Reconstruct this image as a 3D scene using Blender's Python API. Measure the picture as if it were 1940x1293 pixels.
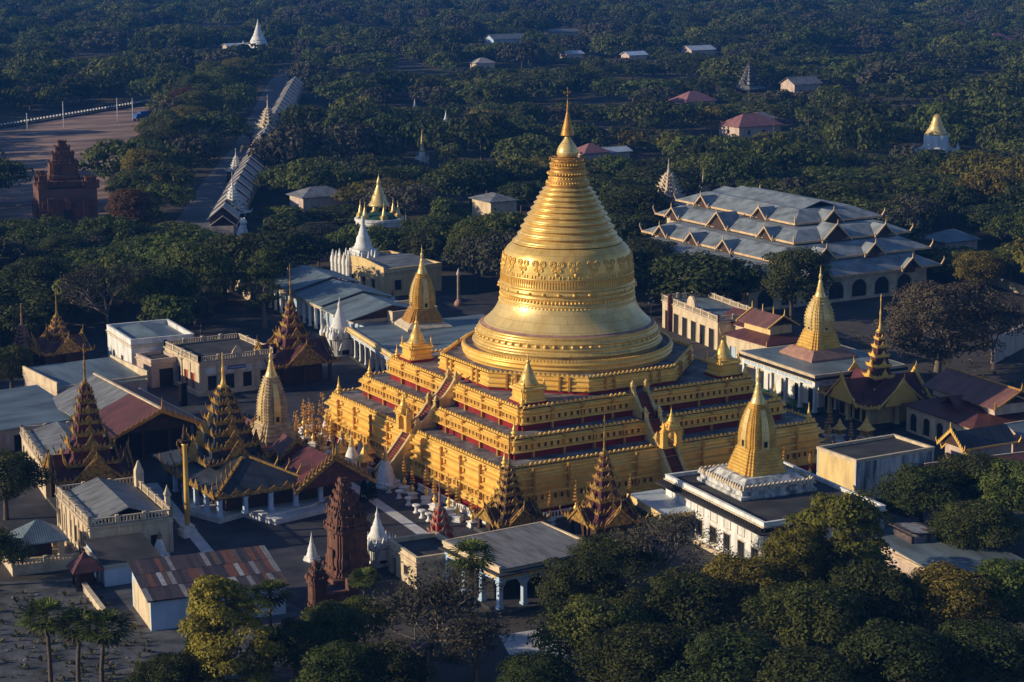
import bpy, bmesh, math, random
from mathutils import Vector, Matrix, noise
for o in list(bpy.data.objects): bpy.data.objects.remove(o)
SC = bpy.context.scene
COL = SC.collection
R = math.radians
PI = math.pi
# ------------------------------------------------------------------ camera
cd = bpy.data.cameras.new('camera'); cam = bpy.data.objects.new('camera', cd); COL.objects.link(cam)
cd.sensor_width = 36; cd.lens = 74.23; cd.clip_start = 1; cd.clip_end = 12000
_r = Vector((0.864258, -0.503039, -0.003196)).normalized(); _f = Vector((0.492088, 0.846729, -0.202234)).normalized()
_u = _r.cross(_f)
_m = Matrix((_r, _u, -_f)).transposed().to_4x4(); _m.translation = (-149.461, -242.092, 74.446)
cam.matrix_world = _m
SC.camera = cam
# ------------------------------------------------------------------ daylight
SUN_EL, SUN_AZ = R(18.0), R(160.0)      # azimuth counted from +X towards +Y
sun_dir = Vector((math.cos(SUN_EL)*math.cos(SUN_AZ), math.cos(SUN_EL)*math.sin(SUN_AZ), math.sin(SUN_EL)))
W = bpy.data.worlds.new('World'); SC.world = W; W.use_nodes = True
wn = W.node_tree; wn.nodes.clear()
sky = wn.nodes.new('ShaderNodeTexSky'); sky.sky_type = 'NISHITA'; sky.sun_disc = False
sky.sun_elevation = SUN_EL; sky.sun_rotation = PI/2 - SUN_AZ
sky.altitude = 0; sky.air_density = 1.0; sky.dust_density = 0.3; sky.ozone_density = 2.5
bg = wn.nodes.new('ShaderNodeBackground'); bg.inputs[1].default_value = 0.088
wo = wn.nodes.new('ShaderNodeOutputWorld')
tint = wn.nodes.new('ShaderNodeMix'); tint.data_type = 'RGBA'; tint.blend_type = 'MULTIPLY'; tint.inputs[0].default_value = 1.0; tint.inputs[7].default_value = (0.84, 0.92, 1.14, 1)   # a clear, cold morning sky
wn.links.new(sky.outputs[0], tint.inputs[6]); wn.links.new(tint.outputs[2], bg.inputs[0]); wn.links.new(bg.outputs[0], wo.inputs[0])
sl = bpy.data.lights.new('sun', 'SUN'); sl.energy = 4.4; sl.angle = R(0.5); sl.color = (1.0, 0.85, 0.60)
so = bpy.data.objects.new('sun', sl); COL.objects.link(so)
so.rotation_euler = sun_dir.to_track_quat('Z', 'Y').to_euler(); so.location = sun_dir*500
SC.view_settings.view_transform = 'Standard'; SC.view_settings.look = 'None'
SC.view_settings.exposure = 0.15; SC.view_settings.gamma = 1.0; SC.view_settings.use_curve_mapping = False
SC.cycles.max_bounces = 6; SC.cycles.diffuse_bounces = 2; SC.cycles.glossy_bounces = 3
SC.cycles.transparent_max_bounces = 4; SC.cycles.volume_bounces = 0; SC.cycles.use_denoising = True
SC.cycles.use_adaptive_sampling = True; SC.cycles.adaptive_threshold = 0.02
SC.cycles.sample_clamp_indirect = 4.0
SC.render.use_persistent_data = False
rnd = random.Random(7)

# ------------------------------------------------------------------ helpers
class MB:
    """collects faces; build() links them as one mesh object"""
    def __init__(s): s.v = []; s.f = []; s.m = []; s.s = []; s.mi = 0; s.sm = False; s.M = None
    def pt(s, p):
        p = Vector(p)
        if s.M is not None: p = s.M @ p
        s.v.append(p); return len(s.v)-1
    def face(s, pts):
        s.f.append([s.pt(p) for p in pts]); s.m.append(s.mi); s.s.append(s.sm)
    def rings(s, rs, close=True, cap0=True, cap1=True):
        ids = [[s.pt(p) for p in r] for r in rs]; n = len(ids[0])
        for a, b in zip(ids, ids[1:]):
            for i in range(n if close else n-1):
                j = (i+1) % n
                s.f.append([a[i], a[j], b[j], b[i]]); s.m.append(s.mi); s.s.append(s.sm)
        if cap0: s.f.append(ids[0][::-1]); s.m.append(s.mi); s.s.append(False)
        if cap1: s.f.append(ids[-1]); s.m.append(s.mi); s.s.append(False)
    def box(s, x0, y0, z0, x1, y1, z1):
        if x0 > x1: x0, x1 = x1, x0
        if y0 > y1: y0, y1 = y1, y0
        if z0 > z1: z0, z1 = z1, z0
        s.rings([[(x0,y0,z0),(x1,y0,z0),(x1,y1,z0),(x0,y1,z0)], [(x0,y0,z1),(x1,y0,z1),(x1,y1,z1),(x0,y1,z1)]])
    def prism(s, poly, z0, z1):
        s.rings([[(x,y,z0) for x,y in poly], [(x,y,z1) for x,y in poly]])
    def lathe(s, prof, n=16, c=(0,0), sm=True, z=0, cap0=True, cap1=True):
        k = s.sm; s.sm = sm
        s.rings([[(c[0]+r*math.cos(2*PI*i/n), c[1]+r*math.sin(2*PI*i/n), z+h) for i in range(n)] for r, h in prof], True, cap0, cap1)
        s.sm = k
    def sq(s, prof, c=(0,0), z=0, poly=None, cap0=True, cap1=True):
        """square (or poly of unit half width) loft through (half width, height)"""
        poly = poly or [(-1,-1),(1,-1),(1,1),(-1,1)]
        s.rings([[(c[0]+a*x, c[1]+a*y, z+h) for x,y in poly] for a, h in prof], True, cap0, cap1)
    def tube(s, a, b, r0, r1=None, n=6, cap=True):
        a = Vector(a); b = Vector(b); r1 = r0 if r1 is None else r1
        d = (b-a)
        if d.length < 1e-6: return
        d.normalize(); u = d.orthogonal().normalized(); w = d.cross(u)
        k = s.sm; s.sm = n > 4
        s.rings([[a+u*(r0*math.cos(2*PI*i/n))+w*(r0*math.sin(2*PI*i/n)) for i in range(n)],
                 [b+u*(r1*math.cos(2*PI*i/n))+w*(r1*math.sin(2*PI*i/n)) for i in range(n)]], True, cap, cap)
        s.sm = k
    def slab(s, quad, t):
        """4 (or n) points in space thickened downwards by t"""
        q = [Vector(p) for p in quad]
        s.rings([[p-Vector((0,0,t)) for p in q], q])
    def tri(s, p0, p1, p2, d):
        """triangle p0 p1 p2 thickened along d"""
        d = Vector(d); a = [Vector(p) for p in (p0,p1,p2)]
        s.rings([a, [p+d for p in a]])
    def build(s, name, mats, parent=None, loc=None):
        me = bpy.data.meshes.new(name)
        me.from_pydata([tuple(p) for p in s.v], [], s.f)
        if not isinstance(mats, (list, tuple)): mats = [mats]
        for m in mats: me.materials.append(m)
        me.polygons.foreach_set('material_index', s.m)
        me.polygons.foreach_set('use_smooth', s.s)
        bm = bmesh.new(); bm.from_mesh(me); bmesh.ops.recalc_face_normals(bm, faces=bm.faces); bm.to_mesh(me); bm.free()
        me.update()
        o = bpy.data.objects.new(name, me); COL.objects.link(o)
        if parent: o.parent = parent
        if loc: o.location = loc
        return o
def tag(o, label=None, cat=None, group=None, kind=None):
    for k, v in (('label', label), ('category', cat), ('group', group), ('kind', kind)):
        if v: o[k] = v
    return o
def thing(name, label, cat, loc=(0,0,0), rz=0.0, group=None):
    o = bpy.data.objects.new(name, None); COL.objects.link(o); o.empty_display_size = 1
    o.location = (loc[0], loc[1], loc[2] if len(loc) > 2 else 0.0); o.rotation_euler = (0,0,rz)
    return tag(o, label, cat, group)
def copy_tree(o, parent=None):
    c = o.copy(); COL.objects.link(c); c.parent = parent
    for ch in list(o.children): copy_tree(ch, c)
    return c
def place(proto, used, loc, rz=0.0, s=1.0, label=None, group=None):
    """first use moves the prototype itself, later uses copy it with its parts"""
    o = copy_tree(proto) if used[0] else proto
    used[0] = True
    o.location = (loc[0], loc[1], loc[2] if len(loc) > 2 else 0.0); o.rotation_euler = (0,0,rz); o.scale = (s,s,s)
    if label: o['label'] = label
    if group: o['group'] = group
    return o
def V2(a, b, t): return (a[0]+(b[0]-a[0])*t, a[1]+(b[1]-a[1])*t)

# ------------------------------------------------------------------ materials
def nodes(m):
    m.use_nodes = True; t = m.node_tree; return t, t.nodes, t.links, t.nodes['Principled BSDF']
def mat(name, c1, c2=None, scale=1.0, rough=0.7, metal=0.0, bump=0.0, bscale=None, streak=None, vary=0.0, spec=0.3, detail=6.0, lo=0.35, hi=0.65, wave=None, brick=None, plates=None):
    """two tones of noise; streak = (sx,sy,sz) stretches it; wave = (axis, scale, depth) corrugation; brick = (scale, w, h, mortar colour)"""
    m = bpy.data.materials.new(name); t, N, L, p = nodes(m)
    p.inputs['Roughness'].default_value = rough; p.inputs['Metallic'].default_value = metal
    p.inputs['Specular IOR Level'].default_value = spec
    tc = N.new('ShaderNodeTexCoord'); mp = N.new('ShaderNodeMapping'); L.new(tc.outputs['Object'], mp.inputs[0])
    if streak: mp.inputs['Scale'].default_value = streak
    nz = N.new('ShaderNodeTexNoise'); nz.inputs['Scale'].default_value = scale; nz.inputs['Detail'].default_value = detail; nz.inputs['Roughness'].default_value = 0.62
    L.new(mp.outputs[0], nz.inputs['Vector'])
    cr = N.new('ShaderNodeValToRGB'); cr.color_ramp.elements[0].position = lo; cr.color_ramp.elements[1].position = hi
    cr.color_ramp.elements[0].color = (*c1, 1); cr.color_ramp.elements[1].color = (*(c2 or c1), 1)
    L.new(nz.outputs['Fac'], cr.inputs[0]); col = cr.outputs[0]
    if brick:
        bt = N.new('ShaderNodeTexBrick'); bt.inputs['Scale'].default_value = brick[0]; bt.inputs['Brick Width'].default_value = brick[1]; bt.inputs['Row Height'].default_value = brick[2]
        bt.inputs['Mortar Size'].default_value = 0.012; bt.inputs['Mortar'].default_value = (*brick[3], 1); bt.inputs['Bias'].default_value = 0.0
        L.new(tc.outputs['Object'], bt.inputs['Vector']); L.new(col, bt.inputs['Color1'])
        dk = N.new('ShaderNodeMix'); dk.data_type = 'RGBA'; dk.blend_type = 'MULTIPLY'; dk.inputs[0].default_value = 1
        L.new(col, dk.inputs[6]); dk.inputs[7].default_value = (*(brick[4] if len(brick) > 4 else (0.7,0.7,0.7)), 1); L.new(dk.outputs[2], bt.inputs['Color2']); col = bt.outputs['Color']
    if plates:      # gilded sheets laid in rows round an upright axis
        sx = N.new('ShaderNodeSeparateXYZ'); L.new(tc.outputs['Object'], sx.inputs[0]); at = N.new('ShaderNodeMath'); at.operation = 'ARCTAN2'; L.new(sx.outputs[1], at.inputs[0]); L.new(sx.outputs[0], at.inputs[1])
        ml_ = N.new('ShaderNodeMath'); ml_.operation = 'MULTIPLY'; ml_.inputs[1].default_value = plates[0]; L.new(at.outputs[0], ml_.inputs[0]); cb_ = N.new('ShaderNodeCombineXYZ'); L.new(ml_.outputs[0], cb_.inputs[0]); L.new(sx.outputs[2], cb_.inputs[1])
        bt = N.new('ShaderNodeTexBrick'); bt.inputs['Scale'].default_value = 1; bt.inputs['Brick Width'].default_value = plates[1]; bt.inputs['Row Height'].default_value = plates[2]; bt.inputs['Mortar Size'].default_value = 0.02
        bt.inputs['Color1'].default_value = (1,1,1,1); bt.inputs['Color2'].default_value = (plates[3],plates[3],plates[3],1); bt.inputs['Mortar'].default_value = (.55,.5,.45,1); L.new(cb_.outputs[0], bt.inputs['Vector'])
        mx_ = N.new('ShaderNodeMix'); mx_.data_type = 'RGBA'; mx_.blend_type = 'MULTIPLY'; mx_.inputs[0].default_value = 1; L.new(col, mx_.inputs[6]); L.new(bt.outputs['Color'], mx_.inputs[7]); col = mx_.outputs[2]
    if vary:
        oi = N.new('ShaderNodeObjectInfo'); hs = N.new('ShaderNodeHueSaturation'); mr = N.new('ShaderNodeMapRange')
        mr.inputs[3].default_value = 1-vary; mr.inputs[4].default_value = 1+vary
        L.new(oi.outputs['Random'], mr.inputs[0]); L.new(mr.outputs[0], hs.inputs['Value']); L.new(col, hs.inputs['Color'])
        mh = N.new('ShaderNodeMapRange'); mh.inputs[3].default_value = 0.5-0.06*vary; mh.inputs[4].default_value = 0.5+0.06*vary
        ml = N.new('ShaderNodeMath'); ml.operation = 'FRACT'; mm = N.new('ShaderNodeMath'); mm.operation = 'MULTIPLY'; mm.inputs[1].default_value = 7.31
        L.new(oi.outputs['Random'], mm.inputs[0]); L.new(mm.outputs[0], ml.inputs[0]); L.new(ml.outputs[0], mh.inputs[0]); L.new(mh.outputs[0], hs.inputs['Hue'])
        col = hs.outputs[0]
    L.new(col, p.inputs['Base Color'])
    hgt = None
    if bump:
        n2 = N.new('ShaderNodeTexNoise'); n2.inputs['Scale'].default_value = bscale or scale*6; n2.inputs['Detail'].default_value = 4
        L.new(tc.outputs['Object'], n2.inputs['Vector']); hgt = n2.outputs['Fac']; dist = bump
    if wave:
        wv = N.new('ShaderNodeTexWave'); wv.bands_direction = wave[0]; wv.inputs['Scale'].default_value = wave[1]; wv.inputs['Distortion'].default_value = 0.15
        L.new(tc.outputs['Object'], wv.inputs['Vector']); hgt = wv.outputs['Fac']; dist = wave[2]
    if hgt is not None:
        b = N.new('ShaderNodeBump'); b.inputs['Distance'].default_value = dist; b.inputs['Strength'].default_value = 0.7
        L.new(hgt, b.inputs['Height']); L.new(b.outputs[0], p.inputs['Normal'])
    return m
def leafmat(name, c1, c2, trans=0.32, vary=0.25, cl=0.35):
    m = bpy.data.materials.new(name); t, N, L, p = nodes(m)
    p.inputs['Roughness'].default_value = 0.65; p.inputs['Specular IOR Level'].default_value = 0.15
    ge = N.new('ShaderNodeNewGeometry'); oi = N.new('ShaderNodeObjectInfo')
    tc = N.new('ShaderNodeTexCoord'); nz = N.new('ShaderNodeTexNoise'); nz.inputs['Scale'].default_value = cl; nz.inputs['Detail'].default_value = 3
    L.new(tc.outputs['Object'], nz.inputs['Vector'])
    ad = N.new('ShaderNodeMath'); ad.operation = 'ADD'; sb = N.new('ShaderNodeMath'); sb.operation = 'MULTIPLY'; sb.inputs[1].default_value = 0.5
    L.new(ge.outputs['Random Per Island'], sb.inputs[0]); L.new(sb.outputs[0], ad.inputs[0]); L.new(nz.outputs['Fac'], ad.inputs[1])
    cr = N.new('ShaderNodeValToRGB'); cr.color_ramp.elements[0].position = 0.4; cr.color_ramp.elements[1].position = 1.05
    cr.color_ramp.elements[0].color = (*c1,1); cr.color_ramp.elements[1].color = (*c2,1); L.new(ad.outputs[0], cr.inputs[0])
    hs = N.new('ShaderNodeHueSaturation'); mr = N.new('ShaderNodeMapRange'); mr.inputs[3].default_value = 1-vary; mr.inputs[4].default_value = 1+vary
    L.new(oi.outputs['Random'], mr.inputs[0]); L.new(mr.outputs[0], hs.inputs['Value'])
    mm = N.new('ShaderNodeMath'); mm.operation = 'MULTIPLY'; mm.inputs[1].default_value = 9.7; fr = N.new('ShaderNodeMath'); fr.operation = 'FRACT'
    mh = N.new('ShaderNodeMapRange'); mh.inputs[3].default_value = 0.485; mh.inputs[4].default_value = 0.525
    L.new(oi.outputs['Random'], mm.inputs[0]); L.new(mm.outputs[0], fr.inputs[0]); L.new(fr.outputs[0], mh.inputs[0]); L.new(mh.outputs[0], hs.inputs['Hue'])
    L.new(cr.outputs[0], hs.inputs['Color']); L.new(hs.outputs[0], p.inputs['Base Color'])
    if trans:
        tr = N.new('ShaderNodeBsdfTranslucent'); mx = N.new('ShaderNodeMixShader'); mx.inputs[0].default_value = trans
        L.new(hs.outputs[0], tr.inputs['Color']); L.new(p.outputs[0], mx.inputs[1]); L.new(tr.outputs[0], mx.inputs[2])
        L.new(mx.outputs[0], N['Material Output'].inputs[0])
    return m
GOLD = mat('gold_leaf', (0.93,0.60,0.155), (0.80,0.42,0.065), 0.9, 0.36, 0.2, 0.012, 3.0, lo=0.35, hi=0.75)
GOLDP = mat('pale_gold', (0.88,0.66,0.29), (0.74,0.50,0.17), 0.5, 0.33, 0.3, 0.01, 2.0, streak=(1,1,0.35), plates=(10.0,1.7,1.0,.84))
GOLDB = mat('burnished_gold', (0.92,0.63,0.20), (0.74,0.43,0.10), 0.8, 0.33, 0.35, 0.012, 2.5, streak=(1,1,0.5), lo=0.3, hi=0.75, plates=(9.0,1.5,.8,.80))
GOLDO = mat('old_gold', (0.62,0.33,0.07), (0.40,0.19,0.04), 1.4, 0.45, 0.35, 0.015, 5.0)
GOLDS = mat('ribbed_gold', (0.80,0.50,0.12), (0.55,0.31,0.06), 1.1, 0.42, 0.3, 0.015, 5.0)
BROWNST = mat('pinkish_stone', (0.42,0.23,0.16), (0.27,0.14,0.11), 0.8, 0.8, 0, 0.02, 4.0)
RED = mat('red_paint', (0.31,0.010,0.008), (0.15,0.009,0.009), 0.7, 0.6, 0, 0.01, 4.0, streak=(1,1,0.3))
FLOORT = mat('terrace_paving', (0.34,0.29,0.265), (0.10,0.085,0.085), 0.55, 0.8, 0, 0.01, 5.0, brick=(0.5,1.0,0.5,(0.09,0.08,0.08)))
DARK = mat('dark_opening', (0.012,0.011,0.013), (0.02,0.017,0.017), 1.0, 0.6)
NICHE = mat('green_brown_glaze', (0.05,0.03,0.015), (0.09,0.05,0.02), 2.0, 0.35)
CARVE = mat('weathered_carved_gilding', (0.50,0.29,0.065), (0.10,0.05,0.018), 2.6, 0.5, 0.2, 0.03, 8.0, lo=0.38, hi=0.66)
LIME = None
GOLDR = mat('aged_ribbed_gilding', (0.60,0.45,0.25), (0.30,0.21,0.115), 1.3, 0.55, 0.05, 0.015, 5.0)
SLATE = mat('dark_slate_tin', (0.06,0.066,0.08), (0.022,0.024,0.03), 0.6, 0.5, 0.2, wave=('X',1.2,0.03), streak=(1.4,0.3,1), lo=0.3, hi=0.7)
MAROOND = mat('dark_maroon_tin', (0.13,0.035,0.035), (0.06,0.02,0.022), 0.7, 0.6)  # a darker tone of the maroon tin
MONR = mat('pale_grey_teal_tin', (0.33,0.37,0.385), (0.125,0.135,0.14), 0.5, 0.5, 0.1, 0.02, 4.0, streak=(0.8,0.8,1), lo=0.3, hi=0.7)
MAROONL = mat('lit_maroon_tin', (0.25,0.115,0.095), (0.13,0.06,0.052), 0.6, 0.55, 0.1, wave=('Y',1.6,0.03), streak=(0.25,1,1), lo=0.3, hi=0.7)  # lighter copy of the maroon tin, soft sunlight put into its colour
OCHRE = mat('ochre_trim', (0.70,0.48,0.26), (0.46,0.31,0.18), 0.9, 0.75, 0, 0.012, 6.0)
PALET = mat('pale_tile_roof', (0.46,0.40,0.36), (0.28,0.25,0.23), 0.35, 0.75, 0, 0.02, 4.0)
WHITE = mat('whitewash', (0.80,0.78,0.74), (0.40,0.385,0.37), 0.8, 0.75, 0, 0.01, 4.0, streak=(1,1,0.35), lo=0.4, hi=0.8)
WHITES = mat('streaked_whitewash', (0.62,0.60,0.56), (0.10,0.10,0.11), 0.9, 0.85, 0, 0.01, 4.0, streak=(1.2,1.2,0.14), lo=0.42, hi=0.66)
BLUEW = mat('pale_blue_wash', (0.46,0.58,0.72), (0.30,0.38,0.50), 0.5, 0.8, 0, 0.01, 4.0, streak=(1,1,0.4), lo=0.45, hi=0.85)
CREAM = mat('cream_wall', (0.70,0.55,0.36), (0.36,0.27,0.18), 0.8, 0.8, 0, 0.01, 4.0, streak=(1,1,0.35), lo=0.4, hi=0.8)
PINKW = mat('rosy_cream_wall', (0.62,0.47,0.38), (0.32,0.235,0.2), 0.8, 0.8, 0, 0.01, 4.0, streak=(1,1,0.35), lo=0.4, hi=0.8)
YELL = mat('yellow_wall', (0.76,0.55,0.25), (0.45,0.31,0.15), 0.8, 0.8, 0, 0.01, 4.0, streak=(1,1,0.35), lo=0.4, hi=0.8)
TRIM = mat('cream_trim', (0.70,0.56,0.38), (0.45,0.35,0.25), 0.9, 0.75, 0, 0.012, 6.0)
MAROON = mat('maroon_tin', (0.17,0.062,0.052), (0.085,0.034,0.032), 0.6, 0.55, 0.1, wave=('X',1.6,0.03), streak=(1,0.25,1), lo=0.3, hi=0.7)
MAROONY = mat('maroon_tin_along', (0.17,0.062,0.052), (0.085,0.034,0.032), 0.6, 0.55, 0.1, wave=('Y',1.6,0.03), streak=(0.25,1,1), lo=0.3, hi=0.7)
TEAL = mat('weathered_teal_tin', (0.22,0.28,0.31), (0.085,0.105,0.115), 0.42, 0.5, 0.15, wave=('X',1.2,0.03), streak=(1.0,0.3,1), lo=0.3, hi=0.7)
TEALY = mat('weathered_teal_tin_along', (0.22,0.28,0.31), (0.085,0.105,0.115), 0.42, 0.5, 0.15, wave=('Y',1.2,0.03), streak=(0.3,1.0,1), lo=0.3, hi=0.7)
GREYT = mat('grey_tin', (0.27,0.28,0.285), (0.105,0.092,0.085), 0.8, 0.55, 0.15, wave=('X',1.2,0.03), streak=(1.6,0.3,1), lo=0.35, hi=0.7)
GREYTY = mat('grey_tin_along', (0.27,0.28,0.285), (0.105,0.092,0.085), 0.8, 0.55, 0.15, wave=('Y',1.2,0.03), streak=(0.3,1.6,1), lo=0.35, hi=0.7)
WTIN = mat('bright_tin', (0.60,0.66,0.70), (0.45,0.50,0.54), 0.5, 0.45, 0.2, wave=('X',1.4,0.03), streak=(1,0.3,1))
SLAB = mat('roof_slab', (0.035,0.034,0.036), (0.09,0.082,0.08), 0.25, 0.85, 0, 0.02, 3.0, lo=0.4, hi=0.75)
BRICK = mat('old_brick', (0.21,0.085,0.05), (0.075,0.04,0.03), 0.9, 0.9, 0, 0.05, 2.5, brick=(1.0,0.6,0.18,(0.16,0.08,0.06)), lo=0.35, hi=0.7)
WOOD = mat('dark_teak', (0.07,0.035,0.022), (0.04,0.02,0.014), 1.2, 0.65)
BARK = mat('bark', (0.13,0.095,0.07), (0.07,0.05,0.04), 2.0, 0.9, 0, 0.03, 6.0)
BARKL = mat('pale_bark', (0.20,0.16,0.125), (0.12,0.095,0.075), 2.0, 0.9, 0, 0.03, 6.0)
STEEL = mat('galvanised_steel', (0.34,0.35,0.37), (0.25,0.26,0.28), 3.0, 0.45, 0.6)
BLUEP = mat('blue_paint', (0.03,0.10,0.33), (0.025,0.07,0.24), 2.0, 0.5)
REDD = mat('red_door_paint', (0.45,0.06,0.03), (0.30,0.04,0.025), 2.0, 0.5)
GREEN = mat('green_mat', (0.02,0.10,0.06), (0.015,0.06,0.04), 1.0, 0.8)
ASPH = mat('asphalt', (0.15,0.152,0.155), (0.10,0.102,0.106), 0.3, 0.85, 0, 0.01, 6.0)
PAVE = mat('plaza_paving', (0.068,0.069,0.078), (0.022,0.022,0.026), 0.22, 0.75, 0, 0.02, 2.0, brick=(0.55,0.9,0.9,(0.045,0.045,0.05),(0.74,0.74,0.78)), lo=0.34, hi=0.70, detail=9)
MARB = mat('white_marble', (0.66,0.65,0.64), (0.50,0.50,0.50), 0.8, 0.5, 0, 0.004, 3.0, brick=(0.7,1.0,1.0,(0.36,0.36,0.36),(0.86,0.86,0.86)))
DIRT = mat('dry_soil', (0.09,0.076,0.066), (0.035,0.031,0.029), 0.07, 0.95, 0, 0.05, 0.8, lo=0.35, hi=0.7)
DIRTP = mat('pale_dry_soil', (0.34,0.27,0.22), (0.16,0.13,0.11), 0.07, 0.95, 0, 0.05, 0.8, lo=0.35, hi=0.7)
FIELD = mat('red_earth_field', (0.42,0.265,0.19), (0.11,0.078,0.066), 0.05, 0.95, 0, 0.12, 0.5, streak=(0.6,2.4,1), lo=0.38, hi=0.60, detail=10)
YARD = mat('trodden_yard', (0.13,0.13,0.137), (0.045,0.047,0.052), 0.35, 0.9, 0, 0.05, 2.2, lo=0.34, hi=0.62, detail=12)
FOREST = mat('forest_floor', (0.075,0.06,0.04), (0.04,0.042,0.022), 0.05, 0.95, 0, 0.1, 0.6)

# ------------------------------------------------------------------ the great pagoda (centre of the world, faces along X and Y)
pag = thing('great_pagoda', 'huge gold bell-shaped pagoda on three square terraces in the middle of the compound', 'pagoda')
S1, S2, S3 = 24.5, 21.2, 18.3
ZF1, ZF2, ZF3 = 6.46, 9.14, 12.06
def merge(t, o, mi):
    k = len(t.v); t.v += o.v; t.f += [[i+k for i in f] for f in o.f]; t.m += [mi]*len(o.f); t.s += o.s
def redent(S, e=0.45):
    q = S-e
    return [(-q,-S),(q,-S),(q,-q),(S,-q),(S,q),(q,q),(q,S),(-q,S),(-q,q),(-S,q),(-S,-q),(-q,-q)]
def sqloft(mb, prof):
    mb.rings([[(x,y,z) for x,y in redent(s)] for s,z in prof], True, False, False)
def sides(fn):
    """fn(mb matrix) for the four faces: local x along the face, local y = outward is -y"""
    return [Matrix.Rotation(k*PI/2, 4, 'Z') for k in range(4)]
def merlons(S, z, h, w=0.44, gap=0.24, t=0.22, skip=1.9):
    mb = MB(); n = int((2*S-1.0)/(w+gap)); st = (2*S-1.0)/n
    for M in sides(0):
        mb.M = M
        for i in range(n):
            x = -S+0.5+st*(i+0.5)
            if abs(x) < skip: continue
            hh = h*(1.0 if i % 2 else 0.86)
            a, b = x-w/2, x+w/2
            mb.rings([[(a,-S,z),(b,-S,z),(b,-S+t,z),(a,-S+t,z)], [(a,-S,z+hh*0.6),(b,-S,z+hh*0.6),(b,-S+t,z+hh*0.6),(a,-S+t,z+hh*0.6)],
                      [(x-w*.14,-S,z+hh),(x+w*.14,-S,z+hh),(x+w*.14,-S+t,z+hh),(x-w*.14,-S+t,z+hh)]])
        mb.box(-S+0.45, -S, z-0.12, S-0.45, -S+t, z+0.06)
    return mb
def niche_row(t, S, z, w, h, step, skip=2.2, out=0.04):
    fr = MB(); dk = MB(); n = int((2*S-2.4)/step); st = (2*S-2.4)/n
    for M in sides(0):
        fr.M = dk.M = M
        for i in range(n+1):
            x = -S+1.2+st*i
            if abs(x) < skip: continue
            dk.box(x-w/2, -S-out, z, x+w/2, -S+0.1, z+h)
            for a, b in ((-w/2-.09,-w/2),(w/2,w/2+.09)): fr.box(x+a, -S-out-.07, z-.05, x+b, -S+.1, z+h+.05)
            fr.box(x-w/2-.09, -S-out-.07, z+h+.005, x+w/2+.09, -S+.1, z+h+.10)
    merge(t, fr, 0); merge(t, dk, 2)
def pilasters(t, S, z0, z1, step, w=0.30, out=0.34, skip=3.0):
    mb = MB(); n = int(S/step)
    for M in sides(0):
        mb.M = M
        for i in range(-n, n+1):
            x = i*step
            if abs(x) < skip or abs(x) > S-1.2: continue
            mb.box(x-w/2, -S-out, z0, x+w/2, -S+.05, z1)
            mb.box(x-w/2-.08, -S-out-.08, z1-.35, x+w/2+.08, -S+.05, z1-.2)
    merge(t, mb, 1)
def upper_tier(S, zf, zt):
    t = MB(); zr = zf+0.84; H = zt-zr
    p = [(S+.40,zr),(S+.50,zr+.08),(S+.50,zr+.22),(S+.16,zr+.30),(S+.10,zr+.36),(S+.10,zr+.36+.62),(S+.30,zr+1.04),(S+.46,zr+1.10),(S+.46,zr+1.22),(S+.12,zr+1.30),
         (S+.06,zr+1.34),(S+.06,zt-.98),(S+.26,zt-.92),(S+.40,zt-.84),(S+.40,zt-.74),(S+.06,zt-.68),(S,zt-.62),(S,zt-.45)]
    sqloft(t, p)
    niche_row(t, S+.10, zr+.38, .42, .56, .92); pilasters(t, S+.06, zf, zt-.45, 4.55); merge(t, merlons(S, zt-.45, .45), 0)
    t.build('terrace_wall', [GOLD, GOLDO, NICHE], pag)
    b = MB(); sqloft(b, [(S+.02,zf-.05),(S+.02,zr+.05)]); b.build('red_plinth', RED, pag)
upper_tier(S3, ZF2, 12.43); upper_tier(S2, ZF1, 9.50)
# lowest tier: taller, more mouldings, spreading at the foot
t = MB(); z = 6.80; S = S1
sqloft(t, [(S+1.05,.95),(S+1.10,1.05),(S+1.10,1.30),(S+.85,1.42),(S+.85,1.52),(S+.95,1.6),(S+.95,1.8),(S+.62,1.9),(S+.55,1.98),(S+.55,2.75),(S+.72,2.83),(S+1.0,2.9),(S+1.0,3.12),(S+.5,3.24),
           (S+.42,3.3),(S+.42,3.62),(S+.62,3.70),(S+.86,3.78),(S+.86,3.94),(S+.36,4.06),(S+.28,4.12),(S+.28,4.75),(S+.60,4.84),(S+.86,4.94),(S+.86,5.1),(S+.4,5.2),(S+.36,5.3),(S+.5,5.36),(S+.5,5.48),(S+.12,5.58),(S+.08,z-.98),(S+.2,z-.92),(S+.26,z-.84),(S+.26,z-.76),(S+.06,z-.68),(S,z-.62),(S,z-.45)])
niche_row(t, S+.55, 2.02, .40, .62, .95); merge(t, merlons(S, z-.45, .45), 0); pilasters(t, S+.62, 1.0, z-.5, 5.1, out=.30)
t.build('terrace_wall', [GOLD, GOLDO, NICHE], pag)
b = MB(); sqloft(b, [(S+.95,-.05),(S+.95,1.0)]); b.build('red_plinth', RED, pag)
for S, zf in ((S1,ZF1),(S2,ZF2),(S3,ZF3)):
    b = MB(); b.face([(x,y,zf) for x,y in redent(S-.15)]); b.build('terrace_floor', FLOORT, pag)
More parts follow.
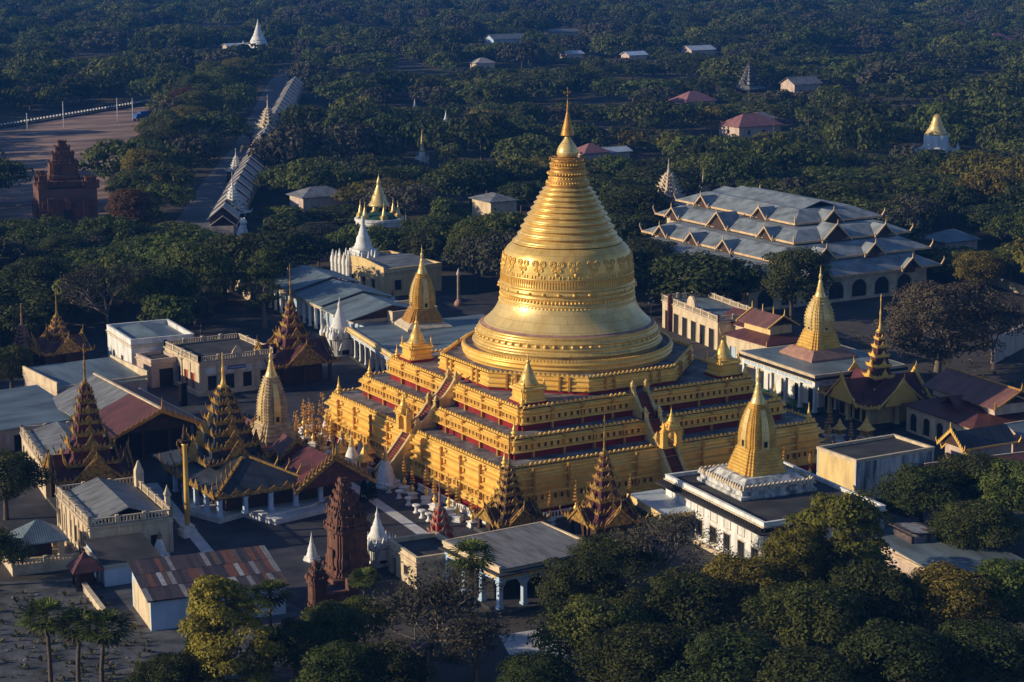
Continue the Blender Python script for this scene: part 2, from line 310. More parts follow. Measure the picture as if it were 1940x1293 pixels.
# octagonal base, ring, bell
o8 = [(math.cos(PI/8+k*PI/4)/math.cos(PI/8), math.sin(PI/8+k*PI/4)/math.cos(PI/8)) for k in range(8)]
t = MB(); A = 16.45
t.sq([(A-.25,ZF3-.05),(A-.25,12.58)], poly=o8, cap0=False, cap1=False); t.build('red_plinth', RED, pag)
t = MB()
t.sq([(A+.02,12.52),(A+.05,12.6),(A+.05,12.72),(A-.18,12.8),(A-.18,12.95),(A,13.02),(A+.06,13.1),(A+.06,13.28),(A-.2,13.38),(A-.24,13.7),(A-.05,13.78),(A+.02,13.86),(A+.02,14.0),(A-.2,14.08),(A-.2,14.3)], poly=o8, cap0=False, cap1=False)
for k in range(8):
    t.M = Matrix.Rotation(k*PI/4, 4, 'Z'); L = 2*(A-.2)*math.tan(PI/8); n = 21
    for i in range(n):
        x = -L/2+L*(i+.5)/n
        t.rings([[(x-.24,-A+.2,14.3),(x+.24,-A+.2,14.3),(x+.24,-A+.4,14.3),(x-.24,-A+.4,14.3)],[(x-.24,-A+.2,14.5),(x+.24,-A+.2,14.5),(x+.24,-A+.4,14.5),(x-.24,-A+.4,14.5)],[(x-.06,-A+.2,14.72),(x+.06,-A+.2,14.72),(x+.06,-A+.4,14.72),(x-.06,-A+.4,14.72)]])
    t.box(-L/2, -A+.2, 14.2, L/2, -A+.42, 14.34)
t.mi = 1
for k in range(8):
    t.M = Matrix.Rotation(k*PI/4, 4, 'Z')
    for x in (-4.2,-2.9,2.9,4.2): t.box(x-.14, -A-.16, 12.45, x+.14, -A+.3, 14.35)
t.M = None; t.build('octagon_wall', [GOLD, GOLDO], pag)
t = MB(); t.face([(x*(A-.3),y*(A-.3),14.22) for x,y in o8]); t.build('terrace_floor', FLOORT, pag)
t = MB(); t.lathe([(14.1,14.2),(14.1,14.55),(14.35,14.6),(14.42,14.72),(14.42,14.9),(14.15,15.0),(14.15,15.12),(14.45,15.2),(14.55,15.32),(14.55,15.48),(14.3,15.58),(14.3,15.7)], 128, cap0=False, cap1=False)
for i in range(190):
    a = 2*PI*i/190; t.M = Matrix.Rotation(a, 4, 'Z'); t.box(14.08, -.17, 15.66, 14.34, .17, 15.98)
t.build('ring_wall', GOLD, pag)
t = MB(); t.rings([[(r*math.cos(2*PI*i/96), r*math.sin(2*PI*i/96), 15.62) for i in range(96)] for r in (14.2,12.2)], True, False, False); t.build('ring_floor', FLOORT, pag)
# bell
bell = [(12.75,15.6),(12.75,15.95),(12.98,16.05),(13.05,16.2),(12.98,16.36),(12.75,16.42),(12.62,16.7),(12.72,16.85),(12.72,17.05),(12.45,17.15),(12.40,17.55),(12.48,17.62),(12.48,17.8),(12.22,17.88),(12.15,18.25),(12.2,18.3),(12.05,18.5),(11.7,18.62)]
flare = [(11.70,18.62),(11.25,18.95),(10.80,19.35),(10.32,19.85),(9.92,20.4),(9.62,20.95),(9.38,21.5),(9.22,21.9)]
waist = [(9.22,21.9),(9.30,21.98),(9.30,22.12),(9.16,22.2),(9.10,22.9),(9.22,22.98),(9.24,23.1),(9.10,23.2),(9.08,23.42),(9.30,23.5),(9.36,23.62),(9.36,23.8),(9.2,23.9),(9.2,24.1),(9.3,24.18),(9.3,24.32),(9.08,24.42),(9.05,25.5),(9.12,25.56),(9.10,25.68),(9.0,25.75)]
shoul = [(9.0,25.75),(8.96,26.3),(8.90,26.9),(8.82,27.5),(8.72,28.0),(8.52,28.5),(8.22,28.95),(7.85,29.3),(7.45,29.55)]
t = MB(); t.lathe(bell, 144, cap0=False, cap1=False)
for i in range(84):
    a = 2*PI*i/84; t.M = Matrix.Rotation(a, 4, 'Z') @ Matrix.Translation((12.78,0,16.2)); t.lathe([(.02,-.2),(.26,-.08),(.30,.05),(.18,.2),(.02,.26)], 6)
for i in range(64):
    a = 2*PI*i/64; t.M = Matrix.Rotation(a, 4, 'Z') @ Matrix.Translation((12.42,0,17.35)); t.lathe([(.02,-.30),(.22,-.2),(.33,.0),(.26,.16),(.02,.24)], 6)
t.M = None; t.build('bell_base', GOLDB, pag)
t = MB(); t.lathe(flare, 144, cap0=False, cap1=False); skt = t.build('bell_skirt', GOLDP, pag); t = MB(); t.rings([[(q*math.cos(2*PI*i/120), q*math.sin(2*PI*i/120), zz) for i in range(120)] for q,zz in ((12.02,18.535),(11.74,18.64),(11.60,18.80))], True, False, False); t.build('worn_ledge', BROWNST, skt)
t = MB(); t.lathe(waist, 144, cap0=False, cap1=False); t.mi = 1
for i in range(150):
    t.M = Matrix.Rotation(2*PI*i/150, 4, 'Z'); t.box(9.02, -.075, 24.5, 9.16, .075, 25.42)
for i in range(110):
    t.M = Matrix.Rotation(2*PI*i/110, 4, 'Z') @ Matrix.Translation((9.12,0,22.58)); t.lathe([(.02,-.26),(.17,-.12),(.21,.02),(.12,.18),(.02,.24)], 6)
    t.M = Matrix.Rotation(2*PI*(i+.5)/110, 4, 'Z') @ Matrix.Translation((9.24,0,21.72)); t.lathe([(.02,-.3),(.10,-.05),(.2,.1),(.02,.16)], 6)
for i in range(28):
    t.M = Matrix.Rotation(2*PI*i/28, 4, 'Z') @ Matrix.Translation((9.34,0,23.7)); t.lathe([(.03,-.2),(.24,-.08),(.28,.05),(.2,.18),(.03,.22)], 8)
t.M = None; t.build('bell_band', [GOLDB, GOLD], pag)
t = MB(); t.lathe(shoul, 144, cap0=False, cap1=False); shl = t.build('bell_shoulder', GOLDB, pag)
def torus(mb, Rr, r, n=18, k=5):
    for i in range(n):
        a0, a1 = 2*PI*i/n, 2*PI*(i+1)/n
        def c(a): return [((0.06 if 1 else 0)+r*math.sin(2*PI*j/k), (Rr+r*math.cos(2*PI*j/k))*math.cos(a), (Rr+r*math.cos(2*PI*j/k))*math.sin(a)) for j in range(k)]
        mb.sm = True; mb.rings([c(a0), c(a1)], True, False, False)
t = MB()
def surf(zv):
    for (r0,z0),(r1,z1) in zip(shoul, shoul[1:]):
        if z0 <= zv <= z1: return r0+(r1-r0)*(zv-z0)/(z1-z0)
    return 9.0
for i in range(22):
    for d, rr, zz in ((-.062,.40,27.75),(.062,.40,27.75),(-.04,.27,26.98),(.04,.27,26.98)):
        a = 2*PI*i/22+d; t.M = Matrix.Rotation(a, 4, 'Z') @ Matrix.Translation((surf(zz),0,zz)) @ Matrix.Rotation(-.12, 4, 'Y')
        torus(t, rr, .07); torus(t, rr*.5, .07, 12)
    a = 2*PI*i/22
    t.M = Matrix.Rotation(a, 4, 'Z') @ Matrix.Translation((surf(26.4),0,26.4)); t.lathe([(.02,-.5),(.14,-.2),(.2,.1),(.02,.3)], 6)
    for d in (-.1,-.05,.05,.1):
        t.M = Matrix.Rotation(a+d, 4, 'Z') @ Matrix.Translation((surf(26.0),0,26.0)); t.box(-.02,-.05,-.25,.09,.05,.2)
t.build('scroll_ornament', GOLD, shl)
# ringed spire
zs = [29.55,30.55,31.5,32.4,33.25,34.05,34.8,35.5,36.15,36.75,37.3]
def rc(zv):
    k = [(29.55,7.42),(30.5,6.75),(31.9,6.12),(33.4,5.30),(34.6,4.6),(35.8,4.0),(37.3,2.95)]
    for (z0,r0),(z1,r1) in zip(k,k[1:]):
        if z0 <= zv <= z1: return r0+(r1-r0)*(zv-z0)/(z1-z0)
    return k[-1][1]
prof = []
for i, (z0, z1) in enumerate(zip(zs, zs[1:])):
    h = z1-z0; r0, r1 = rc(z0), rc(z1)
    prof += [(r0-.34,z0),(r0-.10,z0+.04*h),(r0+.07,z0+.12*h),(r0+.09,z0+.24*h),(r0-.02,z0+.33*h),(r0-.24,z0+.37*h),(r0-.22,z0+.46*h),(r0-.30+.1*(r1-r0),z0+.62*h),(r1-.22,z0+.84*h),(r1-.26,z0+.97*h)]
t = MB(); t.lathe(prof, 120, cap0=False, cap1=False); t.build('ringed_spire', GOLDB, pag)
t = MB(); t.lathe([(2.85,37.25),(3.0,37.4),(2.92,37.6),(2.62,38.1),(2.45,38.5),(2.40,38.75),(2.58,38.85),(2.62,39.0),(2.40,39.12),(2.32,39.6),(2.42,39.7),(2.40,39.86),(2.2,39.95),(2.12,40.5),(2.2,40.6),(2.2,40.8),(1.6,40.95),(1.3,41.1)], 64, cap0=False)
t.mi = 1
for n, r, zz, s in ((40,2.66,38.95,.15),(44,2.78,37.75,.16),(36,2.3,40.2,.13),(40,2.5,38.35,.12)):
    for i in range(n):
        t.M = Matrix.Rotation(2*PI*i/n, 4, 'Z') @ Matrix.Translation((r,0,zz)); t.lathe([(.01,-s*1.3),(s,-s*.3),(s,s*.5),(.01,s*1.2)], 6)
t.M = None; t.build('lotus_neck', [GOLDO, GOLD], pag)
t = MB(); t.lathe([(.6,41.05),(1.35,41.2),(1.48,41.6),(1.42,42.0),(1.15,42.6),(.8,43.1),(.5,43.5),(.34,43.8),(.3,44.0)], 40); t.build('banana_bud', GOLDP, pag)
t = MB()
for i in range(36):
    a0, a1 = 2*PI*i/36, 2*PI*(i+1)/36
    t.tube((2.42*math.cos(a0),2.42*math.sin(a0),41.05),(2.42*math.cos(a1),2.42*math.sin(a1),41.05),.05,n=5,cap=False)
    if i % 3 == 0: t.tube((1.3*math.cos(a0),1.3*math.sin(a0),41.0),(2.42*math.cos(a0),2.42*math.sin(a0),41.05),.03,n=4); t.lathe([(.02,40.6),(.09,40.72),(.02,40.9)], 5, c=(2.42*math.cos(a0),2.42*math.sin(a0)))
t.build('bell_hoop', GOLDO, pag)
t = MB(); pr = []
for i in range(9):
    r = .92-.088*i; z0 = 44.0+.36*i
    pr += [(r,z0),(r+.03,z0+.08),(r-.05,z0+.12),(r-.06,z0+.3)]
pr += [(.16,47.3),(.12,47.8),(.06,48.4),(.03,49.0)]
t.lathe(pr, 28); t.build('crown_umbrella', GOLDO, pag)
t = MB(); t.tube((0,0,48.9),(0,0,50.5),.04,.02,6); t.lathe([(.02,50.2),(.1,50.32),(.02,50.46)],8)
t.box(-.5,-.03,49.62,.32,.03,49.78); t.box(-.62,-.03,49.7,-.25,.03,49.95); t.tri((.3,-.03,49.6),(.62,-.03,49.85),(.3,-.03,49.95),(0,.06,0)); t.lathe([(.02,49.25),(.12,49.35),(.02,49.45)],8)
t.build('vane', GOLDO, pag)
STEPM = mat('worn_red_steps', (0.22,0.035,0.025), (0.10,0.04,0.025), 1.5, 0.7)
# staircases up the middle of the faces
def stair(M, s_top, z_top, s_bot, z_bot, hw=.85, th=.42):
    st = thing('staircase', None, None); st.parent = pag
    b = MB(); b.M = M; n = max(6, int((z_top-z_bot)/.27))
    for i in range(n):
        f0, f1 = i/n, (i+1)/n
        y0 = -(s_bot+(s_top-s_bot)*f0); y1 = -(s_bot+(s_top-s_bot)*f1)
        b.box(-hw, y0, z_bot-.1, hw, y1+.02, z_bot+(z_top-z_bot)*f1)
    b.build('steps', STEPM, st)
    b = MB(); b.M = M
    for sx in (-1,1):
        x0, x1 = (hw, hw+th) if sx > 0 else (-hw-th, -hw)
        n = 8; up = [];
        for i in range(n+1):
            f = i/n; y = -(s_bot+(s_top-s_bot)*f); up.append((y, z_bot+(z_top-z_bot)*f+.75-.28*math.sin(PI*f)))
        poly = [(-s_bot-.3, z_bot-.1)]+[(-s_bot-.3, z_bot+.7)]+up+[(-s_top+.2, z_top+.75),(-s_top+.2, z_bot-.1)]
        b.rings([[(x0,y,zz) for y,zz in poly],[(x1,y,zz) for y,zz in poly]])
        b.sq([(.3,-.1),(.3,.8),(.4,.85),(.4,.98),(.2,1.05),(.26,1.2),(.14,1.42),(.02,1.7)], c=((x0+x1)/2,-s_bot-.3), z=z_bot)
        b.sq([(.3,-.6),(.3,.8),(.4,.85),(.4,.98),(.2,1.05),(.26,1.2),(.14,1.42),(.02,1.7)], c=((x0+x1)/2,-s_top+.2), z=z_top)
    b.build('balustrade', GOLDP, st)
for k in (0, 3):
    M = Matrix.Rotation(k*PI/2, 4, 'Z')
    stair(M, S3-.1, ZF3, S3+2.45, ZF2); stair(M, S2-.1, ZF2, S2+2.35, ZF1); stair(M, S1-.4, ZF1, S1+5.2, 0.0, hw=.95)
# gates that straddle the heads of the lower stairs
def gate_proto():
    g = thing('stair_gate', 'x', 'gateway')
    b = MB()
    for sx in (-1,1): b.sq([(.55,-.2),(.55,.15),(.45,.2),(.45,2.1),(.55,2.2),(.55,2.35)], c=(sx*1.35,0)); b.sq([(.4,2.35),(.46,2.5),(.3,2.7),(.2,3.1),(.05,3.7)], c=(sx*1.35,0))
    for i in range(8):
        a0, a1 = PI*i/8, PI*(i+1)/8
        p = [(.9*math.cos(a),1.6+.7*math.sin(a)) for a in (a0,a1)]; q = [(.92*math.cos(a)*1.0,2.75) for a in (a0,a1)]
        b.rings([[(p[0][0],-.4,p[0][1]),(p[1][0],-.4,p[1][1]),(q[1][0],-.4,q[1][1]),(q[0][0],-.4,q[0][1])],[(p[0][0],.4,p[0][1]),(p[1][0],.4,p[1][1]),(q[1][0],.4,q[1][1]),(q[0][0],.4,q[0][1])]])
    b.build('arch', GOLD, g)
    b = MB(); b.sq([(1.15,2.72),(1.25,2.85),(1.25,3.0),(.85,3.1),(.8,3.4),(.9,3.48),(.6,3.6),(.58,3.8)]); b.lathe([(.62,3.8),(.6,4.0),(.42,4.4),(.3,4.6),(.34,4.7),(.2,5.0),(.1,5.4),(.03,6.1)], 12)
    for sx in (-1,1):
        for sy in (-1,1): b.lathe([(.16,3.0),(.18,3.15),(.08,3.4),(.02,3.8)], 6, c=(sx*1.0,sy*.9))
    b.build('spire', GOLD, g)
    return g
gp, gu = gate_proto(), [False]
place(gp, gu, (-S1-.9,0,ZF1+.05), -PI/2, .82, 'gold arched gate at the stair head on the sunlit face of the great pagoda')
place(gp, gu, (0,-S1-.9,ZF1+.05), 0, .82, 'gold arched gate at the stair head on the shaded face of the great pagoda')
# small stupas on the corners of the top terrace
c = thing('corner_stupa', 'x', 'stupa')
b = MB(); b.sq([(1.85,.0),(1.85,.28)]); b.build('red_foot', RED, c)
b = MB(); cp = [(-1,-.78),(-.9,-.78),(-.9,-.9),(-.78,-.9),(-.78,-1),(.78,-1),(.78,-.9),(.9,-.9),(.9,-.78),(1,-.78),(1,.78),(.9,.78),(.9,.9),(.78,.9),(.78,1),(-.78,1),(-.78,.9),(-.9,.9),(-.9,.78),(-1,.78)]
b.sq([(1.78,.26),(1.9,.34),(1.9,.5),(1.66,.62),(1.6,.7),(1.6,1.0),(1.7,1.05),(1.7,1.12),(1.6,1.18),(1.6,1.6),(1.66,1.66),(1.9,1.8),(1.95,1.95),(1.9,2.1),(1.5,2.2),(1.5,2.34),(1.2,2.4)], poly=cp); b.build('base', GOLD, c)
b = MB(); b.lathe([(1.28,2.36),(1.28,2.6),(1.16,2.68),(1.12,2.85),(1.02,2.9),(1.0,3.15),(.92,3.25),(.86,3.6),(.78,3.68),(.76,3.8),(.66,3.86),(.62,4.1),(.55,4.15),(.5,4.4),(.44,4.45),(.38,4.75),(.28,4.9),(.22,5.1),(.3,5.2),(.26,5.35),(.1,5.5),(.12,5.6),(.06,5.9),(.02,6.5)], 32)
for k in range(4):
    a = PI/4+k*PI/2; b.lathe([(.2,2.1),(.24,2.3),(.12,2.5),(.16,2.62),(.07,2.9),(.02,3.5)], 8, c=(2.1*math.cos(a),2.1*math.sin(a)))
b.build('bell', GOLDB, c)
cu = [False]
place(c, cu, (-15.3,-15.3,ZF3), 0, 1, 'gold corner stupa on the top terrace at the corner nearest the viewer')
place(c, cu, (-15.5,15.0,ZF3), 0, 1, 'gold corner stupa on the top terrace in front of the tall brown and gold tower')
place(c, cu, (15.3,-15.3,ZF3), 0, 1, 'gold corner stupa on the top terrace, in shade before the maroon roofed hall')
# gilded finials on the terrace corners
fp = MB(); fp.lathe([(.42,0),(.45,.12),(.3,.22),(.26,.4),(.42,.5),(.46,.66),(.3,.8),(.2,.9),(.3,1.0),(.26,1.14),(.16,1.3),(.11,1.7),(.05,2.2),(.015,2.7)], 14)
fin = fp.build('terrace_finial', GOLD); tag(fin, 'x', 'finial'); fu = [False]
for S, zf, zt, nm in ((S1,ZF1,6.8,'lowest'),(S2,ZF2,9.5,'middle'),(S3,ZF3,12.4,'top')):
    for sx, sy, w in ((-1,1,'far left'),(-1,-1,'near'),(1,-1,'right')):
        place(fin, fu, (sx*(S-.9), sy*(S-.9), zf), 0, .95 if nm != 'top' else .8, 'gold urn finial on the %s corner of the %s pagoda terrace' % (w, nm), 'gold urn finials on the terrace corners')

# ------------------------------------------------------------------ building kit
def wall_run(mb, F, L, H, t, ops, z0=0.0):
    """a straight wall along local x of frame F (thickness inwards +y) with rectangular openings (a, w, b0, b1)"""
    mb.M = F; x = 0.0
    for a, w, b0, b1 in sorted(ops):
        if a > x+.001: mb.box(x, 0, z0, a, t, H)
        if b0 > z0+.001: mb.box(a, 0, z0, a+w, t, b0)
        if b1 < H-.001: mb.box(a, 0, b1, a+w, t, H)
        x = a+w
    if x < L-.001: mb.box(x, 0, z0, L, t, H)
    mb.M = None
def frames(L, Wd):
    """near/front (-y), left (-x), back, right faces as local frames whose x runs along the wall, y inwards"""
    T = Matrix.Translation
    return {'front': T((0,0,0)), 'left': T((0,Wd,0)) @ Matrix.Rotation(-PI/2,4,'Z'), 'back': T((L,Wd,0)) @ Matrix.Rotation(PI,4,'Z'), 'right': T((L,0,0)) @ Matrix.Rotation(PI/2,4,'Z')}
def opening(root, F, a, w, b0, b1, kind, trim, pane=None, label=None):
    f = MB(); f.M = F; e = .10
    f.box(a-e, -.05, b0, a-.002, .16, b1); f.box(a+w+.002, -.05, b0, a+w+e, .16, b1); f.box(a-e-.05, -.08, b1+.002, a+w+e+.05, .16, b1+.14)
    if b0 > .3: f.box(a-e-.08, -.12, b0-.12, a+w+e+.08, .16, b0-.002)
    if kind == 'arch':
        n = 8; r = w/2; cx = a+r; zc = b1-r
        for s in (-1,1):
            pts = [(cx+s*r, b1)]+[(cx+s*r*math.cos(PI/2*i/n), zc+r*math.sin(PI/2*i/n)*.98) for i in range(n+1)]
            f.rings([[(x,.02,z) for x,z in pts],[(x,.2,z) for x,z in pts]])
    o = f.build({'arch':'arch','door':'door','window':'window','bay':'bay'}[kind], trim, root)
    p = MB(); p.M = F; p.box(a, .22, b0, a+w, .27, b1)
    if kind in ('window',):
        p.box(a+w/2-.03, .18, b0, a+w/2+.03, .218, b1); p.box(a, .18, (b0+b1)/2-.03, a+w/2-.032, .218, (b0+b1)/2+.03); p.box(a+w/2+.032, .18, (b0+b1)/2-.03, a+w, .218, (b0+b1)/2+.03)
    p.build('pane' if kind != 'door' else 'door_leaf', pane or DARK, o)
    return o
def balustrade(mb, x0, y0, x1, y1, z, h=.75, step=.42, post=3.2):
    d = Vector((x1-x0, y1-y0, 0)); L = d.length; d.normalize(); nrm = Vector((-d.y, d.x, 0))
    def bx(a, b, w, z0, z1):
        p = Vector((x0,y0,0))
        q = [p+d*a-nrm*w, p+d*b-nrm*w, p+d*b+nrm*w, p+d*a+nrm*w]
        mb.rings([[(v.x,v.y,z0) for v in q],[(v.x,v.y,z1) for v in q]])
    bx(0, L, .12, z, z+.12); bx(0, L, .13, z+h-.13, z+h)
    n = max(1, round(L/post))
    for i in range(n+1): bx(L*i/n-.2, L*i/n+.2, .2, z+.001, z+h+.16)
    m = int(L/step)
    for i in range(m): bx(L*(i+.5)/m-.09, L*(i+.5)/m+.09, .08, z+.122, z+h-.132)
def gable_shell(mb, x0, y0, x1, y1, z, h, axis='x', t=.14, dz=0.0):
    """two roof planes with thickness; axis = ridge direction"""
    if axis == 'x':
        m = (y0+y1)/2; A = [(x0,y0,z),(x1,y0,z),(x1,m,z+h),(x0,m,z+h)]; B = [(x0,m,z+h),(x1,m,z+h),(x1,y1,z),(x0,y1,z)]
    else:
        m = (x0+x1)/2; A = [(x0,y0,z),(m,y0,z+h),(m,y1,z+h),(x0,y1,z)]; B = [(m,y0,z+h),(x1,y0,z),(x1,y1,z),(m,y1,z+h)]
    for q in (A, B): mb.slab([(p[0],p[1],p[2]+dz) for p in q], t)
def gable_ends(mb, x0, y0, x1, y1, z, h, axis='x', t=.2):
    if axis == 'x':
        m = (y0+y1)/2
        for x in (x0, x1-t): mb.tri((x,y0,z),(x,y1,z),(x,m,z+h),(t,0,0))
    else:
        m = (x0+x1)/2
        for y in (y0, y1-t): mb.tri((x0,y,z),(x1,y,z),(m,y,z+h),(0,t,0))
def hip_shell(mb, x0, y0, x1, y1, z, h, t=.14, ridge=None):
    """hip roof; ridge = inset of ridge ends along the longer side"""
    lx, ly = x1-x0, y1-y0; r = min(lx, ly)/2 if ridge is None else ridge
    if lx >= ly: a, b = (x0+r,(y0+y1)/2,z+h), (x1-r,(y0+y1)/2,z+h)
    else: a, b = ((x0+x1)/2,y0+r,z+h), ((x0+x1)/2,y1-r,z+h)
    c = [(x0,y0,z),(x1,y0,z),(x1,y1,z),(x0,y1,z)]
    low = [(p[0],p[1],p[2]-t) for p in c]
    if lx >= ly: fs = [(c[0],c[1],b,a),(c[1],c[2],b),(c[2],c[3],a,b),(c[3],c[0],a)]
    else: fs = [(c[0],c[1],a),(c[1],c[2],b,a),(c[2],c[3],b),(c[3],c[0],a,b)]
    for f in fs: mb.face(f)
    for i in range(4): mb.face([low[i],low[(i+1)%4],c[(i+1)%4],c[i]])
    mb.face(low[::-1])
def hall(name, label, cat, at, L, Wd, H, wall, trim=None, rz=0.0, ops=(), roof='flat', rm=None, rh=1.2, ov=.4, par=.5, bal=False, cornice=True, plinth=0.0, group=None, leftwall=None, t=.3, z=0.0, edge=None, scupper=False):
    """near corner at the origin; ops = (face, a, w, b0, b1, kind[, pane])"""
    root = thing(name, label, cat, (at[0],at[1],z), rz, group); trim = trim or TRIM; F = frames(L, Wd)
    w = MB(); by = {'front':[], 'left':[], 'back':[], 'right':[]}
    for o in ops: by[o[0]].append((o[1],o[2],o[3],o[4]))
    wall_run(w, F['front'], L, H, t, by['front']); wall_run(w, F['back'], L, H, t, by['back'])
    w2 = MB() if leftwall else w
    for k in ('left','right'): wall_run(w2 if k == 'left' else w, F[k] @ Matrix.Translation((t,0,0)), Wd-2*t, H, t, [(a-t,b,c,d) for a,b,c,d in by[k]])
    w.build('wall', wall, root)
    if leftwall: w2.build('wall', leftwall, root)
    if plinth:
        p = MB(); p.box(-.5,-.5,0,L+.5,Wd+.5,plinth); p.build('plinth', trim, root)
    for o in ops: opening(root, F[o[0]], o[1], o[2], o[3], o[4], o[5], trim, o[6] if len(o) > 6 else None)
    if cornice:
        c = MB()
        for zz, ww, hh in ((H-.55,.10,.12),(H-.16,.22,.16)):
            c.box(-ww,-ww,zz,L+ww,0,zz+hh); c.box(-ww,Wd,zz,L+ww,Wd+ww,zz+hh); c.box(-ww,0,zz,0,Wd,zz+hh); c.box(L,0,zz,L+ww,Wd,zz+hh)
        c.build('cornice', trim, root)
    r = MB()
    if roof == 'flat':
        r.box(.02,.02,H-.1,L-.02,Wd-.02,H+.06); r.build('roof', rm or SLAB, root); p = MB()
        if bal:
            for q in ((0.1,.1,L-.1,.1),(L-.1,.1,L-.1,Wd-.1),(L-.1,Wd-.1,.1,Wd-.1),(.1,Wd-.1,.1,.1)): balustrade(p, *q, H+.062, par)
        else:
            p.box(-.05,-.05,H+.002,L+.05,.25,H+par); p.box(-.05,Wd-.25,H+.002,L+.05,Wd+.05,H+par); p.box(-.05,.25,H+.002,.25,Wd-.25,H+par); p.box(L-.25,.25,H+.002,L+.05,Wd-.25,H+par)
            p.box(-.10,-.10,H+par+.002,L+.10,.30,H+par+.1); p.box(-.10,Wd-.30,H+par+.002,L+.10,Wd+.10,H+par+.1); p.box(-.10,.30,H+par+.002,.30,Wd-.30,H+par+.1); p.box(L-.30,.30,H+par+.002,L+.10,Wd-.30,H+par+.1)
        p.build('balustrade' if bal else 'parapet', trim if bal else (edge or wall), root)
    elif roof in ('gable_x','gable_y'):
        ax = roof[-1]; gable_shell(r, -ov,-ov,L+ov,Wd+ov,H+.02,rh,ax, dz=.16); r.build('roof', rm, root)
        g = MB(); gable_ends(g, .02,.02,L-.02,Wd-.02,H+.003,rh*.93,ax); g.build('gable_wall', wall, root)
        e = MB()
        if ax == 'x':
            m = Wd/2; e.box(-ov,m-.12,H+rh+.08,L+ov,m+.12,H+rh+.24)
        else:
            m = L/2; e.box(m-.12,-ov,H+rh+.08,m+.12,Wd+ov,H+rh+.24)
        e.build('ridge_cap', trim, root)
    elif roof == 'hip':
        hip_shell(r, -ov,-ov,L+ov,Wd+ov,H+.15,rh); r.build('roof', rm, root)
    elif roof == 'lean':            # rises towards the back
        r.slab([(-ov,-ov,H+.1),(L+ov,-ov,H+.1),(L+ov,Wd+ov,H+.1+rh),(-ov,Wd+ov,H+.1+rh)], .12); r.build('roof', rm, root)
        g = MB()
        for x in (.02,L-.25): g.tri((x,.02,H),(x,Wd-.02,H),(x,Wd-.02,H+rh*.9),(.23,0,0))
        g.box(.26,Wd-.27,H,L-.26,Wd-.04,H+rh*.9); g.build('gable_wall', wall, root)
    return root
def spike(mb, x, y, z, dx, dy, h, r=.10):
    mb.tube((x,y,z), (x+dx*h*.35, y+dy*h*.35, z+h*.62), r, r*.7, 4); mb.tube((x+dx*h*.35, y+dy*h*.35, z+h*.62), (x+dx*h*.30, y+dy*h*.30, z+h), r*.7, .01, 4)
def eave_trim(mb, a, b, z, h=.22, fr=.42, step=.55, spikes=True, c=(0,0), gable=True, cs=1.0):
    """carved board, flame fringe and upturned corners round a rectangular eave of half sizes a, b"""
    cx, cy = c
    for s in (-1,1):
        mb.box(cx-a-.06, cy+s*b-.05, z-.04, cx+a+.06, cy+s*b+.05, z+h); mb.box(cx+s*a-.05, cy-b+.055, z-.04, cx+s*a+.05, cy+b-.055, z+h)
    if spikes:
        for s in (-1,1):
            n = max(2, int(2*a/step))
            for i in range(n): mb.tri((cx-a+2*a*(i+.1)/n, cy+s*b-.03, z+h), (cx-a+2*a*(i+.9)/n, cy+s*b-.03, z+h), (cx-a+2*a*(i+.5)/n, cy+s*(b+.05)-.03, z+h+fr*(1.0 if i%2 else .65)), (0,.06,0))
            n = max(2, int(2*b/step))
            for i in range(n): mb.tri((cx+s*a-.03, cy-b+2*b*(i+.1)/n, z+h), (cx+s*a-.03, cy-b+2*b*(i+.9)/n, z+h), (cx+s*(a+.05)-.03, cy-b+2*b*(i+.5)/n, z+h+fr*(1.0 if i%2 else .65)), (.06,0,0))
    for sx in (-1,1):
        for sy in (-1,1): spike(mb, cx+sx*a, cy+sy*b, z, sx*.7, sy*.7, (fr*1.9+.25)*cs, .09*cs+.03)
    if gable:
        g = min(a,b)*.5
        for M, d in ((0,b),(1,a),(2,b),(3,a)):
            k = mb.M; mb.M = (k or Matrix()) @ Matrix.Translation((cx,cy,0)) @ Matrix.Rotation(M*PI/2,4,'Z')
            mb.tri((-g,-d-.14,z+h*.3),(g,-d-.14,z+h*.3),(0,-d-.10,z+h+g*1.25),(0,.12,0)); spike(mb, 0, -d-.1, z+h+g*1.0, 0, -.2, .6*cs, .07)
            mb.M = k
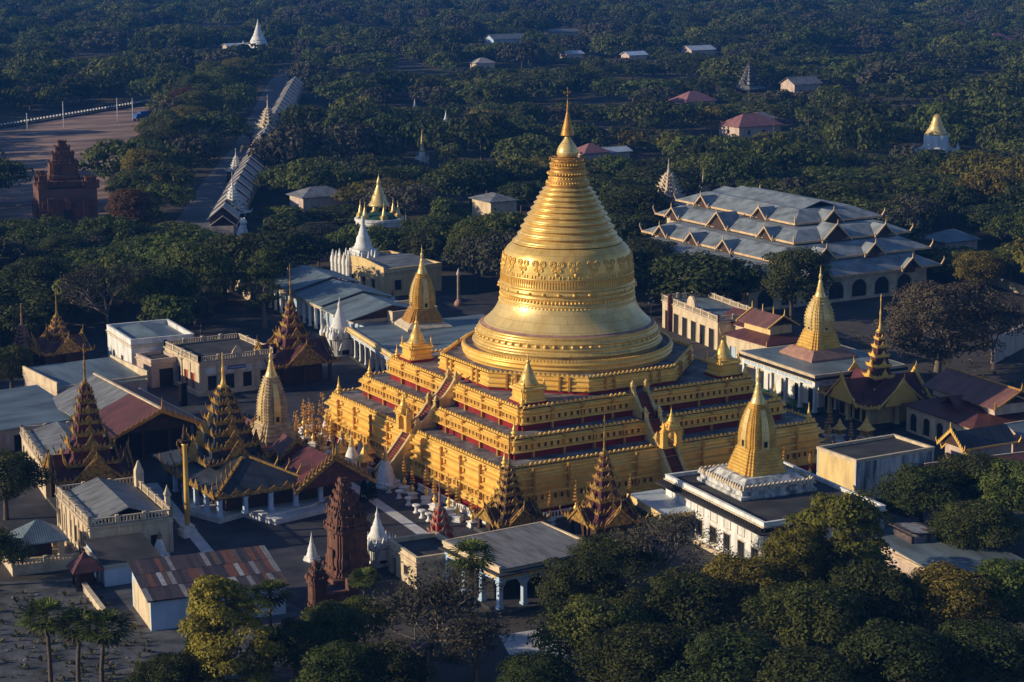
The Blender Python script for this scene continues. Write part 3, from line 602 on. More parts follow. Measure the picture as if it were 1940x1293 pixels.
def tier_stack(root, z, a0, n, H, rm, tm, c=(0,0), shrink=.80, spire=3.2, fringe=.42, spmat=None, sizes=None):
    """receding roofs of a pyatthat and its spire; each roof is a part and its carved trim a sub-part"""
    sizes = sizes or [a0*shrink**i for i in range(n)]; n = len(sizes); hs = [(q/sizes[0])**.45 for q in sizes]; tot = sum(hs)
    for i in range(n):
        a = sizes[i]; nx = sizes[i+1] if i+1 < n else a*.75; cs = min(1.0, .35+.45*a/2)
        h = H*hs[i]/tot; b = min(nx*.94, a*.80); r = MB()
        r.rings([[(c[0]+x*q, c[1]+y*q, z+zz) for x,y in ((-1,-1),(1,-1),(1,1),(-1,1))] for q, zz in ((a-.05,.02),(a*.84,h*.13),((a+b)/2*.95,h*.27),(b,h*.44))], True, True, False)
        r.mi = 1; r.rings([[(c[0]+x*q, c[1]+y*q, z+zz) for x,y in ((-1,-1),(1,-1),(1,1),(-1,1))] for q, zz in ((b,h*.44),(b*.985,h*.45),(b*.985,h*1.001+.04))], True, False, True)
        o = r.build('tier_roof', [rm, WOOD if rm is not REDD and tm is GOLDO else rm], root); t = MB(); f = max(.14, fringe*cs)
        eave_trim(t, a, a, z, .16+.08*cs, f, max(.3,.6*cs), True, c, True, max(.45,cs))
        t.sq([(b*1.0+.03,0),(b*1.0+.05,.1*cs+.04),(b+.02,.12*cs+.06)], c, z+h*.86)
        t.build('carved_trim', tm, o)
        z += h
    s = MB(); k = sizes[-1]*.62; s.sq([(k,0),(k*1.1,.12),(k*.8,.3)], c, z)
    s.lathe([(k*.8,.28),(k*.62,.5),(k*.66,.62),(k*.4,.9),(k*.3,spire*.42),(k*.42,spire*.46),(k*.34,spire*.52),(k*.16,spire*.62),(max(.07,k*.12),spire*.8),(max(.12,k*.18),spire*.83),(.05,spire*.93),(.03,spire)], 10, c, True, z)
    s.build('spire', spmat or tm, root)
    return z+spire
def columns(root, pts, z0, z1, r, m, name='column', cap=True):
    for x, y in pts:
        b = MB(); b.sq([(r*1.35,z0),(r*1.35,z0+.25),(r,z0+.3),(r,z1-.35),(r*1.3,z1-.3),(r*1.3,z1)], (x,y)); b.build(name, m, root)
CP = [(-1,-.72),(-.9,-.72),(-.9,-.86),(-.8,-.86),(-.8,-1),(.8,-1),(.8,-.86),(.9,-.86),(.9,-.72),(1,-.72),(1,.72),(.9,.72),(.9,.86),(.8,.86),(.8,1),(-.8,1),(-.8,.86),(-.9,.86),(-.9,.72),(-1,.72)]
def sikhara(root, c, z, base, shaft0, shaft1, hb, hs, hp, mbase, mshaft, mspire, ribs=22, steps=6, panel=True, belly=.22, pmat=None):
    """square tower: stepped pyramid, bulging ribbed shaft and round spire (half widths and heights)"""
    b = MB(); pr = []
    for i in range(steps):
        w = base+(shaft0*1.12-base)*i/steps; w2 = base+(shaft0*1.12-base)*(i+1)/steps; z0, z1 = hb*i/steps, hb*(i+1)/steps; d = z1-z0
        pr += [(w,z0),(w,z0+d*.30),(w+.07,z0+d*.36),(w+.07,z0+d*.55),(w-.06,z0+d*.62),((w+w2)/2-.06,z0+d*.98)]
    b.sq(pr, c, z, CP); b.build('stepped_base', mbase, root)
    b = MB(); pr = []
    for i in range(ribs+1):
        f = i/ribs; w = shaft0+(shaft1-shaft0)*(f**1.7)+belly*math.sin(PI*min(1,f*1.05))*.5; d = hs/ribs
        pr += [(w,hb+hs*f),(w+.15,hb+hs*f+d*.10),(w+.15,hb+hs*f+d*.42),(w-.01,hb+hs*f+d*.52)]
    b.sq(pr, c, z, CP); sh = b.build('tower_shaft', mshaft, root)
    if panel:
        p = MB()
        for k in range(4):
            p.M = Matrix.Translation((c[0],c[1],z)) @ Matrix.Rotation(k*PI/2,4,'Z'); rs = []
            for i in range(9):
                f = i/8*.9; w = shaft0+(shaft1-shaft0)*(f**1.7)+belly*math.sin(PI*min(1,f*1.05))*.5; g = w*.30
                rs.append([(-g,-w-.22,hb+hs*f),(g,-w-.22,hb+hs*f),(g,-w+.2,hb+hs*f),(-g,-w+.2,hb+hs*f)])
            p.rings(rs)
        p.build('central_panel', pmat or mspire, sh)
        p = MB()
        for k in range(4):
            p.M = Matrix.Translation((c[0],c[1],z)) @ Matrix.Rotation(k*PI/2,4,'Z'); w = shaft0+.26; p.box(-.22,-w-.04,hb+.25,.22,-w+.3,hb+.95)
        p.build('niche', DARK, sh)
    s = MB(); k = shaft1*1.05; zt = hb+hs
    s.lathe([(k*1.02,zt-.05),(k*1.1,zt+.12),(k*.98,zt+.25),(k*1.02,zt+.4),(k*.88,zt+.5),(k*.9,zt+.65),(k*.76,zt+.75),(k*.78,zt+.9),(k*.62,zt+hp*.26),(k*.64,zt+hp*.29),(k*.50,zt+hp*.34),(k*.52,zt+hp*.37),(k*.4,zt+hp*.43),(k*.42,zt+hp*.46),(k*.3,zt+hp*.52),(k*.22,zt+hp*.56),(k*.36,zt+hp*.62),(k*.26,zt+hp*.70),(k*.1,zt+hp*.78),(k*.16,zt+hp*.81),(k*.07,zt+hp*.85),(.02,zt+hp)], 20, c, True, z)
    s.build('spire', mspire, root)
def stupa_mb(b, c, z, r, h, n=20, sq=True):
    if sq: b.sq([(r*1.25,0),(r*1.25,h*.05),(r*1.12,h*.06),(r*1.12,h*.12),(r*1.2,h*.13),(r*1.2,h*.15),(r*.98,h*.16),(r*.98,h*.21)], c, z)
    b.lathe([(r*.95,h*.205),(r*.95,h*.25),(r*.82,h*.27),(r*.8,h*.31),(r*.7,h*.33),(r*.64,h*.44),(r*.52,h*.48),(r*.46,h*.50),(r*.42,h*.56),(r*.36,h*.58),(r*.32,h*.63),(r*.25,h*.66),(r*.18,h*.74),(r*.22,h*.77),(r*.15,h*.82),(r*.06,h*.88),(.015,h)], n, c, True, z)

# ------------------------------------------------------------------ temples and halls of the compound
def rep(face, a0, a1, n, w, b0, b1, kind, pane=None):
    st = (a1-a0)/n
    return [(face, a0+st*(i+.5)-w/2, w, b0, b1, kind)+((pane,) if pane else ()) for i in range(n)]
def rowmerlon(root, x0, y0, x1, y1, z, m, h=.35, step=.6, name='roof_merlons'):
    b = MB()
    for (ax,ay,bx,by) in ((x0,y0,x1,y0),(x1,y0,x1,y1),(x1,y1,x0,y1),(x0,y1,x0,y0)):
        L = math.hypot(bx-ax,by-ay); n = max(1,int(L/step))
        for i in range(n):
            f = (i+.5)/n; x, y = ax+(bx-ax)*f, ay+(by-ay)*f; b.sq([(.2,0),(.22,h*.5),(.03,h)], (x,y), z)
    return b.build(name, m, root)
# -- white temple, front right, with the pale gold tower
LW, WW = 16.2, 22.8
A = hall('white_temple', 'long white temple hall with dark flat roof carrying a ribbed gold tower', 'temple', (-10.6,-59.3), LW, WW, 6.0, WHITE, rz=R(-5.5), par=.42, edge=WHITE,
  ops=[('left',a,1.5,1.0,3.0,'window') for a in (1.2,4.4,7.6,10.8,14.0,17.2,20.2)]+[('front',a,1.5,1.0,3.0,'window') for a in (1.4,4.6,8.0,11.2)], plinth=.5)
b = MB()
for i in range(7):
    y = 1.6+i*3.1; b.box(-.07, WW-y-1.6, 3.6, -.002, WW-y, 3.68); b.box(-.07, WW-y-1.6, 4.72, -.002, WW-y, 4.8); b.box(-.07, WW-y-1.6, 3.682, -.002, WW-y-1.52, 4.718); b.box(-.07, WW-y-.08, 3.682, -.002, WW-y, 4.718)
b.build('wall_moulding', TRIM, A)
rowmerlon(A, -.25,-.25,LW+.25,WW+.25, 5.55, DARK, .34, .55, 'eave_fringe')
E1 = MB(); E1.box(-1.0,-1.0,5.28,LW+1,WW+1,5.42); E1.build('eave', SLAB, A)
cc = (8.0,14.9)
b = MB(); b.sq([(5.1,6.05),(5.2,6.2),(5.2,6.5),(4.9,6.6),(4.9,7.0),(5.15,7.1),(5.15,7.3),(4.5,7.35),(3.5,8.15)], cc); b.build('white_plinth', WHITES, A)
rowmerlon(A, cc[0]-4.95,cc[1]-4.95,cc[0]+4.95,cc[1]+4.95, 7.3, TRIM, .55, .55, 'plinth_merlons')
sikhara(A, cc, 8.0, 2.9, 1.72, .80, 3.0, 5.2, 4.9, GOLDS, GOLDS, GOLDP, ribs=20, steps=8, belly=.25, pmat=GOLDP)
# -- pale hall behind the right side, white colonnade, brown and gold tower
LB, WB = 15.5, 19.0
B = thing('colonnade_temple', 'white colonnaded temple with black scalloped eaves and a gold tower on a pink stepped base', 'temple', (43.0,-.5,0), R(-3))
b = MB(); b.box(-.6,-.6,0,LB+.6,WB+.6,.35); b.build('floor_slab', GREEN, B)
b = MB(); b.box(2.2,2.2,.36,LB-2.2,WB-2.2,5.2); b.build('inner_wall', WHITE, B)
for i in range(6): columns(B, [(0,WB*i/5)], .355, 4.3, .24, WHITE)
for i in range(1,5): columns(B, [(LB*i/4,0)], .355, 4.3, .24, WHITE)
for i in range(4):
    o = MB(); y = 3.2+i*3.6; o.box(2.1,y,.4,2.198,y+1.5,3.0); o.build('door', DARK, B)
for i in range(3):
    o = MB(); x = 3.4+i*3.6; o.box(x,2.1,.4,x+1.5,2.198,3.0); o.build('door', DARK, B)
b = MB(); b.box(-.3,-.3,4.301,LB+.3,WB+.3,5.2); b.build('architrave', WHITE, B)
b = MB()
for i in range(10): b.box(-.36,.5+i*1.85,4.5,-.302,1.9+i*1.85,5.0)
for i in range(7): b.box(.8+i*2.1,-.36,4.5,2.4+i*2.1,-.302,5.0)
b.build('blue_panels', BLUEW, B)
b = MB(); b.box(-1.0,-1.0,5.201,LB+1,WB+1,5.34); b.box(-.5,-.5,5.341,LB+.5,WB+.5,6.0); b.box(-.62,-.62,6.001,LB+.62,WB+.62,6.14); b.build('roof', TRIM, B)
b = MB(); b.face([(-.3,-.3,6.15),(LB+.3,-.3,6.15),(LB+.3,WB+.3,6.15),(-.3,WB+.3,6.15)]); b.build('roof_deck', TEAL, B)
rowmerlon(B, -.75,-.75,LB+.75,WB+.75, 5.35, DARK, .42, .42, 'eave_fringe')
cb = (8.3,11.0)
b = MB(); b.sq([(4.3,6.16),(4.35,6.35),(4.3,6.5),(3.0,7.6)], cb); b.build('pink_base', BROWNST, B)
sikhara(B, cb, 7.5, 2.75, 1.65, .78, 2.7, 5.0, 5.1, GOLDS, GOLDP, GOLDP, ribs=10, steps=6, belly=.55)
# -- hall behind the left side, blue panels, brown-gold tower
LV, WV = 24.0, 23.5
Vb = thing('blue_panel_temple', 'long hall with teal roof and blue frieze panels carrying a slim brown-gold tower', 'temple', (-1.6,49.5,0), R(-9))
b = MB(); b.box(-.5,-.5,0,LV+.5,WV+.5,.3); b.build('floor_slab', SLAB, Vb)
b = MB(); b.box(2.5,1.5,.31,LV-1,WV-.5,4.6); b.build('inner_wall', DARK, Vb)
for i in range(9): columns(Vb, [(0,WV*i/8)], .305, 3.5, .22, WHITE)
b = MB(); b.box(-.25,-.25,3.501,LV+.2,WV+.2,4.4); b.build('architrave', WHITE, Vb)
b = MB()
for i in range(12): b.box(-.31,.4+i*1.92,3.66,-.252,1.9+i*1.92,4.2)
b.build('blue_panels', BLUEW, Vb)
b = MB(); b.box(-.9,-.9,4.401,LV+.5,WV+.5,4.55); b.box(-.55,-.55,4.551,-.1,WV+.4,5.05); b.box(-.1,-.55,4.551,LV,-.1,5.05); b.build('cornice', YELL, Vb)
b = MB(); b.slab([(-.1,-.1,4.75),(LV,-.1,5.4),(LV,WV+.4,5.4),(-.1,WV+.4,4.75)], .15); b.build('roof', TEALY, Vb)
cv = (11.7,20.2)
b = MB(); b.sq([(4.0,4.6),(4.0,5.3),(2.7,6.1)], cv); b.build('pale_base', TRIM, Vb)
sikhara(Vb, cv, 5.9, 3.0, 1.72, .80, 2.3, 5.6, 4.9, GOLDO, GOLDS, GOLDP, ribs=16, steps=7, belly=.4)
# -- grey roofed hall in front, pale blue colonnade
C_ = thing('grey_roof_hall', 'pale blue open hall with flat grey sheet roof below the nearest pagoda corner', 'hall', (-42.0,-54.4,0), R(3))
LC, WC = 12.6, 10.8
b = MB(); b.box(-.6,-1.2,0,LC+.6,WC+.4,.4); b.build('floor_slab', SLAB, C_)
for x in (0.0,3.1,6.3,9.4,12.6): columns(C_, [(x,0)], .405, 3.5, .26, BLUEW)
for y in (3.5,7.0,10.6): columns(C_, [(0,y)], .405, 3.5, .26, BLUEW)
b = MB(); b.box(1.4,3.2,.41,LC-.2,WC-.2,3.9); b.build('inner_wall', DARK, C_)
b = MB()
for x in (0.0,3.1,6.3,9.4):
    for s0,s1 in ((.28,.95),(2.15,2.84)): b.tri((x+s0,-.05,3.5),(x+s1,-.05,3.5),(x+(s0 if s0 < 1 else s1),-.05,2.5),(0,.15,0))
b.build('column_brackets', BLUEW, C_)
b = MB(); b.box(-.2,-.2,3.501,LC+.2,WC+.2,4.4); b.build('architrave', BLUEW, C_)
b = MB()
for i in range(4): b.box(.3+i*3.15,-.26,3.72,2.9+i*3.15,-.202,4.2)
for i in range(3): b.box(-.26,.4+i*3.5,3.72,-.202,3.2+i*3.5,4.2)
b.build('yellow_panels', YELL, C_)
b = MB(); b.box(-.9,-1.3,4.401,LC+.9,WC+.5,4.55); b.build('eave', SLAB, C_)
b = MB(); b.box(-.3,-.4,4.551,LC+.3,WC+.3,4.95); b.box(-.4,-.5,4.951,-.1,WC+.4,5.3); b.box(LC+.1,-.5,4.951,LC+.4,WC+.4,5.3); b.box(-.1,WC+.1,4.951,LC+.1,WC+.4,5.3); b.build('parapet', CREAM, C_)
b = MB(); b.slab([(-.1,-.6,5.0),(LC+.1,-.6,5.0),(LC+.1,WC+.1,5.25),(-.1,WC+.1,5.25)], .1); b.build('roof', GREYT, C_)
# -- two toned block, right
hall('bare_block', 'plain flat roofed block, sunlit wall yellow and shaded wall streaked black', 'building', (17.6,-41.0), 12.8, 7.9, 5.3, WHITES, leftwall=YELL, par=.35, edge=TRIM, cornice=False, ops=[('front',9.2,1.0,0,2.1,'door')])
# -- small cream lodge and tin canopy
hall('parapet_lodge', 'small flat dark roofed lodge with thick cream parapet left of the grey roofed hall', 'building', (-46.2,-43.2), 6.0, 8.0, 3.2, CREAM, rz=R(-4), par=.5, ops=[('left',1.2,1.0,0,2.1,'door'),('left',4.5,1.2,.9,2.1,'window')])
t = thing('tin_canopy', 'bright corrugated tin canopy with timber fascia beside the white temple', 'canopy', (-13.4,-43.0,0), R(-8))
b = MB(); b.slab([(0,0,3.6),(4.6,0,3.75),(4.6,9.2,4.05),(0,9.2,3.9)], .06); b.build('roof', WTIN, t)
b = MB(); b.box(-.12,-.1,3.1,-.02,9.3,3.95); b.box(-.02,-.12,3.2,4.7,-.02,3.72); b.build('fascia', YELL, t)
for x,y in ((.1,.1),(4.4,.1),(.1,4.6),(.1,9.0),(4.4,9.0)):
    b = MB(); b.box(x-.08,y-.08,0,x+.08,y+.08,3.3); b.build('post', WOOD, t)
b = MB(); b.box(.6,1.0,.0,4.0,8.5,2.2); b.build('green_screen', GREEN, t)
# -- balustraded cream hall with the blue sign
Fh = hall('balustrade_hall', 'cream hall with roof balustrade, red side doors and a blue sign board', 'hall', (-31.0,58.0), 12.8, 14.6, 5.3, CREAM, rz=0, par=.8, bal=True, plinth=.7,
  ops=rep('front',.6,12.4,4,1.5,.7,3.0,'door')+[('left',8.2,1.5,.7,3.2,'door',REDD),('left',11.0,1.5,.7,3.2,'door',REDD),('left',2.2,1.5,.7,3.2,'door'),('left',5.2,1.5,.7,3.2,'door')])
for x in (.15,3.1,6.3,9.4,12.4): b = MB(); b.box(x-.2,-.14,.7,x+.2,0,4.7); b.build('pilaster', TRIM, Fh)
for y in (.15,3.8,7.4,11,14.2): b = MB(); b.box(-.14,y-.2,.7,0,y+.2,4.7); b.build('pilaster', TRIM, Fh)
b = MB()
for x in (1.0,3.9,7.0,10.0): b.box(x,-.06,3.3,x+1.7,-.005,4.3)
b.build('over_door_panels', WHITE, Fh)
b = MB(); b.box(4.6,-.30,3.75,7.6,-.2,4.35); sg = b.build('sign_board', BLUEP, Fh)
b = MB()
for i in range(7): torus_x = 4.85+i*.4; b.box(torus_x,-.325,3.92,torus_x+.05,-.301,4.18); b.box(torus_x+.052,-.325,4.13,torus_x+.26,-.301,4.18); b.box(torus_x+.052,-.325,3.92,torus_x+.26,-.301,3.97); b.box(torus_x+.21,-.325,3.972,torus_x+.26,-.301,4.128 if i%2 else 4.06)
b.build('sign_lettering', WHITE, sg)
b = MB(); b.sq([(.9,6.1),(.8,6.5),(.5,6.9),(.1,7.4)], (6.4,.1), poly=[(-1,-.15),(1,-.15),(1,.15),(-1,.15)]); b.build('pediment', CREAM, Fh)
# -- white block with low gables behind, its annex, and the porch
hall('white_gabled_block', 'white two storey block behind the cream balustraded hall, tin roof inside its parapet', 'building', (-36.0,74.4), 10.4, 14.0, 5.7, WHITE, rz=R(-4), par=.8, rm=TEAL, ops=[('front',2.0,1.2,1.2,3.0,'window'),('left',3,1.2,1.2,3,'window'),('left',8,1.2,1.2,3,'window')])
b = MB(); gable_shell(b, .4,.6,10.0,13.4,5.8,.75,'y'); b.build('roof_sheets', TEAL, bpy.data.objects['white_gabled_block'])
hall('porch_lodge', 'rosy cream porch with one wide dark door between white block and balustraded hall', 'building', (-35.4,67.2), 4.6, 6.0, 4.0, PINKW, par=.45, ops=[('front',1.3,2.4,0,2.9,'door')], rz=R(2))
# -- teal roofed range on the left
hall('teal_roof_range', 'low pinkish range with teal sheet roof behind raised cream gable parapets', 'building', (-53.9,57.4), 14.4, 13.8, 3.6, PINKW, rz=R(3), roof='lean', rm=TEAL, rh=1.0, ov=.1, ops=[('front',3.0,1.1,0,2.1,'door'),('front',8.0,1.1,.9,2.1,'window')])
b = MB(); b.box(-.15,-.3,3.4,.12,14.0,5.0); b.box(14.3,-.3,3.4,14.56,14.0,5.0); b.box(.13,-.3,3.9,14.29,-.05,4.35); b.build('gable_parapet', CREAM, bpy.data.objects['teal_roof_range'])
hall('wide_teal_shed', 'wide shed at the left edge of the picture with pale teal roof and peach wall', 'building', (-71.5,39.5), 16.2, 16.4, 3.2, PINKW, rz=R(6), roof='lean', rm=TEALY, rh=1.6, ov=.35, ops=rep('front',1,15,4,1.3,0,2.2,'door'))
hall('red_roof_shed', 'small shed at the left edge with bright red tin roof', 'building', (-77.0,33.5), 6.2, 7.0, 2.6, PINKW, rz=R(4), roof='lean', rm=REDD, rh=.9, ov=.3, ops=[('front',2,1.2,0,2.1,'door')])
# -- maroon gabled hall
J = thing('maroon_gable_hall', 'open fronted assembly hall with half maroon half grey gable roof and carved gold gable edge', 'hall', (-56.2,26.2,0), R(1))
LJ, WJ = 12.2, 25.0
b = MB(); b.box(-.3,-.3,0,LJ+.3,WJ,.35); b.build('floor_slab', SLAB, J)
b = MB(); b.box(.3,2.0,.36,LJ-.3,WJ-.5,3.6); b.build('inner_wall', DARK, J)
for x in (.2,4.1,8.0,12.0): columns(J, [(x,.2)], .355, 3.9, .2, WOOD)
for y in (5,10,15,20): columns(J, [(12.0,y)], .355, 3.9, .2, WOOD)
m = LJ/2+.4
b = MB(); b.slab([(-1.0,-1.2,3.9),(m,-1.2,7.0),(m,10.5,7.0),(-1.0,10.5,3.9)], .14); b.build('roof', MAROONY, J)
b = MB(); b.slab([(-1.0,10.52,3.86),(m,10.52,6.96),(m,WJ,6.96),(-1.0,WJ,3.86)], .14); b.build('roof', GREYTY, J)
b = MB(); b.slab([(m+.01,-1.2,7.0),(LJ+1.2,-1.2,3.9),(LJ+1.2,WJ,3.9),(m+.01,WJ,7.0)], .14); b.build('roof', MAROONY, J)
b = MB(); b.box(m-.2,-1.3,7.0,m+.2,WJ,7.2); b.box(LJ+1.1,-1.25,3.85,LJ+1.3,WJ,4.05); b.build('ridge_cap', TRIM, J)
g = MB()
g.slab([(-1.3,-1.35,3.75),(m,-1.35,6.95),(m,-1.21,6.95),(-1.3,-1.21,3.75)], .45); g.slab([(m+.01,-1.35,6.95),(LJ+1.5,-1.35,3.75),(LJ+1.5,-1.21,3.75),(m+.01,-1.21,6.95)], .45)
spike(g, m, -1.28, 6.9, 0,-.3, 1.9, .14); spike(g, -1.2,-1.28,3.8,-.8,0,1.0); spike(g, LJ+1.4,-1.28,3.8,.8,0,1.0)
for i in range(9):
    f = (i+.5)/9
    for sx in (-1,1): x = m+sx*(LJ/2+.9)*f; g.tri((x-.2,-1.3,6.95-3.1*f-.05),(x+.2,-1.3,6.95-3.1*f-.05),(x,-1.3,7.5-3.1*f),(0,.06,0))
g.build('carved_bargeboard', GOLDO, J)
b = MB(); b.tri((.2,-.2,3.9),(LJ-.2,-.2,3.9),(m,-.2,6.6),(0,.15,0)); b.build('gable_wall', WOOD, J)
# -- long cream balustraded range, lower left, in two halves with a gilded spire pavilion between
K1 = hall('cream_range', 'cream balustraded range with grey tin gable behind the left gilded spire', 'building', (-70.0,13.6), 9.6, 20.0, 4.2, CREAM, rz=R(-9), par=.75, bal=True, ops=[('left',a,1.2,.8,2.8,'window') for a in (1.2,4.2,7.2,10.2,13.2,16.2)])
b = MB(); gable_shell(b, .5,.6,9.1,19.4,4.35,1.1,'y'); b.build('roof_sheets', GREYTY, K1)
K2 = hall('near_cream_range', 'cream balustraded range with patched grey gable and stuccoed front, nearest of the left buildings', 'building', (-74.0,-15.0), 9.9, 16.0, 4.3, CREAM, rz=R(-5), par=.85, bal=True,
  ops=[('left',a,1.1,.7,2.8,'window') for a in (1.0,3.6,6.2,8.8,11.4,13.8)]+[('front',a,1.3,.8,2.4,'window') for a in (1.2,4.2,7.2)])
b = MB(); gable_shell(b, .5,.8,9.4,15.4,4.4,1.5,'y'); b.build('roof_sheets', GREYTY, K2)
for i in range(8): b = MB(); b.box(-.16,.6+i*2.1,.0,0,.95+i*2.1,4.1); b.build('pilaster', TRIM, K2)
for x in (.2,3.4,6.6,9.6): b = MB(); b.box(x-.18,-.16,0,x+.18,0,4.1); b.build('pilaster', TRIM, K2)
b = MB(); b.sq([(.35,0),(.35,.3),(.28,.4),(.28,1.6),(.4,1.8),(.2,2.3),(.02,3.0)], (10.2,3.0), 4.4); b.sq([(.5,0),(.5,2.0),(.35,2.4),(.1,3.2)], (9.9,14.5), 4.4); b.build('corner_ornament', TRIM, K2)
# -- lean-to, patched shed, kiosks
hall('white_lean_to', 'whitewashed lean-to with dark slab roof against the near cream range', 'building', (-75.6,-24.4), 6.4, 7.6, 2.6, BLUEW, rz=R(-4), roof='lean', rm=SLAB, rh=.7, ov=.2)
hall('patched_roof_shed', 'long pale blue shed whose corrugated roof is patched with rusty and bright sheets', 'shed', (-76.4,-41.0), 14.6, 9.0, 3.3, BLUEW, rz=R(-8), roof='lean', rm=None, rh=1.5, ov=.35, leftwall=CREAM, cornice=False)
t = thing('blue_roof_kiosk', 'open pavilion with blue-green hipped roof and balustraded terrace at the left edge', 'pavilion', (-79.17, -12.18), R(-6))
b = MB(); b.box(-3.8,-3.6,0,3.8,3.2,1.1); b.build('terrace', TRIM, t)
b = MB()
for q in ((-3.7,-3.5,3.7,-3.5),(3.7,-3.5,3.7,3.1)): balustrade(b, *q, 1.102, .7)
b.build('balustrade', CREAM, t)
for x,y in ((-2.2,-1.9),(2.2,-1.9),(2.2,1.9),(-2.2,1.9)): columns(t, [(x,y)], 1.102, 3.3, .3, CREAM)
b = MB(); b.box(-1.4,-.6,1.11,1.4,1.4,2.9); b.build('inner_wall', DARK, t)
b = MB(); hip_shell(b, -3.0,-2.8,3.0,2.8,3.3,2.0); b.build('roof', TEAL, t)
t = thing('maroon_kiosk', 'little shrine kiosk with pointed maroon roof below the near cream range', 'kiosk', (-77.37, -23.14), R(-6))
b = MB(); b.box(-1.4,-1.4,0,1.4,1.4,.4); b.build('base', SLAB, t)
for x,y in ((-1.1,-1.1),(1.1,-1.1),(1.1,1.1),(-1.1,1.1)):
    b = MB(); b.box(x-.12,y-.12,.402,x+.12,y+.12,2.2); b.build('post', WOOD, t)
b = MB(); b.sq([(1.75,2.1),(1.75,2.22),(1.1,3.0),(.5,3.5),(.05,4.2)]); b.build('roof', MAROON, t)
b = MB(); b.box(-.8,-.5,.41,.8,1.0,1.6); b.build('shrine', WOOD, t)
# roof of the patched shed: corrugated sheets of several ages
pm = bpy.data.materials.new('patched_tin'); t_, N, L_, p_ = nodes(pm)
tc = N.new('ShaderNodeTexCoord'); mp = N.new('ShaderNodeMapping'); mp.inputs['Rotation'].default_value = (0,0,PI/2); L_.new(tc.outputs['Object'], mp.inputs[0])
bt = N.new('ShaderNodeTexBrick'); bt.inputs['Scale'].default_value = 1.0; bt.inputs['Brick Width'].default_value = 3.1; bt.inputs['Row Height'].default_value = .56; bt.inputs['Mortar Size'].default_value = .015
bt.inputs['Color1'].default_value = (0,0,0,1); bt.inputs['Color2'].default_value = (1,1,1,1); bt.inputs['Mortar'].default_value = (.05,.05,.05,1); bt.offset = .5
L_.new(mp.outputs[0], bt.inputs['Vector'])
nz = N.new('ShaderNodeTexNoise'); nz.inputs['Scale'].default_value = 1.8; nz.inputs['Detail'].default_value = 6; L_.new(tc.outputs['Object'], nz.inputs['Vector'])
ad = N.new('ShaderNodeMath'); ad.operation = 'MULTIPLY_ADD'; L_.new(bt.outputs['Color'], ad.inputs[0]); ad.inputs[1].default_value = .46; L_.new(nz.outputs['Fac'], ad.inputs[2])
cr = N.new('ShaderNodeValToRGB'); L_.new(ad.outputs[0], cr.inputs[0]); e = cr.color_ramp.elements
e[0].position = .30; e[0].color = (.04,.032,.036,1); e[1].position = 1.0; e[1].color = (.36,.38,.40,1)
for ps, c in ((.52,(.07,.05,.052,1)),(.66,(.11,.08,.08,1)),(.76,(.20,.085,.05,1)),(.80,(.20,.19,.20,1))): k = e.new(ps); k.color = c
L_.new(cr.outputs[0], p_.inputs['Base Color']); p_.inputs['Roughness'].default_value = .6
wv = N.new('ShaderNodeTexWave'); wv.bands_direction = 'X'; wv.inputs['Scale'].default_value = 1.6; L_.new(tc.outputs['Object'], wv.inputs['Vector'])
bm_ = N.new('ShaderNodeBump'); bm_.inputs['Distance'].default_value = .04; L_.new(wv.outputs['Fac'], bm_.inputs['Height']); L_.new(bm_.outputs[0], p_.inputs['Normal'])
SHEETS = [mat('tin_sheet_'+n, c, c2, 2.2, .6, .1, streak=(2.5,.5,1), wave=('X',2.6,.025)) for n,c,c2 in (('plum',(.085,.06,.065),(.05,.036,.04)),('rust',(.21,.085,.045),(.10,.05,.035)),('grey',(.27,.27,.28),(.15,.145,.15)),('dark',(.055,.045,.05),(.03,.026,.03)),('bright',(.42,.44,.46),(.24,.25,.26)),('brown',(.14,.09,.075),(.08,.055,.05)))]
rp = random.Random(12); ro = next(o for o in bpy.data.objects if o.parent and o.parent.name == 'patched_roof_shed' and o.name.startswith('roof')); ro.data.materials[0] = SHEETS[3]
b = MB(); n = 27; w_ = 15.3/n; rows = ((-.38,3.0),(2.75,6.2),(5.95,9.38))
for i in range(n):
    for j,(y0,y1) in enumerate(rows):
        b.mi = rp.choices(range(6), (8,2,4,4,2,5))[0] if i > n*.35 or j == 2 else rp.choices(range(6), (9,1,2,6,.6,4))[0]
        x0 = -.36+i*w_; zz = lambda y: 3.3+.1+1.5*(y+.35)/9.7; d = .03+.012*j+rp.uniform(0,.015); e = rp.uniform(-.07,.07)
        b.slab([(x0-.02,y0+e,zz(y0)+d+.02),(x0+w_+.015,y0+e,zz(y0)+d+.02),(x0+w_+.015,y1+e,zz(y1)+d),(x0-.02,y1+e,zz(y1)+d)], .02)
b.build('roof_sheets', SHEETS, ro.parent)
# -- brick tower and its gate
def jag(root, name, c, levels, seed, m):
    r = random.Random(seed); b = MB()
    for w, z0, z1 in levels:
        b.sq([(w,z0),(w*1.06,z0+(z1-z0)*.15),(w*1.06,z0+(z1-z0)*.28),(w*.97,z0+(z1-z0)*.36),(w*.96,z1)], c, 0, CP)
        for k in range(4):
            for i in range(5):
                f = -1+.4*(i+.5)+r.uniform(-.05,.05); h = r.uniform(.15,.5); d = r.uniform(.1,.22)
                x, y = ((f*w,-w),(w,f*w),(f*w,w),(-w,f*w))[k]; b.sq([(d,z1-.05),(d*.9,z1+h*.6),(d*.3,z1+h)], (c[0]+x*.96,c[1]+y*.96))
    return b.build(name, m, root)
t = thing('brick_tower', 'tall ruined red brick temple tower with stepped pointed top in the front court', 'tower', (-50.55, -34.70), R(0)); t.scale = (.88,.88,1.0)
b = MB(); b.box(-3.2,-3.2,0,3.2,3.0,.5); b.build('terrace', BRICK, t)
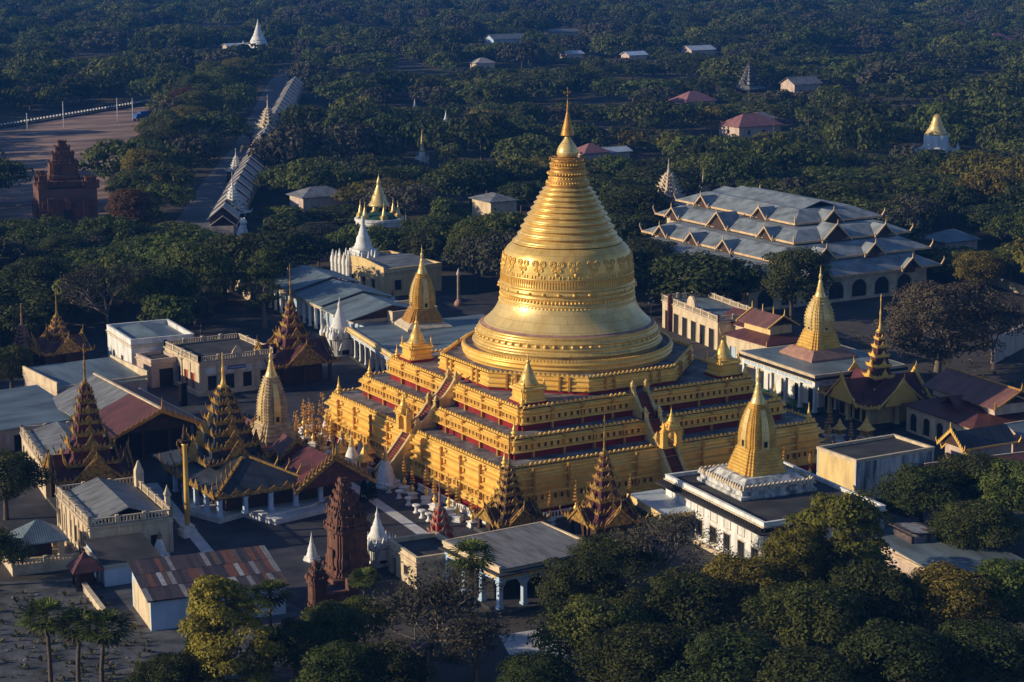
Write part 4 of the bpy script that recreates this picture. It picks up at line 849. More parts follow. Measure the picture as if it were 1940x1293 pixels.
jag(t, 'body', (0,0), [(2.5,.5,1.3),(2.2,1.3,5.6),(2.4,5.6,6.2),(2.15,6.2,7.4)], 3, BRICK)
jag(t, 'spire', (-.3,.2), [(1.75,7.4,8.2),(1.35,8.2,9.0),(1.05,9.0,9.8),(.75,9.8,10.6),(.45,10.6,11.2)], 4, BRICK)
b = MB(); b.tri((-2.3,-.9,4.9),(-2.3,.9,4.9),(-2.2,0,7.2),(.4,0,0)); b.tri((-.9,-2.3,4.9),(.9,-2.3,4.9),(0,-2.2,7.0),(0,.4,0)); b.box(-2.5,-.8,.5,-2.0,.8,3.6); b.box(-.8,-2.5,.5,.8,-2.0,3.4); b.build('false_door', BRICK, t)
t = thing('brick_gate', 'broken red brick gateway with pointed crest in front of the brick tower', 'gateway', (-59.2,-45.2,0), 0)
jag(t, 'body', (0,0), [(1.0,0,1.2),(.85,1.2,3.6),(.95,3.6,4.2),(.6,4.2,4.9),(.3,4.9,5.6)], 8, BRICK)
b = MB(); b.box(1.0,-.4,0,4.6,.4,2.2); b.box(3.6,-.6,0,4.6,.6,3.4); b.build('side_wall', BRICK, t)
# -- multi-tier gilded pavilions (pyatthat)
def pavilion(name, label, at, half, wall_h, rm, tm, n, stackH, spire, rz=0.0, roof_h=1.6, shrink=.80, fringe=.42, body=WOOD, cols=True, a0=None, z=0, gables=True, sizes=None):
    p = thing(name, label, 'pavilion', (at[0],at[1],z), rz)
    b = MB(); b.sq([(half+.3,0),(half+.3,.4),(half,.42)]); b.build('base', SLAB, p)
    b = MB(); b.sq([(half*.72,.43),(half*.72,wall_h)]); b.build('inner_wall', body, p)
    if cols:
        for x,y in ((-1,-1),(0,-1),(1,-1),(1,0),(1,1),(0,1),(-1,1),(-1,0)): columns(p, [(x*half*.9,y*half*.9)], .425, wall_h, .15+.015*half, body)
    r = MB(); e = half*1.12; r.sq([(e-.04,0),(e*.9,roof_h*.2),(e*.66,roof_h*.62),(half*.62,roof_h)], z=wall_h); o = r.build('lower_roof', rm, p)
    tt = MB(); eave_trim(tt, e, e, wall_h, .24, fringe, .6, True, (0,0), gables)
    if gables:
        for k in range(4):
            tt.M = Matrix.Rotation(k*PI/2,4,'Z'); g = half*.66
            for s in (-1,1):
                for j, q in enumerate((1.0,.72)):
                    tt.slab([(0,-e-.3+j*.5,wall_h+g*q*1.0+j*.5),(s*g*q*1.15,-e-.3+j*.5,wall_h+.05+j*.5),(s*g*q*1.15,-e-.12+j*.5,wall_h+.05+j*.5),(0,-e-.12+j*.5,wall_h+g*q*1.0+j*.5)], .34)
            spike(tt, 0,-e-.2, wall_h+g, 0,-.3, 1.2, .1)
        tt.M = None
    tt.build('carved_trim', tm, o)
    if gables:
        for k in range(4):
            r = MB(); r.M = Matrix.Rotation(k*PI/2,4,'Z'); g = half*.66
            r.rings([[(-g,-e-.1,wall_h),(0,-e-.1,wall_h+g*.86),(g,-e-.1,wall_h)],[(-g,-half*.3,wall_h),(0,-half*.3,wall_h+g*.86),(g,-half*.3,wall_h)]]); r.build('gable_roof', rm, p)
    tier_stack(p, wall_h+roof_h-.1, a0 or half*.72, n, stackH, rm, tm, shrink=shrink, spire=spire, fringe=fringe, sizes=sizes)
    return p
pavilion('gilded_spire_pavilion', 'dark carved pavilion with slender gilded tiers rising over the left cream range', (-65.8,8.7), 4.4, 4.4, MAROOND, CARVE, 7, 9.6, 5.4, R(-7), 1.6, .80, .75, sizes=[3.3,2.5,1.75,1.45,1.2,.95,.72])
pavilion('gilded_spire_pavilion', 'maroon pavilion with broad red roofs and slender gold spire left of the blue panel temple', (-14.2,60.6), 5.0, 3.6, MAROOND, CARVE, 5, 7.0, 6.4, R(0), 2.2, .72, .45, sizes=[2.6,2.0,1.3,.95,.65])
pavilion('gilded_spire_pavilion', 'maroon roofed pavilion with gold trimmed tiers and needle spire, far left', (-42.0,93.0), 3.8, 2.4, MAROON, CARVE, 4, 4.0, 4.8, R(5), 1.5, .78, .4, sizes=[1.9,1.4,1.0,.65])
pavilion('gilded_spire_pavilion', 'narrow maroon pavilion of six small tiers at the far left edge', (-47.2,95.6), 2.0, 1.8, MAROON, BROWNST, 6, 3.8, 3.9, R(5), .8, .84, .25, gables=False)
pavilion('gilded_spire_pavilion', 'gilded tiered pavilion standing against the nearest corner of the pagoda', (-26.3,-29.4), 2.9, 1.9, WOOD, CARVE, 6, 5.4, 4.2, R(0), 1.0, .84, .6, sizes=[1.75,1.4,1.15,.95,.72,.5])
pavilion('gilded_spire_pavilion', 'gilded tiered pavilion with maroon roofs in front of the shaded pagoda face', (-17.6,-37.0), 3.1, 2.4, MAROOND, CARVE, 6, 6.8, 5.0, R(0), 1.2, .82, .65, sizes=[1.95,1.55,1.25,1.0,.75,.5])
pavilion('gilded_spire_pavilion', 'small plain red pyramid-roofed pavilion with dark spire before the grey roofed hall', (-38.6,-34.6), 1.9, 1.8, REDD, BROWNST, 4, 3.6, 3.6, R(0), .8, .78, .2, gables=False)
t = pavilion('gilded_spire_pavilion', 'tall thin gold tiered spire on a maroon roofed arcaded shrine right of the pagoda', (49.2,-7.4), 5.6, 3.4, MAROOND, GOLD, 6, 8.4, 5.6, R(-6), 1.5, .74, .35, body=YELL, sizes=[2.0,1.6,1.3,1.05,.8,.58])
for i in range(4):
    b = MB(); b.box(-4.14,-3.4+i*2.0,.6,-4.04,-2.2+i*2.0,2.9); b.build('doorway', DARK, t)
# -- gilded shrine hall at the left with the ribbed tower
Sh = thing('carved_shrine_hall', 'dark carved shrine hall with grey hipped roof, gold edged gables and white stepped platform', 'temple', (-46.5,3.0,0), 0)
b = MB(); P0 = [(-57.12, -2.00),(-55.10, -8.06),(-51.41, -6.78),(-49.38, -12.01),(-42.08, -10.43),(-36.50, -5.88)]; P0 = P0+[(-32,17),(-50,18)]
b.rings([[(x+46.5,y-3.0,0) for x,y in P0],[(x+46.5,y-3.0,.7) for x,y in P0]]); b.build('platform', MARB, Sh)
b = MB(); P1 = [(x*.94-.6,y*.94+.6) for x,y in [(p[0]+46.5,p[1]-3) for p in P0]]; b.rings([[(x,y,.702) for x,y in P1],[(x,y,.95) for x,y in P1]]); b.build('upper_step', MARB, Sh)
b = MB(); b.box(-7.0,-9.5,.96,9.0,10.5,3.2); b.build('inner_wall', WOOD, Sh)
for x in (-8.6,-5.2,-1.8,1.6,5.0,8.2):
    columns(Sh, [(x,-11.2)], .955, 3.3, .26, BLUEW)
for y in (-8,-4.5,-1,2.5): columns(Sh, [(-9.0,y)], .955, 3.3, .26, BLUEW)
b = MB(); hip_shell(b, -9.4,-11.7,4.6,5.0,3.4,2.9,.2,6.4); r1 = b.build('main_roof', SLATE, Sh)
b = MB(); hip_shell(b, -8.0,5.01,10.5,13.4,3.2,1.6,.2,4.0); b.build('rear_roof', SLATE, Sh)
g = MB(); eave_trim(g, 7.0,8.35, 3.35,.34,.55,.8,False,(-2.4,-3.35),False,1.4)
for (x0,y0),(x1,y1) in (((-9.4,-11.7),(-3.0,-5.2)),((4.6,-11.7),(-1.9,-5.2)),((-9.4,5.0),(-3.0,-1.5))):
    d = Vector((x1-x0,y1-y0,0)).normalized(); n = Vector((-d.y,d.x,0))*.2
    g.slab([(x0-n.x,y0-n.y,3.62),(x1-n.x,y1-n.y,6.5),(x1+n.x,y1+n.y,6.5),(x0+n.x,y0+n.y,3.62)], .3)
    for j in range(5): f = j*.16; spike(g, x0+(x1-x0)*f, y0+(y1-y0)*f, 3.5+2.85*f, -d.x*.9, -d.y*.9, 2.3*(1-.5*f), .15)
for i in range(10): g.tri((-9.45,-11.2+1.6*i,3.7),(-9.45,-9.9+1.6*i,3.7),(-9.5,-10.55+1.6*i,4.7 if i%2 else 4.3),(.08,0,0))
for i in range(8): g.tri((-8.9+1.7*i,-11.75,3.7),(-7.6+1.7*i,-11.75,3.7),(-8.25+1.7*i,-11.8,4.5 if i%2 else 4.15),(0,.08,0))
g.build('carved_trim', CARVE, r1)
def gabled(x0, x1, y0, y1, z, h, rm, steps=1, big=True):
    m = (x0+x1)/2; w = (x1-x0)/2
    b = MB(); b.rings([[(x0,y0,z),(m,y0,z+h),(x1,y0,z)],[(x0,y1,z),(m,y1,z+h),(x1,y1,z)]]); ro = b.build('gable_roof', rm, Sh); g = MB()
    for q in range(steps):
        k = 1-.22*q; yy = y0-.25+.8*q
        for s in (-1,1):
            g.slab([(m,yy,z+h*k+.3+.6*q),(m+s*(w+.5)*k,yy,z-.1+.6*q),(m+s*(w+.5)*k,yy+.3,z-.1+.6*q),(m,yy+.3,z+h*k+.3+.6*q)], .5)
            n = int(w*k*1.8)
            for i in range(n): f = (i+.5)/n; g.tri((m+s*w*k*f-.22,yy,z+.3+.6*q+h*k*(1-f)),(m+s*w*k*f+.22,yy,z+.3+.6*q+h*k*(1-f)),(m+s*w*k*f,yy,z+1.0+.6*q+h*k*(1-f)),(0,.08,0))
            spike(g, m+s*(w+.4)*k, yy+.1, z-.1+.6*q, s*.8, 0, 1.3, .13)
        spike(g, m, yy+.1, z+h*k+.2+.6*q, 0, -.4, 2.0 if big else 1.2, .16)
    g.build('carved_bargeboard', CARVE, ro)
    b = MB(); b.tri((x0+.5,y0+.12,z),(x1-.5,y0+.12,z),(m,y0+.12,z+h*.85),(0,.15,0)); b.build('gable_wall', WOOD, Sh)
gabled(1.2, 11.4, -12.9, -4.5, 3.3, 3.4, MAROOND, 2)
b = MB(); b.slab([(4.0,-4.4,4.4),(11.6,-4.4,3.4),(11.6,6.0,3.4),(4.0,6.0,4.6)], .2); b.build('side_roof', MAROOND, Sh)
Q1 = (-40.26, 3.68); Q2 = (-39.31, 19.65)
gabled(Q1[0]+46.5-2.0, Q1[0]+46.5+2.0, Q1[1]-3-2.2, Q1[1]-3+2.2, 4.6, 2.0, MAROON, 1, False)
gabled(Q2[0]+46.5-2.0, Q2[0]+46.5+2.0, Q2[1]-3-2.4, Q2[1]-3+2.4, 3.6, 2.0, MAROON, 1, False)
b = MB(); b.sq([(3.4,.96),(3.4,2.4),(3.2,2.6)], (8.1,10.4)); b.build('tower_base', TRIM, Sh)
sikhara(Sh, (8.1,10.4), 2.4, 3.7, 1.6, .78, 4.0, 6.0, 4.6, GOLDR, GOLDR, GOLDP, ribs=15, steps=7, belly=.3, pmat=GOLDP)
tier_stack(Sh, 5.2, 4.4, 7, 9.0, SLATE, CARVE, c=(-2.7,.9), spire=4.6, fringe=.8, spmat=GOLD, sizes=[4.3,3.3,2.5,1.95,1.55,1.2,.85])
# -- yellow hall behind, white pinnacled shrine, long teal hall
Wy = hall('yellow_hall', 'yellow hall with curved parapet and four dark openings facing the sun, beyond the teal hall', 'hall', (31.2,118.0), 13.5, 18.5, 5.0, YELL, rz=R(6), par=.5, rm=GREYT, ops=[('left',3.2,1.3,1.4,3.2,'window'),('left',6.6,1.4,0,3.2,'door'),('left',10.4,1.4,0,3.2,'door'),('left',14.0,1.3,1.4,3.2,'window'),('front',2.5,1.6,1.2,3.2,'window'),('front',7.0,1.8,0,3.2,'door')])
b = MB(); pts = [(18.3*i/12, .35+1.0*math.sin(PI*i/12)**1.4) for i in range(13)]
b.rings([[(-.06,y,5.6) for y,h in pts]+[(-.06,y,5.6+h) for y,h in pts[::-1]],[(.22,y,5.6) for y,h in pts]+[(.22,y,5.6+h) for y,h in pts[::-1]]]); b.build('gable_parapet', YELL, Wy)
b = MB(); gable_shell(b, .4,.5,13.0,18.0,5.1,1.1,'x'); b.build('roof_sheets', GREYTY, Wy)
t = thing('pinnacled_shrine', 'white shrine bristling with pinnacles and a bell spire behind the yellow hall', 'shrine', (32.45, 133.50), R(4))
b = MB(); b.sq([(3.4,0),(3.4,.8),(3.0,.9),(3.0,4.8),(3.3,5.0),(3.3,5.3)]); b.build('body', WHITES, t)
b = MB()
for k in range(4):
    b.M = Matrix.Rotation(k*PI/2,4,'Z')
    for i in range(5): b.sq([(.34,0),(.34,4.6),(.42,4.8),(.36,5.6),(.2,6.2),(.05,7.2)], (-3+1.5*i,-3.2))
b.build('pinnacles', WHITE, t)
b = MB(); stupa_mb(b, (3.0,1.5), 5.0, 2.1, 9.6); b.build('bell', WHITE, t)
Yh = thing('teal_hall', 'long white colonnaded hall with stepped teal sheet roof on the far left of the pagoda', 'hall', (5.6,78.5,0), R(-3))
b = MB(); b.box(-.3,0,0,13,41,.3); b.build('floor_slab', SLAB, Yh)
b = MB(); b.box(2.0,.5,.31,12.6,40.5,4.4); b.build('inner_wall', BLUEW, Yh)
for i in range(15): columns(Yh, [(0,.5+40*i/14)], .305, 4.2, .2, WHITE)
b = MB(); b.box(-.2,0,4.201,13,41,4.75); b.build('architrave', TRIM, Yh)
for i, (y0,y1,dz) in enumerate(((0,13,.0),(13.02,27,.4),(27.02,41.5,.8))):
    b = MB(); b.slab([(-1.0,y0,4.85+dz),(7.2,y0,6.9+dz),(7.2,y1,6.9+dz),(-1.0,y1,4.85+dz)], .15); b.slab([(7.21,y0,6.9+dz),(13.6,y0,5.2+dz),(13.6,y1,5.2+dz),(7.21,y1,6.9+dz)], .15); b.build('roof', TEALY, Yh)
    b = MB(); b.tri((-.8,y0+.1,4.7+dz),(13.4,y0+.1,4.7+dz),(7.2,y0+.1,6.75+dz),(0,.12,0)); b.build('gable_wall', WOOD, Yh)
hall('lettered_parapet_house', 'small cream house with high lettered parapet at the near end of the teal hall', 'building', (12.0,76.6), 9.0, 8.0, 4.6, CREAM, rz=R(4), par=1.3, rm=SLAB, ops=[('left',1.0,1.2,0,2.3,'door'),('left',4.5,1.2,1,2.3,'window'),('front',2,1.2,1,2.3,'window')])
b = MB()
for i in range(6): b.box(2.6+i*.5,-.10,5.35,2.68+i*.5,-.052,5.75); b.box(2.7+i*.5,-.10,5.67,2.98+i*.5,-.052,5.75)
b.build('lettering', DARK, bpy.data.objects['lettered_parapet_house'])
t = thing('gilt_shrine', 'round white shrine with golden bell and little gold spires beyond the yellow hall', 'shrine', (65.86, 188.94), 0)
b = MB(); b.lathe([(5.4,0),(5.4,3.6),(5.7,3.7),(5.7,4.2),(5.2,4.3)], 24, sm=False); b.build('drum', WHITE, t)
b = MB(); b.lathe([(5.0,4.3),(4.2,4.7),(3.2,5.1),(2.6,5.2)], 24); b.build('green_terrace', GREEN, t)
b = MB(); stupa_mb(b, (0,0), 5.0, 2.5, 9.5, 20, False)
b.build('golden_bell', GOLDP, t)
for k in range(6):
    b = MB(); a = k*PI/3+.3; stupa_mb(b, (4.5*math.cos(a),4.5*math.sin(a)), 4.3, .6, 4.2, 8); b.build('gold_pinnacle', GOLDP, t)
# -- row and maroon hall behind the right flank
Er = hall('cream_arcade', 'cream balustraded arcade with rounded crest, sunlit behind the right flank of the pagoda', 'building', (57.6,44.6), 9.0, 22.0, 5.0, CREAM, rz=R(-9), par=.9, bal=True, rm=TEAL, ops=rep('left',.5,21.5,6,2.0,0,3.4,'bay'))
b = MB(); b.rings([[(-.15,10.2+1.6*math.cos(PI*i/10),5.9+1.8*math.sin(PI*i/10)) for i in range(11)],[(.25,10.2+1.6*math.cos(PI*i/10),5.9+1.8*math.sin(PI*i/10)) for i in range(11)]]); b.build('crest', CREAM, Er)
Dd = hall('two_tier_maroon_hall', 'cream hall with two tier maroon roof and gold ridge crests right of the pagoda', 'hall', (54.4,26.4), 8.6, 11.2, 4.4, CREAM, roof='hip', rm=MAROONY, rh=1.9, ov=.7, ops=[('left',1.0,1.5,0,2.6,'door',BLUEW),('left',4.4,1.5,0,2.6,'door',BLUEW),('left',7.8,1.5,0,2.6,'door',BLUEW)])
b = MB(); b.box(2.1,2.1,5.2,6.5,9.2,7.0); b.build('upper_wall', YELL, Dd)
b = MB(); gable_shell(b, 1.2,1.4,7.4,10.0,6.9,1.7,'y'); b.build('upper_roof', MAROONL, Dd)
b = MB()
for y in (1.4,4.2,7.1,10.0): spike(b, 4.3,y,8.6,0,(-.4 if y < 3 else .1),1.3,.12)
for y in (1.3,9.9):
    for s in (-1,1): b.slab([(4.3,y,8.85),(4.3+s*3.3,y,6.95),(4.3+s*3.3,y+.2,6.95),(4.3,y+.2,8.85)], .28)
for x in (-.7,9.3):
    for y in (-.7,11.9): spike(b, x,y,4.5,-.5 if x < 0 else .5,-.5 if y < 0 else .5,.9,.1)
b.build('ridge_crest', GOLD, Dd)
hall('far_maroon_wing', 'low wing with dull maroon roof behind the two tier maroon hall', 'building', (60.5,39.0), 7.0, 9.0, 4.4, CREAM, roof='gable_y', rm=MAROONY, rh=1.8, ov=.5)
# -- right hand group
Gg = hall('arched_hall', 'cream hall with arched windows, dark lower roof and raised maroon upper roof at the right', 'hall', (46.8,-30.6), 12.5, 15.6, 3.8, CREAM, roof='hip', rm=MAROON, rh=2.4, ov=.6, rz=R(-5), ops=[('left',.8+3.1*i,1.7,.3,2.9,'arch') for i in range(5)])
b = MB(); b.box(4.2,1.0,5.0,10.2,15.2,6.4); b.build('upper_wall', PINKW, Gg)
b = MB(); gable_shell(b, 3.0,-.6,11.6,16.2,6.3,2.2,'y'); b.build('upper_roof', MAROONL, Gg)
b = MB()
for x,y,dx,dy in ((3.0,-.6,-.5,-.5),(3.0,16.2,-.5,.5),(7.3,-.6,0,-.5),(7.3,8.0,0,0),(7.3,16.2,0,.5)): spike(b, x,y,6.4 if x < 4 else 8.5,dx,dy,1.2,.16)
b.box(7.2,-.6,8.5,7.4,16.2,8.7)
for s in (-1,1): b.slab([(7.3,-.8,8.7),(7.3+s*4.6,-.8,6.3),(7.3+s*4.6,-.6,6.3),(7.3,-.6,8.7)], .25)
b.build('ridge_crest', GOLDO, Gg)
b = MB(); gable_shell(b, 1.2,5.6,5.0,9.6,5.2,1.5,'x'); b.build('dormer_roof', MAROON, Gg)
hall('right_edge_house', 'cream house with pale teal and maroon tin roof at the right edge of the picture', 'building', (49.0,-38.6), 10.0, 7.6, 3.4, PINKW, roof='gable_x', rm=TEAL, rh=1.6, ov=.5, ops=[('front',2,1.4,0,2.4,'arch'),('front',5,1.4,0,2.4,'arch')])
Hh = thing('gold_gable_hall', 'dark roofed hall whose sunlit gable end is edged with carved gold', 'hall', (37.4,-39.0,0), R(-2))
b = MB(); b.box(.5,.5,0,8.6,4.4,4.0); b.build('wall', PINKW, Hh)
b = MB(); gable_shell(b, 0,0,9.2,4.9,4.0,1.9,'x'); ro = b.build('roof', SLATE, Hh)
g = MB()
for j in (0,.75):
    for s,y0 in ((-1,-.25),(1,5.15)): g.slab([(-.35+j,2.45,6.2-j*.9),(-.35+j,y0,3.85-j*.9),(-.1+j,y0,3.85-j*.9),(-.1+j,2.45,6.2-j*.9)], .32); spike(g, -.2+j,y0,3.8-j*.9,-.3,s*.8,.9,.12)
for i in range(7):
    f = (i+.5)/7
    for s in (-1,1): g.tri((-.3,2.45+s*2.6*f-.16,6.15-2.3*f),(-.3,2.45+s*2.6*f+.16,6.15-2.3*f),(-.3,2.45+s*2.6*f,6.6-2.3*f),(.06,0,0))
spike(g, -.2,2.45,6.1,-.4,0,1.2,.14); spike(g, 9.2,-.2,3.9,.5,-.6,1.0,.12); g.box(.2,-.12,3.8,9.3,-.02,4.02)
g.build('carved_bargeboard', GOLD, ro)
b = MB(); b.tri((.1,.3,4.0),(.1,4.6,4.0),(.1,2.45,5.7),(.15,0,0)); b.build('gable_wall', WOOD, Hh)
hall('low_maroon_hall', 'long low hall with worn maroon roof in front of the gold edged gable', 'building', (27.6,-46.2), 17.0, 7.0, 2.4, PINKW, roof='gable_x', rm=MAROON, rh=1.7, ov=.7, rz=R(-8), ops=rep('front',.5,16.5,5,1.4,.2,2.0,'bay',BLUEW))
hall('tin_roof_house', 'low house with pale sheet roof and a rusty raised hatch among the front trees', 'building', (1.4,-75.6), 11.0, 14.6, 2.8, PINKW, roof='lean', rm=TEAL, rh=.9, ov=.4, rz=R(-6))
b = MB(); b.slab([(2.0,9.0,4.9),(6.2,9.0,4.5),(6.2,13.4,4.5),(2.0,13.4,4.9)], .12); b.box(2.4,9.4,3.4,5.8,13.0,4.3); b.build('roof_hatch', pm, bpy.data.objects['tin_roof_house'])
hall('tin_verandah', 'tin roofed verandah at the foot of the white temple, half hidden by trees', 'building', (-15.0,-68.0), 9.0, 5.0, 2.4, PINKW, roof='lean', rm=pm, rh=.5, ov=.4, rz=R(-6))
# -- great tiered monastery
Mo = thing('tiered_monastery', 'large monastery under five receding blue-grey roofs with cream dormer gables, right background', 'monastery', (84.0,68.0,0), 0)
def level(x0,y0,x1,y1,z,rise,inset,first=False):
    b = MB(); b.rings([[(x0,y0,z),(x1,y0,z),(x1,y1,z),(x0,y1,z)],[(x0+inset,y0+inset,z+rise),(x1-inset,y0+inset,z+rise),(x1-inset,y1-inset,z+rise),(x0+inset,y1-inset,z+rise)]]); ro = b.build('roof_tier', MONR, Mo)
    t = MB(); w = .12
    t.box(x0-w,y0-w,z-.35,x1+w,y0+.05,z+.05); t.box(x0-w,y1-.05,z-.35,x1+w,y1+w,z+.05); t.box(x0-w,y0+.051,z-.35,x0+.05,y1-.051,z+.05); t.box(x1-.05,y0+.051,z-.35,x1+w,y1-.051,z+.05)
    for x,y,dx,dy in ((x0,y0,-.6,-.6),(x1,y0,.6,-.6),(x0,y1,-.6,.6),(x1,y1,.6,.6)): spike(t, x,y,z,dx,dy,1.7,.2)
    t.build('ochre_eaves', OCHRE, ro)
    return ro
def dormer(M, g=2.6, d=3.4, open_=False):
    r = MB(); r.M = M; r.slab([(0,-.6,g*.85),(g,-.6,-.1),(g,d,-.1),(0,d,g*.85)], .12); r.slab([(-g,-.6,-.1),(-.001,-.6,g*.85),(-.001,d,g*.85),(-g,d,-.1)], .12); ro = r.build('dormer_roof', MONR, Mo)
    t = MB(); t.M = M
    for s in (-1,1): t.slab([(0,-.85,g*.85+.25),(s*(g+.3),-.85,-.15),(s*(g+.3),-.58,-.15),(0,-.58,g*.85+.25)], .35); spike(t, s*(g+.2),-.7,-.1,s*.6,0,.9,.13)
    spike(t, 0,-.7,g*.8,0,-.2,1.3,.14); t.build('ochre_bargeboard', OCHRE, ro)
    w = MB(); w.M = M; w.tri((-g*.85,-.2,-.2),(g*.85,-.2,-.2),(0,-.2,g*.68),(0,.15,0)); w.box(-g*.5,-.15,-.9,g*.5,.3,-.21); w.build('dormer_wall', WOOD, ro)
tiers = [(-3.0,0,44.0,50.0,5.4,2.3,4.6),(8.0,4.0,44.5,51.5,8.2,1.9,4.2),(15.0,9.5,44.0,57.0,10.7,1.7,3.8),(21.0,17.0,43.0,58.0,13.0,1.9,4.6)]
for i,(x0,y0,x1,y1,z,rise,ins) in enumerate(tiers): level(x0,y0,x1,y1,z,rise,ins)
b = MB(); b.box(9.6,5.6,5.3,42,49,8.1); b.box(16.6,11.1,8.3,42.5,55,10.6); b.box(22.6,18.6,10.8,42,56.5,12.9); b.build('clerestory_wall', TRIM, Mo)
b = MB(); b.box(27,23.5,13.2,36,53,14.3); b.build('top_wall', WOOD, Mo)
b = MB(); gable_shell(b, 24.5,22,38,49,14.3,1.9,'y'); gable_shell(b, 25.5,49.02,37,55,13.9,1.6,'y'); b.build('ridge_roof', MONR, Mo)
b = MB(); b.box(0,3,.5,42,48,5.3); b.build('wall', CREAM, Mo)
Lr = Matrix.Rotation(-PI/2,4,'Z')
for x,y,z,face in ((-3.0,40,5.4,'L'),(-3.0,27,5.4,'L'),(18.0,4.0,8.2,'F'),(8.0,33,8.2,'L'),(37.0,9.5,10.7,'F'),(30.0,17.0,13.0,'F'),(-3.0,14,5.4,'L'),(13.0,0,5.4,'F'),(36.0,0,5.4,'F'),(8.0,44,8.2,'L'),(8.0,22,8.2,'L'),(30,4.0,8.2,'F'),(15,50,10.7,'L'),(15,34,10.7,'L'),(15,18,10.7,'L'),(25,9.5,10.7,'F'),(21,48,13.0,'L'),(21,28,13,'L')):
    big = (x,y) in ((15,34),(25,9.5),(13.0,0)); g = 3.4 if big else 2.3
    dormer(Matrix.Translation((x,y,z)) @ (Lr if face == 'L' else Matrix()), g, 4.2 if big else 3.2)
b = MB(); ops = [(2.0+5.6*i,3.6,.6,4.0) for i in range(7)]
wall_run(b, Matrix.Translation((-1.5,1.4,0)), 43.0, 5.2, .5, ops, 0); b.build('arcade', TRIM, Mo)
for i in range(7): opening(Mo, Matrix.Translation((-1.5,1.38,0)), 2.0+5.6*i, 3.6, .6, 4.0, 'arch', TRIM)
b = MB(); ops = [(1.5+5.6*i,3.6,.6,4.0) for i in range(8)]
FL = Matrix.Translation((-1.5,48.0,0)) @ Lr; wall_run(b, FL, 46.0, 5.2, .5, ops, 0); b.build('arcade', TRIM, Mo)
for i in range(8): opening(Mo, FL @ Matrix.Translation((0,-.02,0)), 1.5+5.6*i, 3.6, .6, 4.0, 'arch', TRIM)

SLABG = mat('grey_stone', (0.26,0.25,0.24), (0.14,0.135,0.13), 1.5, 0.85)
LEAF0 = leafmat('cypress_leaves', (.012,.025,.01), (.03,.055,.02))
# ------------------------------------------------------------------ ground, roads, paths
def flat(name, poly, z, m):
    b = MB(); b.face([(p[0],p[1],z) for p in poly]); return tag(b.build(name, m), kind='structure')
flat('ground', [(-700,-700),(2400,-700),(2400,2600),(-700,2600)], -.04, FOREST)
flat('compound_ground', [(-130,-95),(-40,-130),(75,-90),(110,-30),(150,40),(150,150),(60,190),(-10,170),(-60,150),(-110,70)], 0.0, DIRT)
flat('plaza', [(-76,-34),(-40,-47),(6,-64),(34,-48),(48,-34),(56,40),(60,112),(40,125),(8,128),(-40,110),(-62,84),(-80,45)], .012, PAVE)
flat('near_plaza', [(-95,-48),(-76.4,-62),(-60,-50),(-60,-32),(-75.8,-20),(-92,-14)], .02, YARD)
def strip(name, pts, w, z, m):
    b = MB()
    for (x0,y0),(x1,y1) in zip(pts, pts[1:]):
        d = Vector((x1-x0,y1-y0,0)).normalized(); n = Vector((-d.y,d.x,0))*(w/2)
        b.face([(x0-n.x,y0-n.y,z),(x1-n.x,y1-n.y,z),(x1+n.x,y1+n.y,z),(x0+n.x,y0+n.y,z)])
    return tag(b.build(name, m), kind='structure')
strip('marble_path', [(-33.2,2.0),(-35.6,-25.0)], 1.5, .03, MARB)
strip('marble_walk', [(-55.6,14.0),(-60.9,-19.0)], 1.5, .03, MARB)
flat('court_slab', [(-45.77, -60.74),(-35.13, -61.88),(-35.09, -68.95),(-42.20, -71.07),(-47.76, -66.35)], .05, MARB)
road_c = [(30,215),(68.5,291),(112,372),(222,594),(262,668)]
strip('road', road_c, 10.5, .03, ASPH); strip('road_verge', [(x-6,y+3) for x,y in road_c], 5.0, -.005, FOREST)
flat('red_field', [(-14.09, 230.35),(2.67, 224.70),(17.07, 234.95),(53.11, 316.80),(97.88, 413.80),(146.83, 529.69),(101.68, 503.71),(55.83, 467.29)], 0.0, FIELD)
flat('sandy_lot', [(263.87, 592.68),(316.89, 679.29),(341.01, 689.35),(282.46, 580.85),(252.63, 535.85)], 0.0, DIRT)
flat('sandy_clearing', [(259.24, 448.62),(301.79, 447.94),(274.39, 409.53),(235.09, 404.13)], 0.0, DIRT)
flat('right_yard', [(70,0),(120,-20),(150,40),(110,60),(72,50)], .01, DIRT)
# ------------------------------------------------------------------ small things of the plaza
def urn_proto():
    t = thing('offering_umbrella', 'x', 'ornament')
    b = MB(); b.sq([(.62,0),(.62,.18),(.5,.22),(.5,.62),(.66,.7),(.66,.82)]); b.sq([(.3,.82),(.3,.95)]); b.build('plinth', WHITE, t)
    b = MB(); b.lathe([(.18,.95),(.24,1.05),(.12,1.15),(.30,1.35),(.33,1.55),(.2,1.75),(.1,1.9),(.16,2.0),(.06,2.15)], 10); b.build('gold_pot', GOLD, t)
    b = MB(); b.tube((0,0,2.1),(0,0,4.7),.035,.02,5)
    for i in range(5):
        z = 2.5+.42*i; r = .42-.055*i; b.lathe([(r,z),(r*.9,z+.05),(.04,z+.16)], 9)
        for k in range(9): a = 2*PI*k/9; b.tube((r*math.cos(a),r*math.sin(a),z+.01),(r*1.04*math.cos(a),r*1.04*math.sin(a),z-.2),.035,.01,4)
    b.lathe([(.02,4.6),(.07,4.75),(.02,4.95)], 6); b.build('umbrella_tiers', GOLDO, t)
    return t
up, uu = urn_proto(), [False]
spots = []
for v in range(-25,26,3):
    if abs(v) > 6.5: spots.append((-29.4+.4*((v//3)%2), v+.0))
for u in range(-21,25,4):
    if abs(u) > 6: spots.append((u+.5,-29.3+.4*((u//4)%2)))
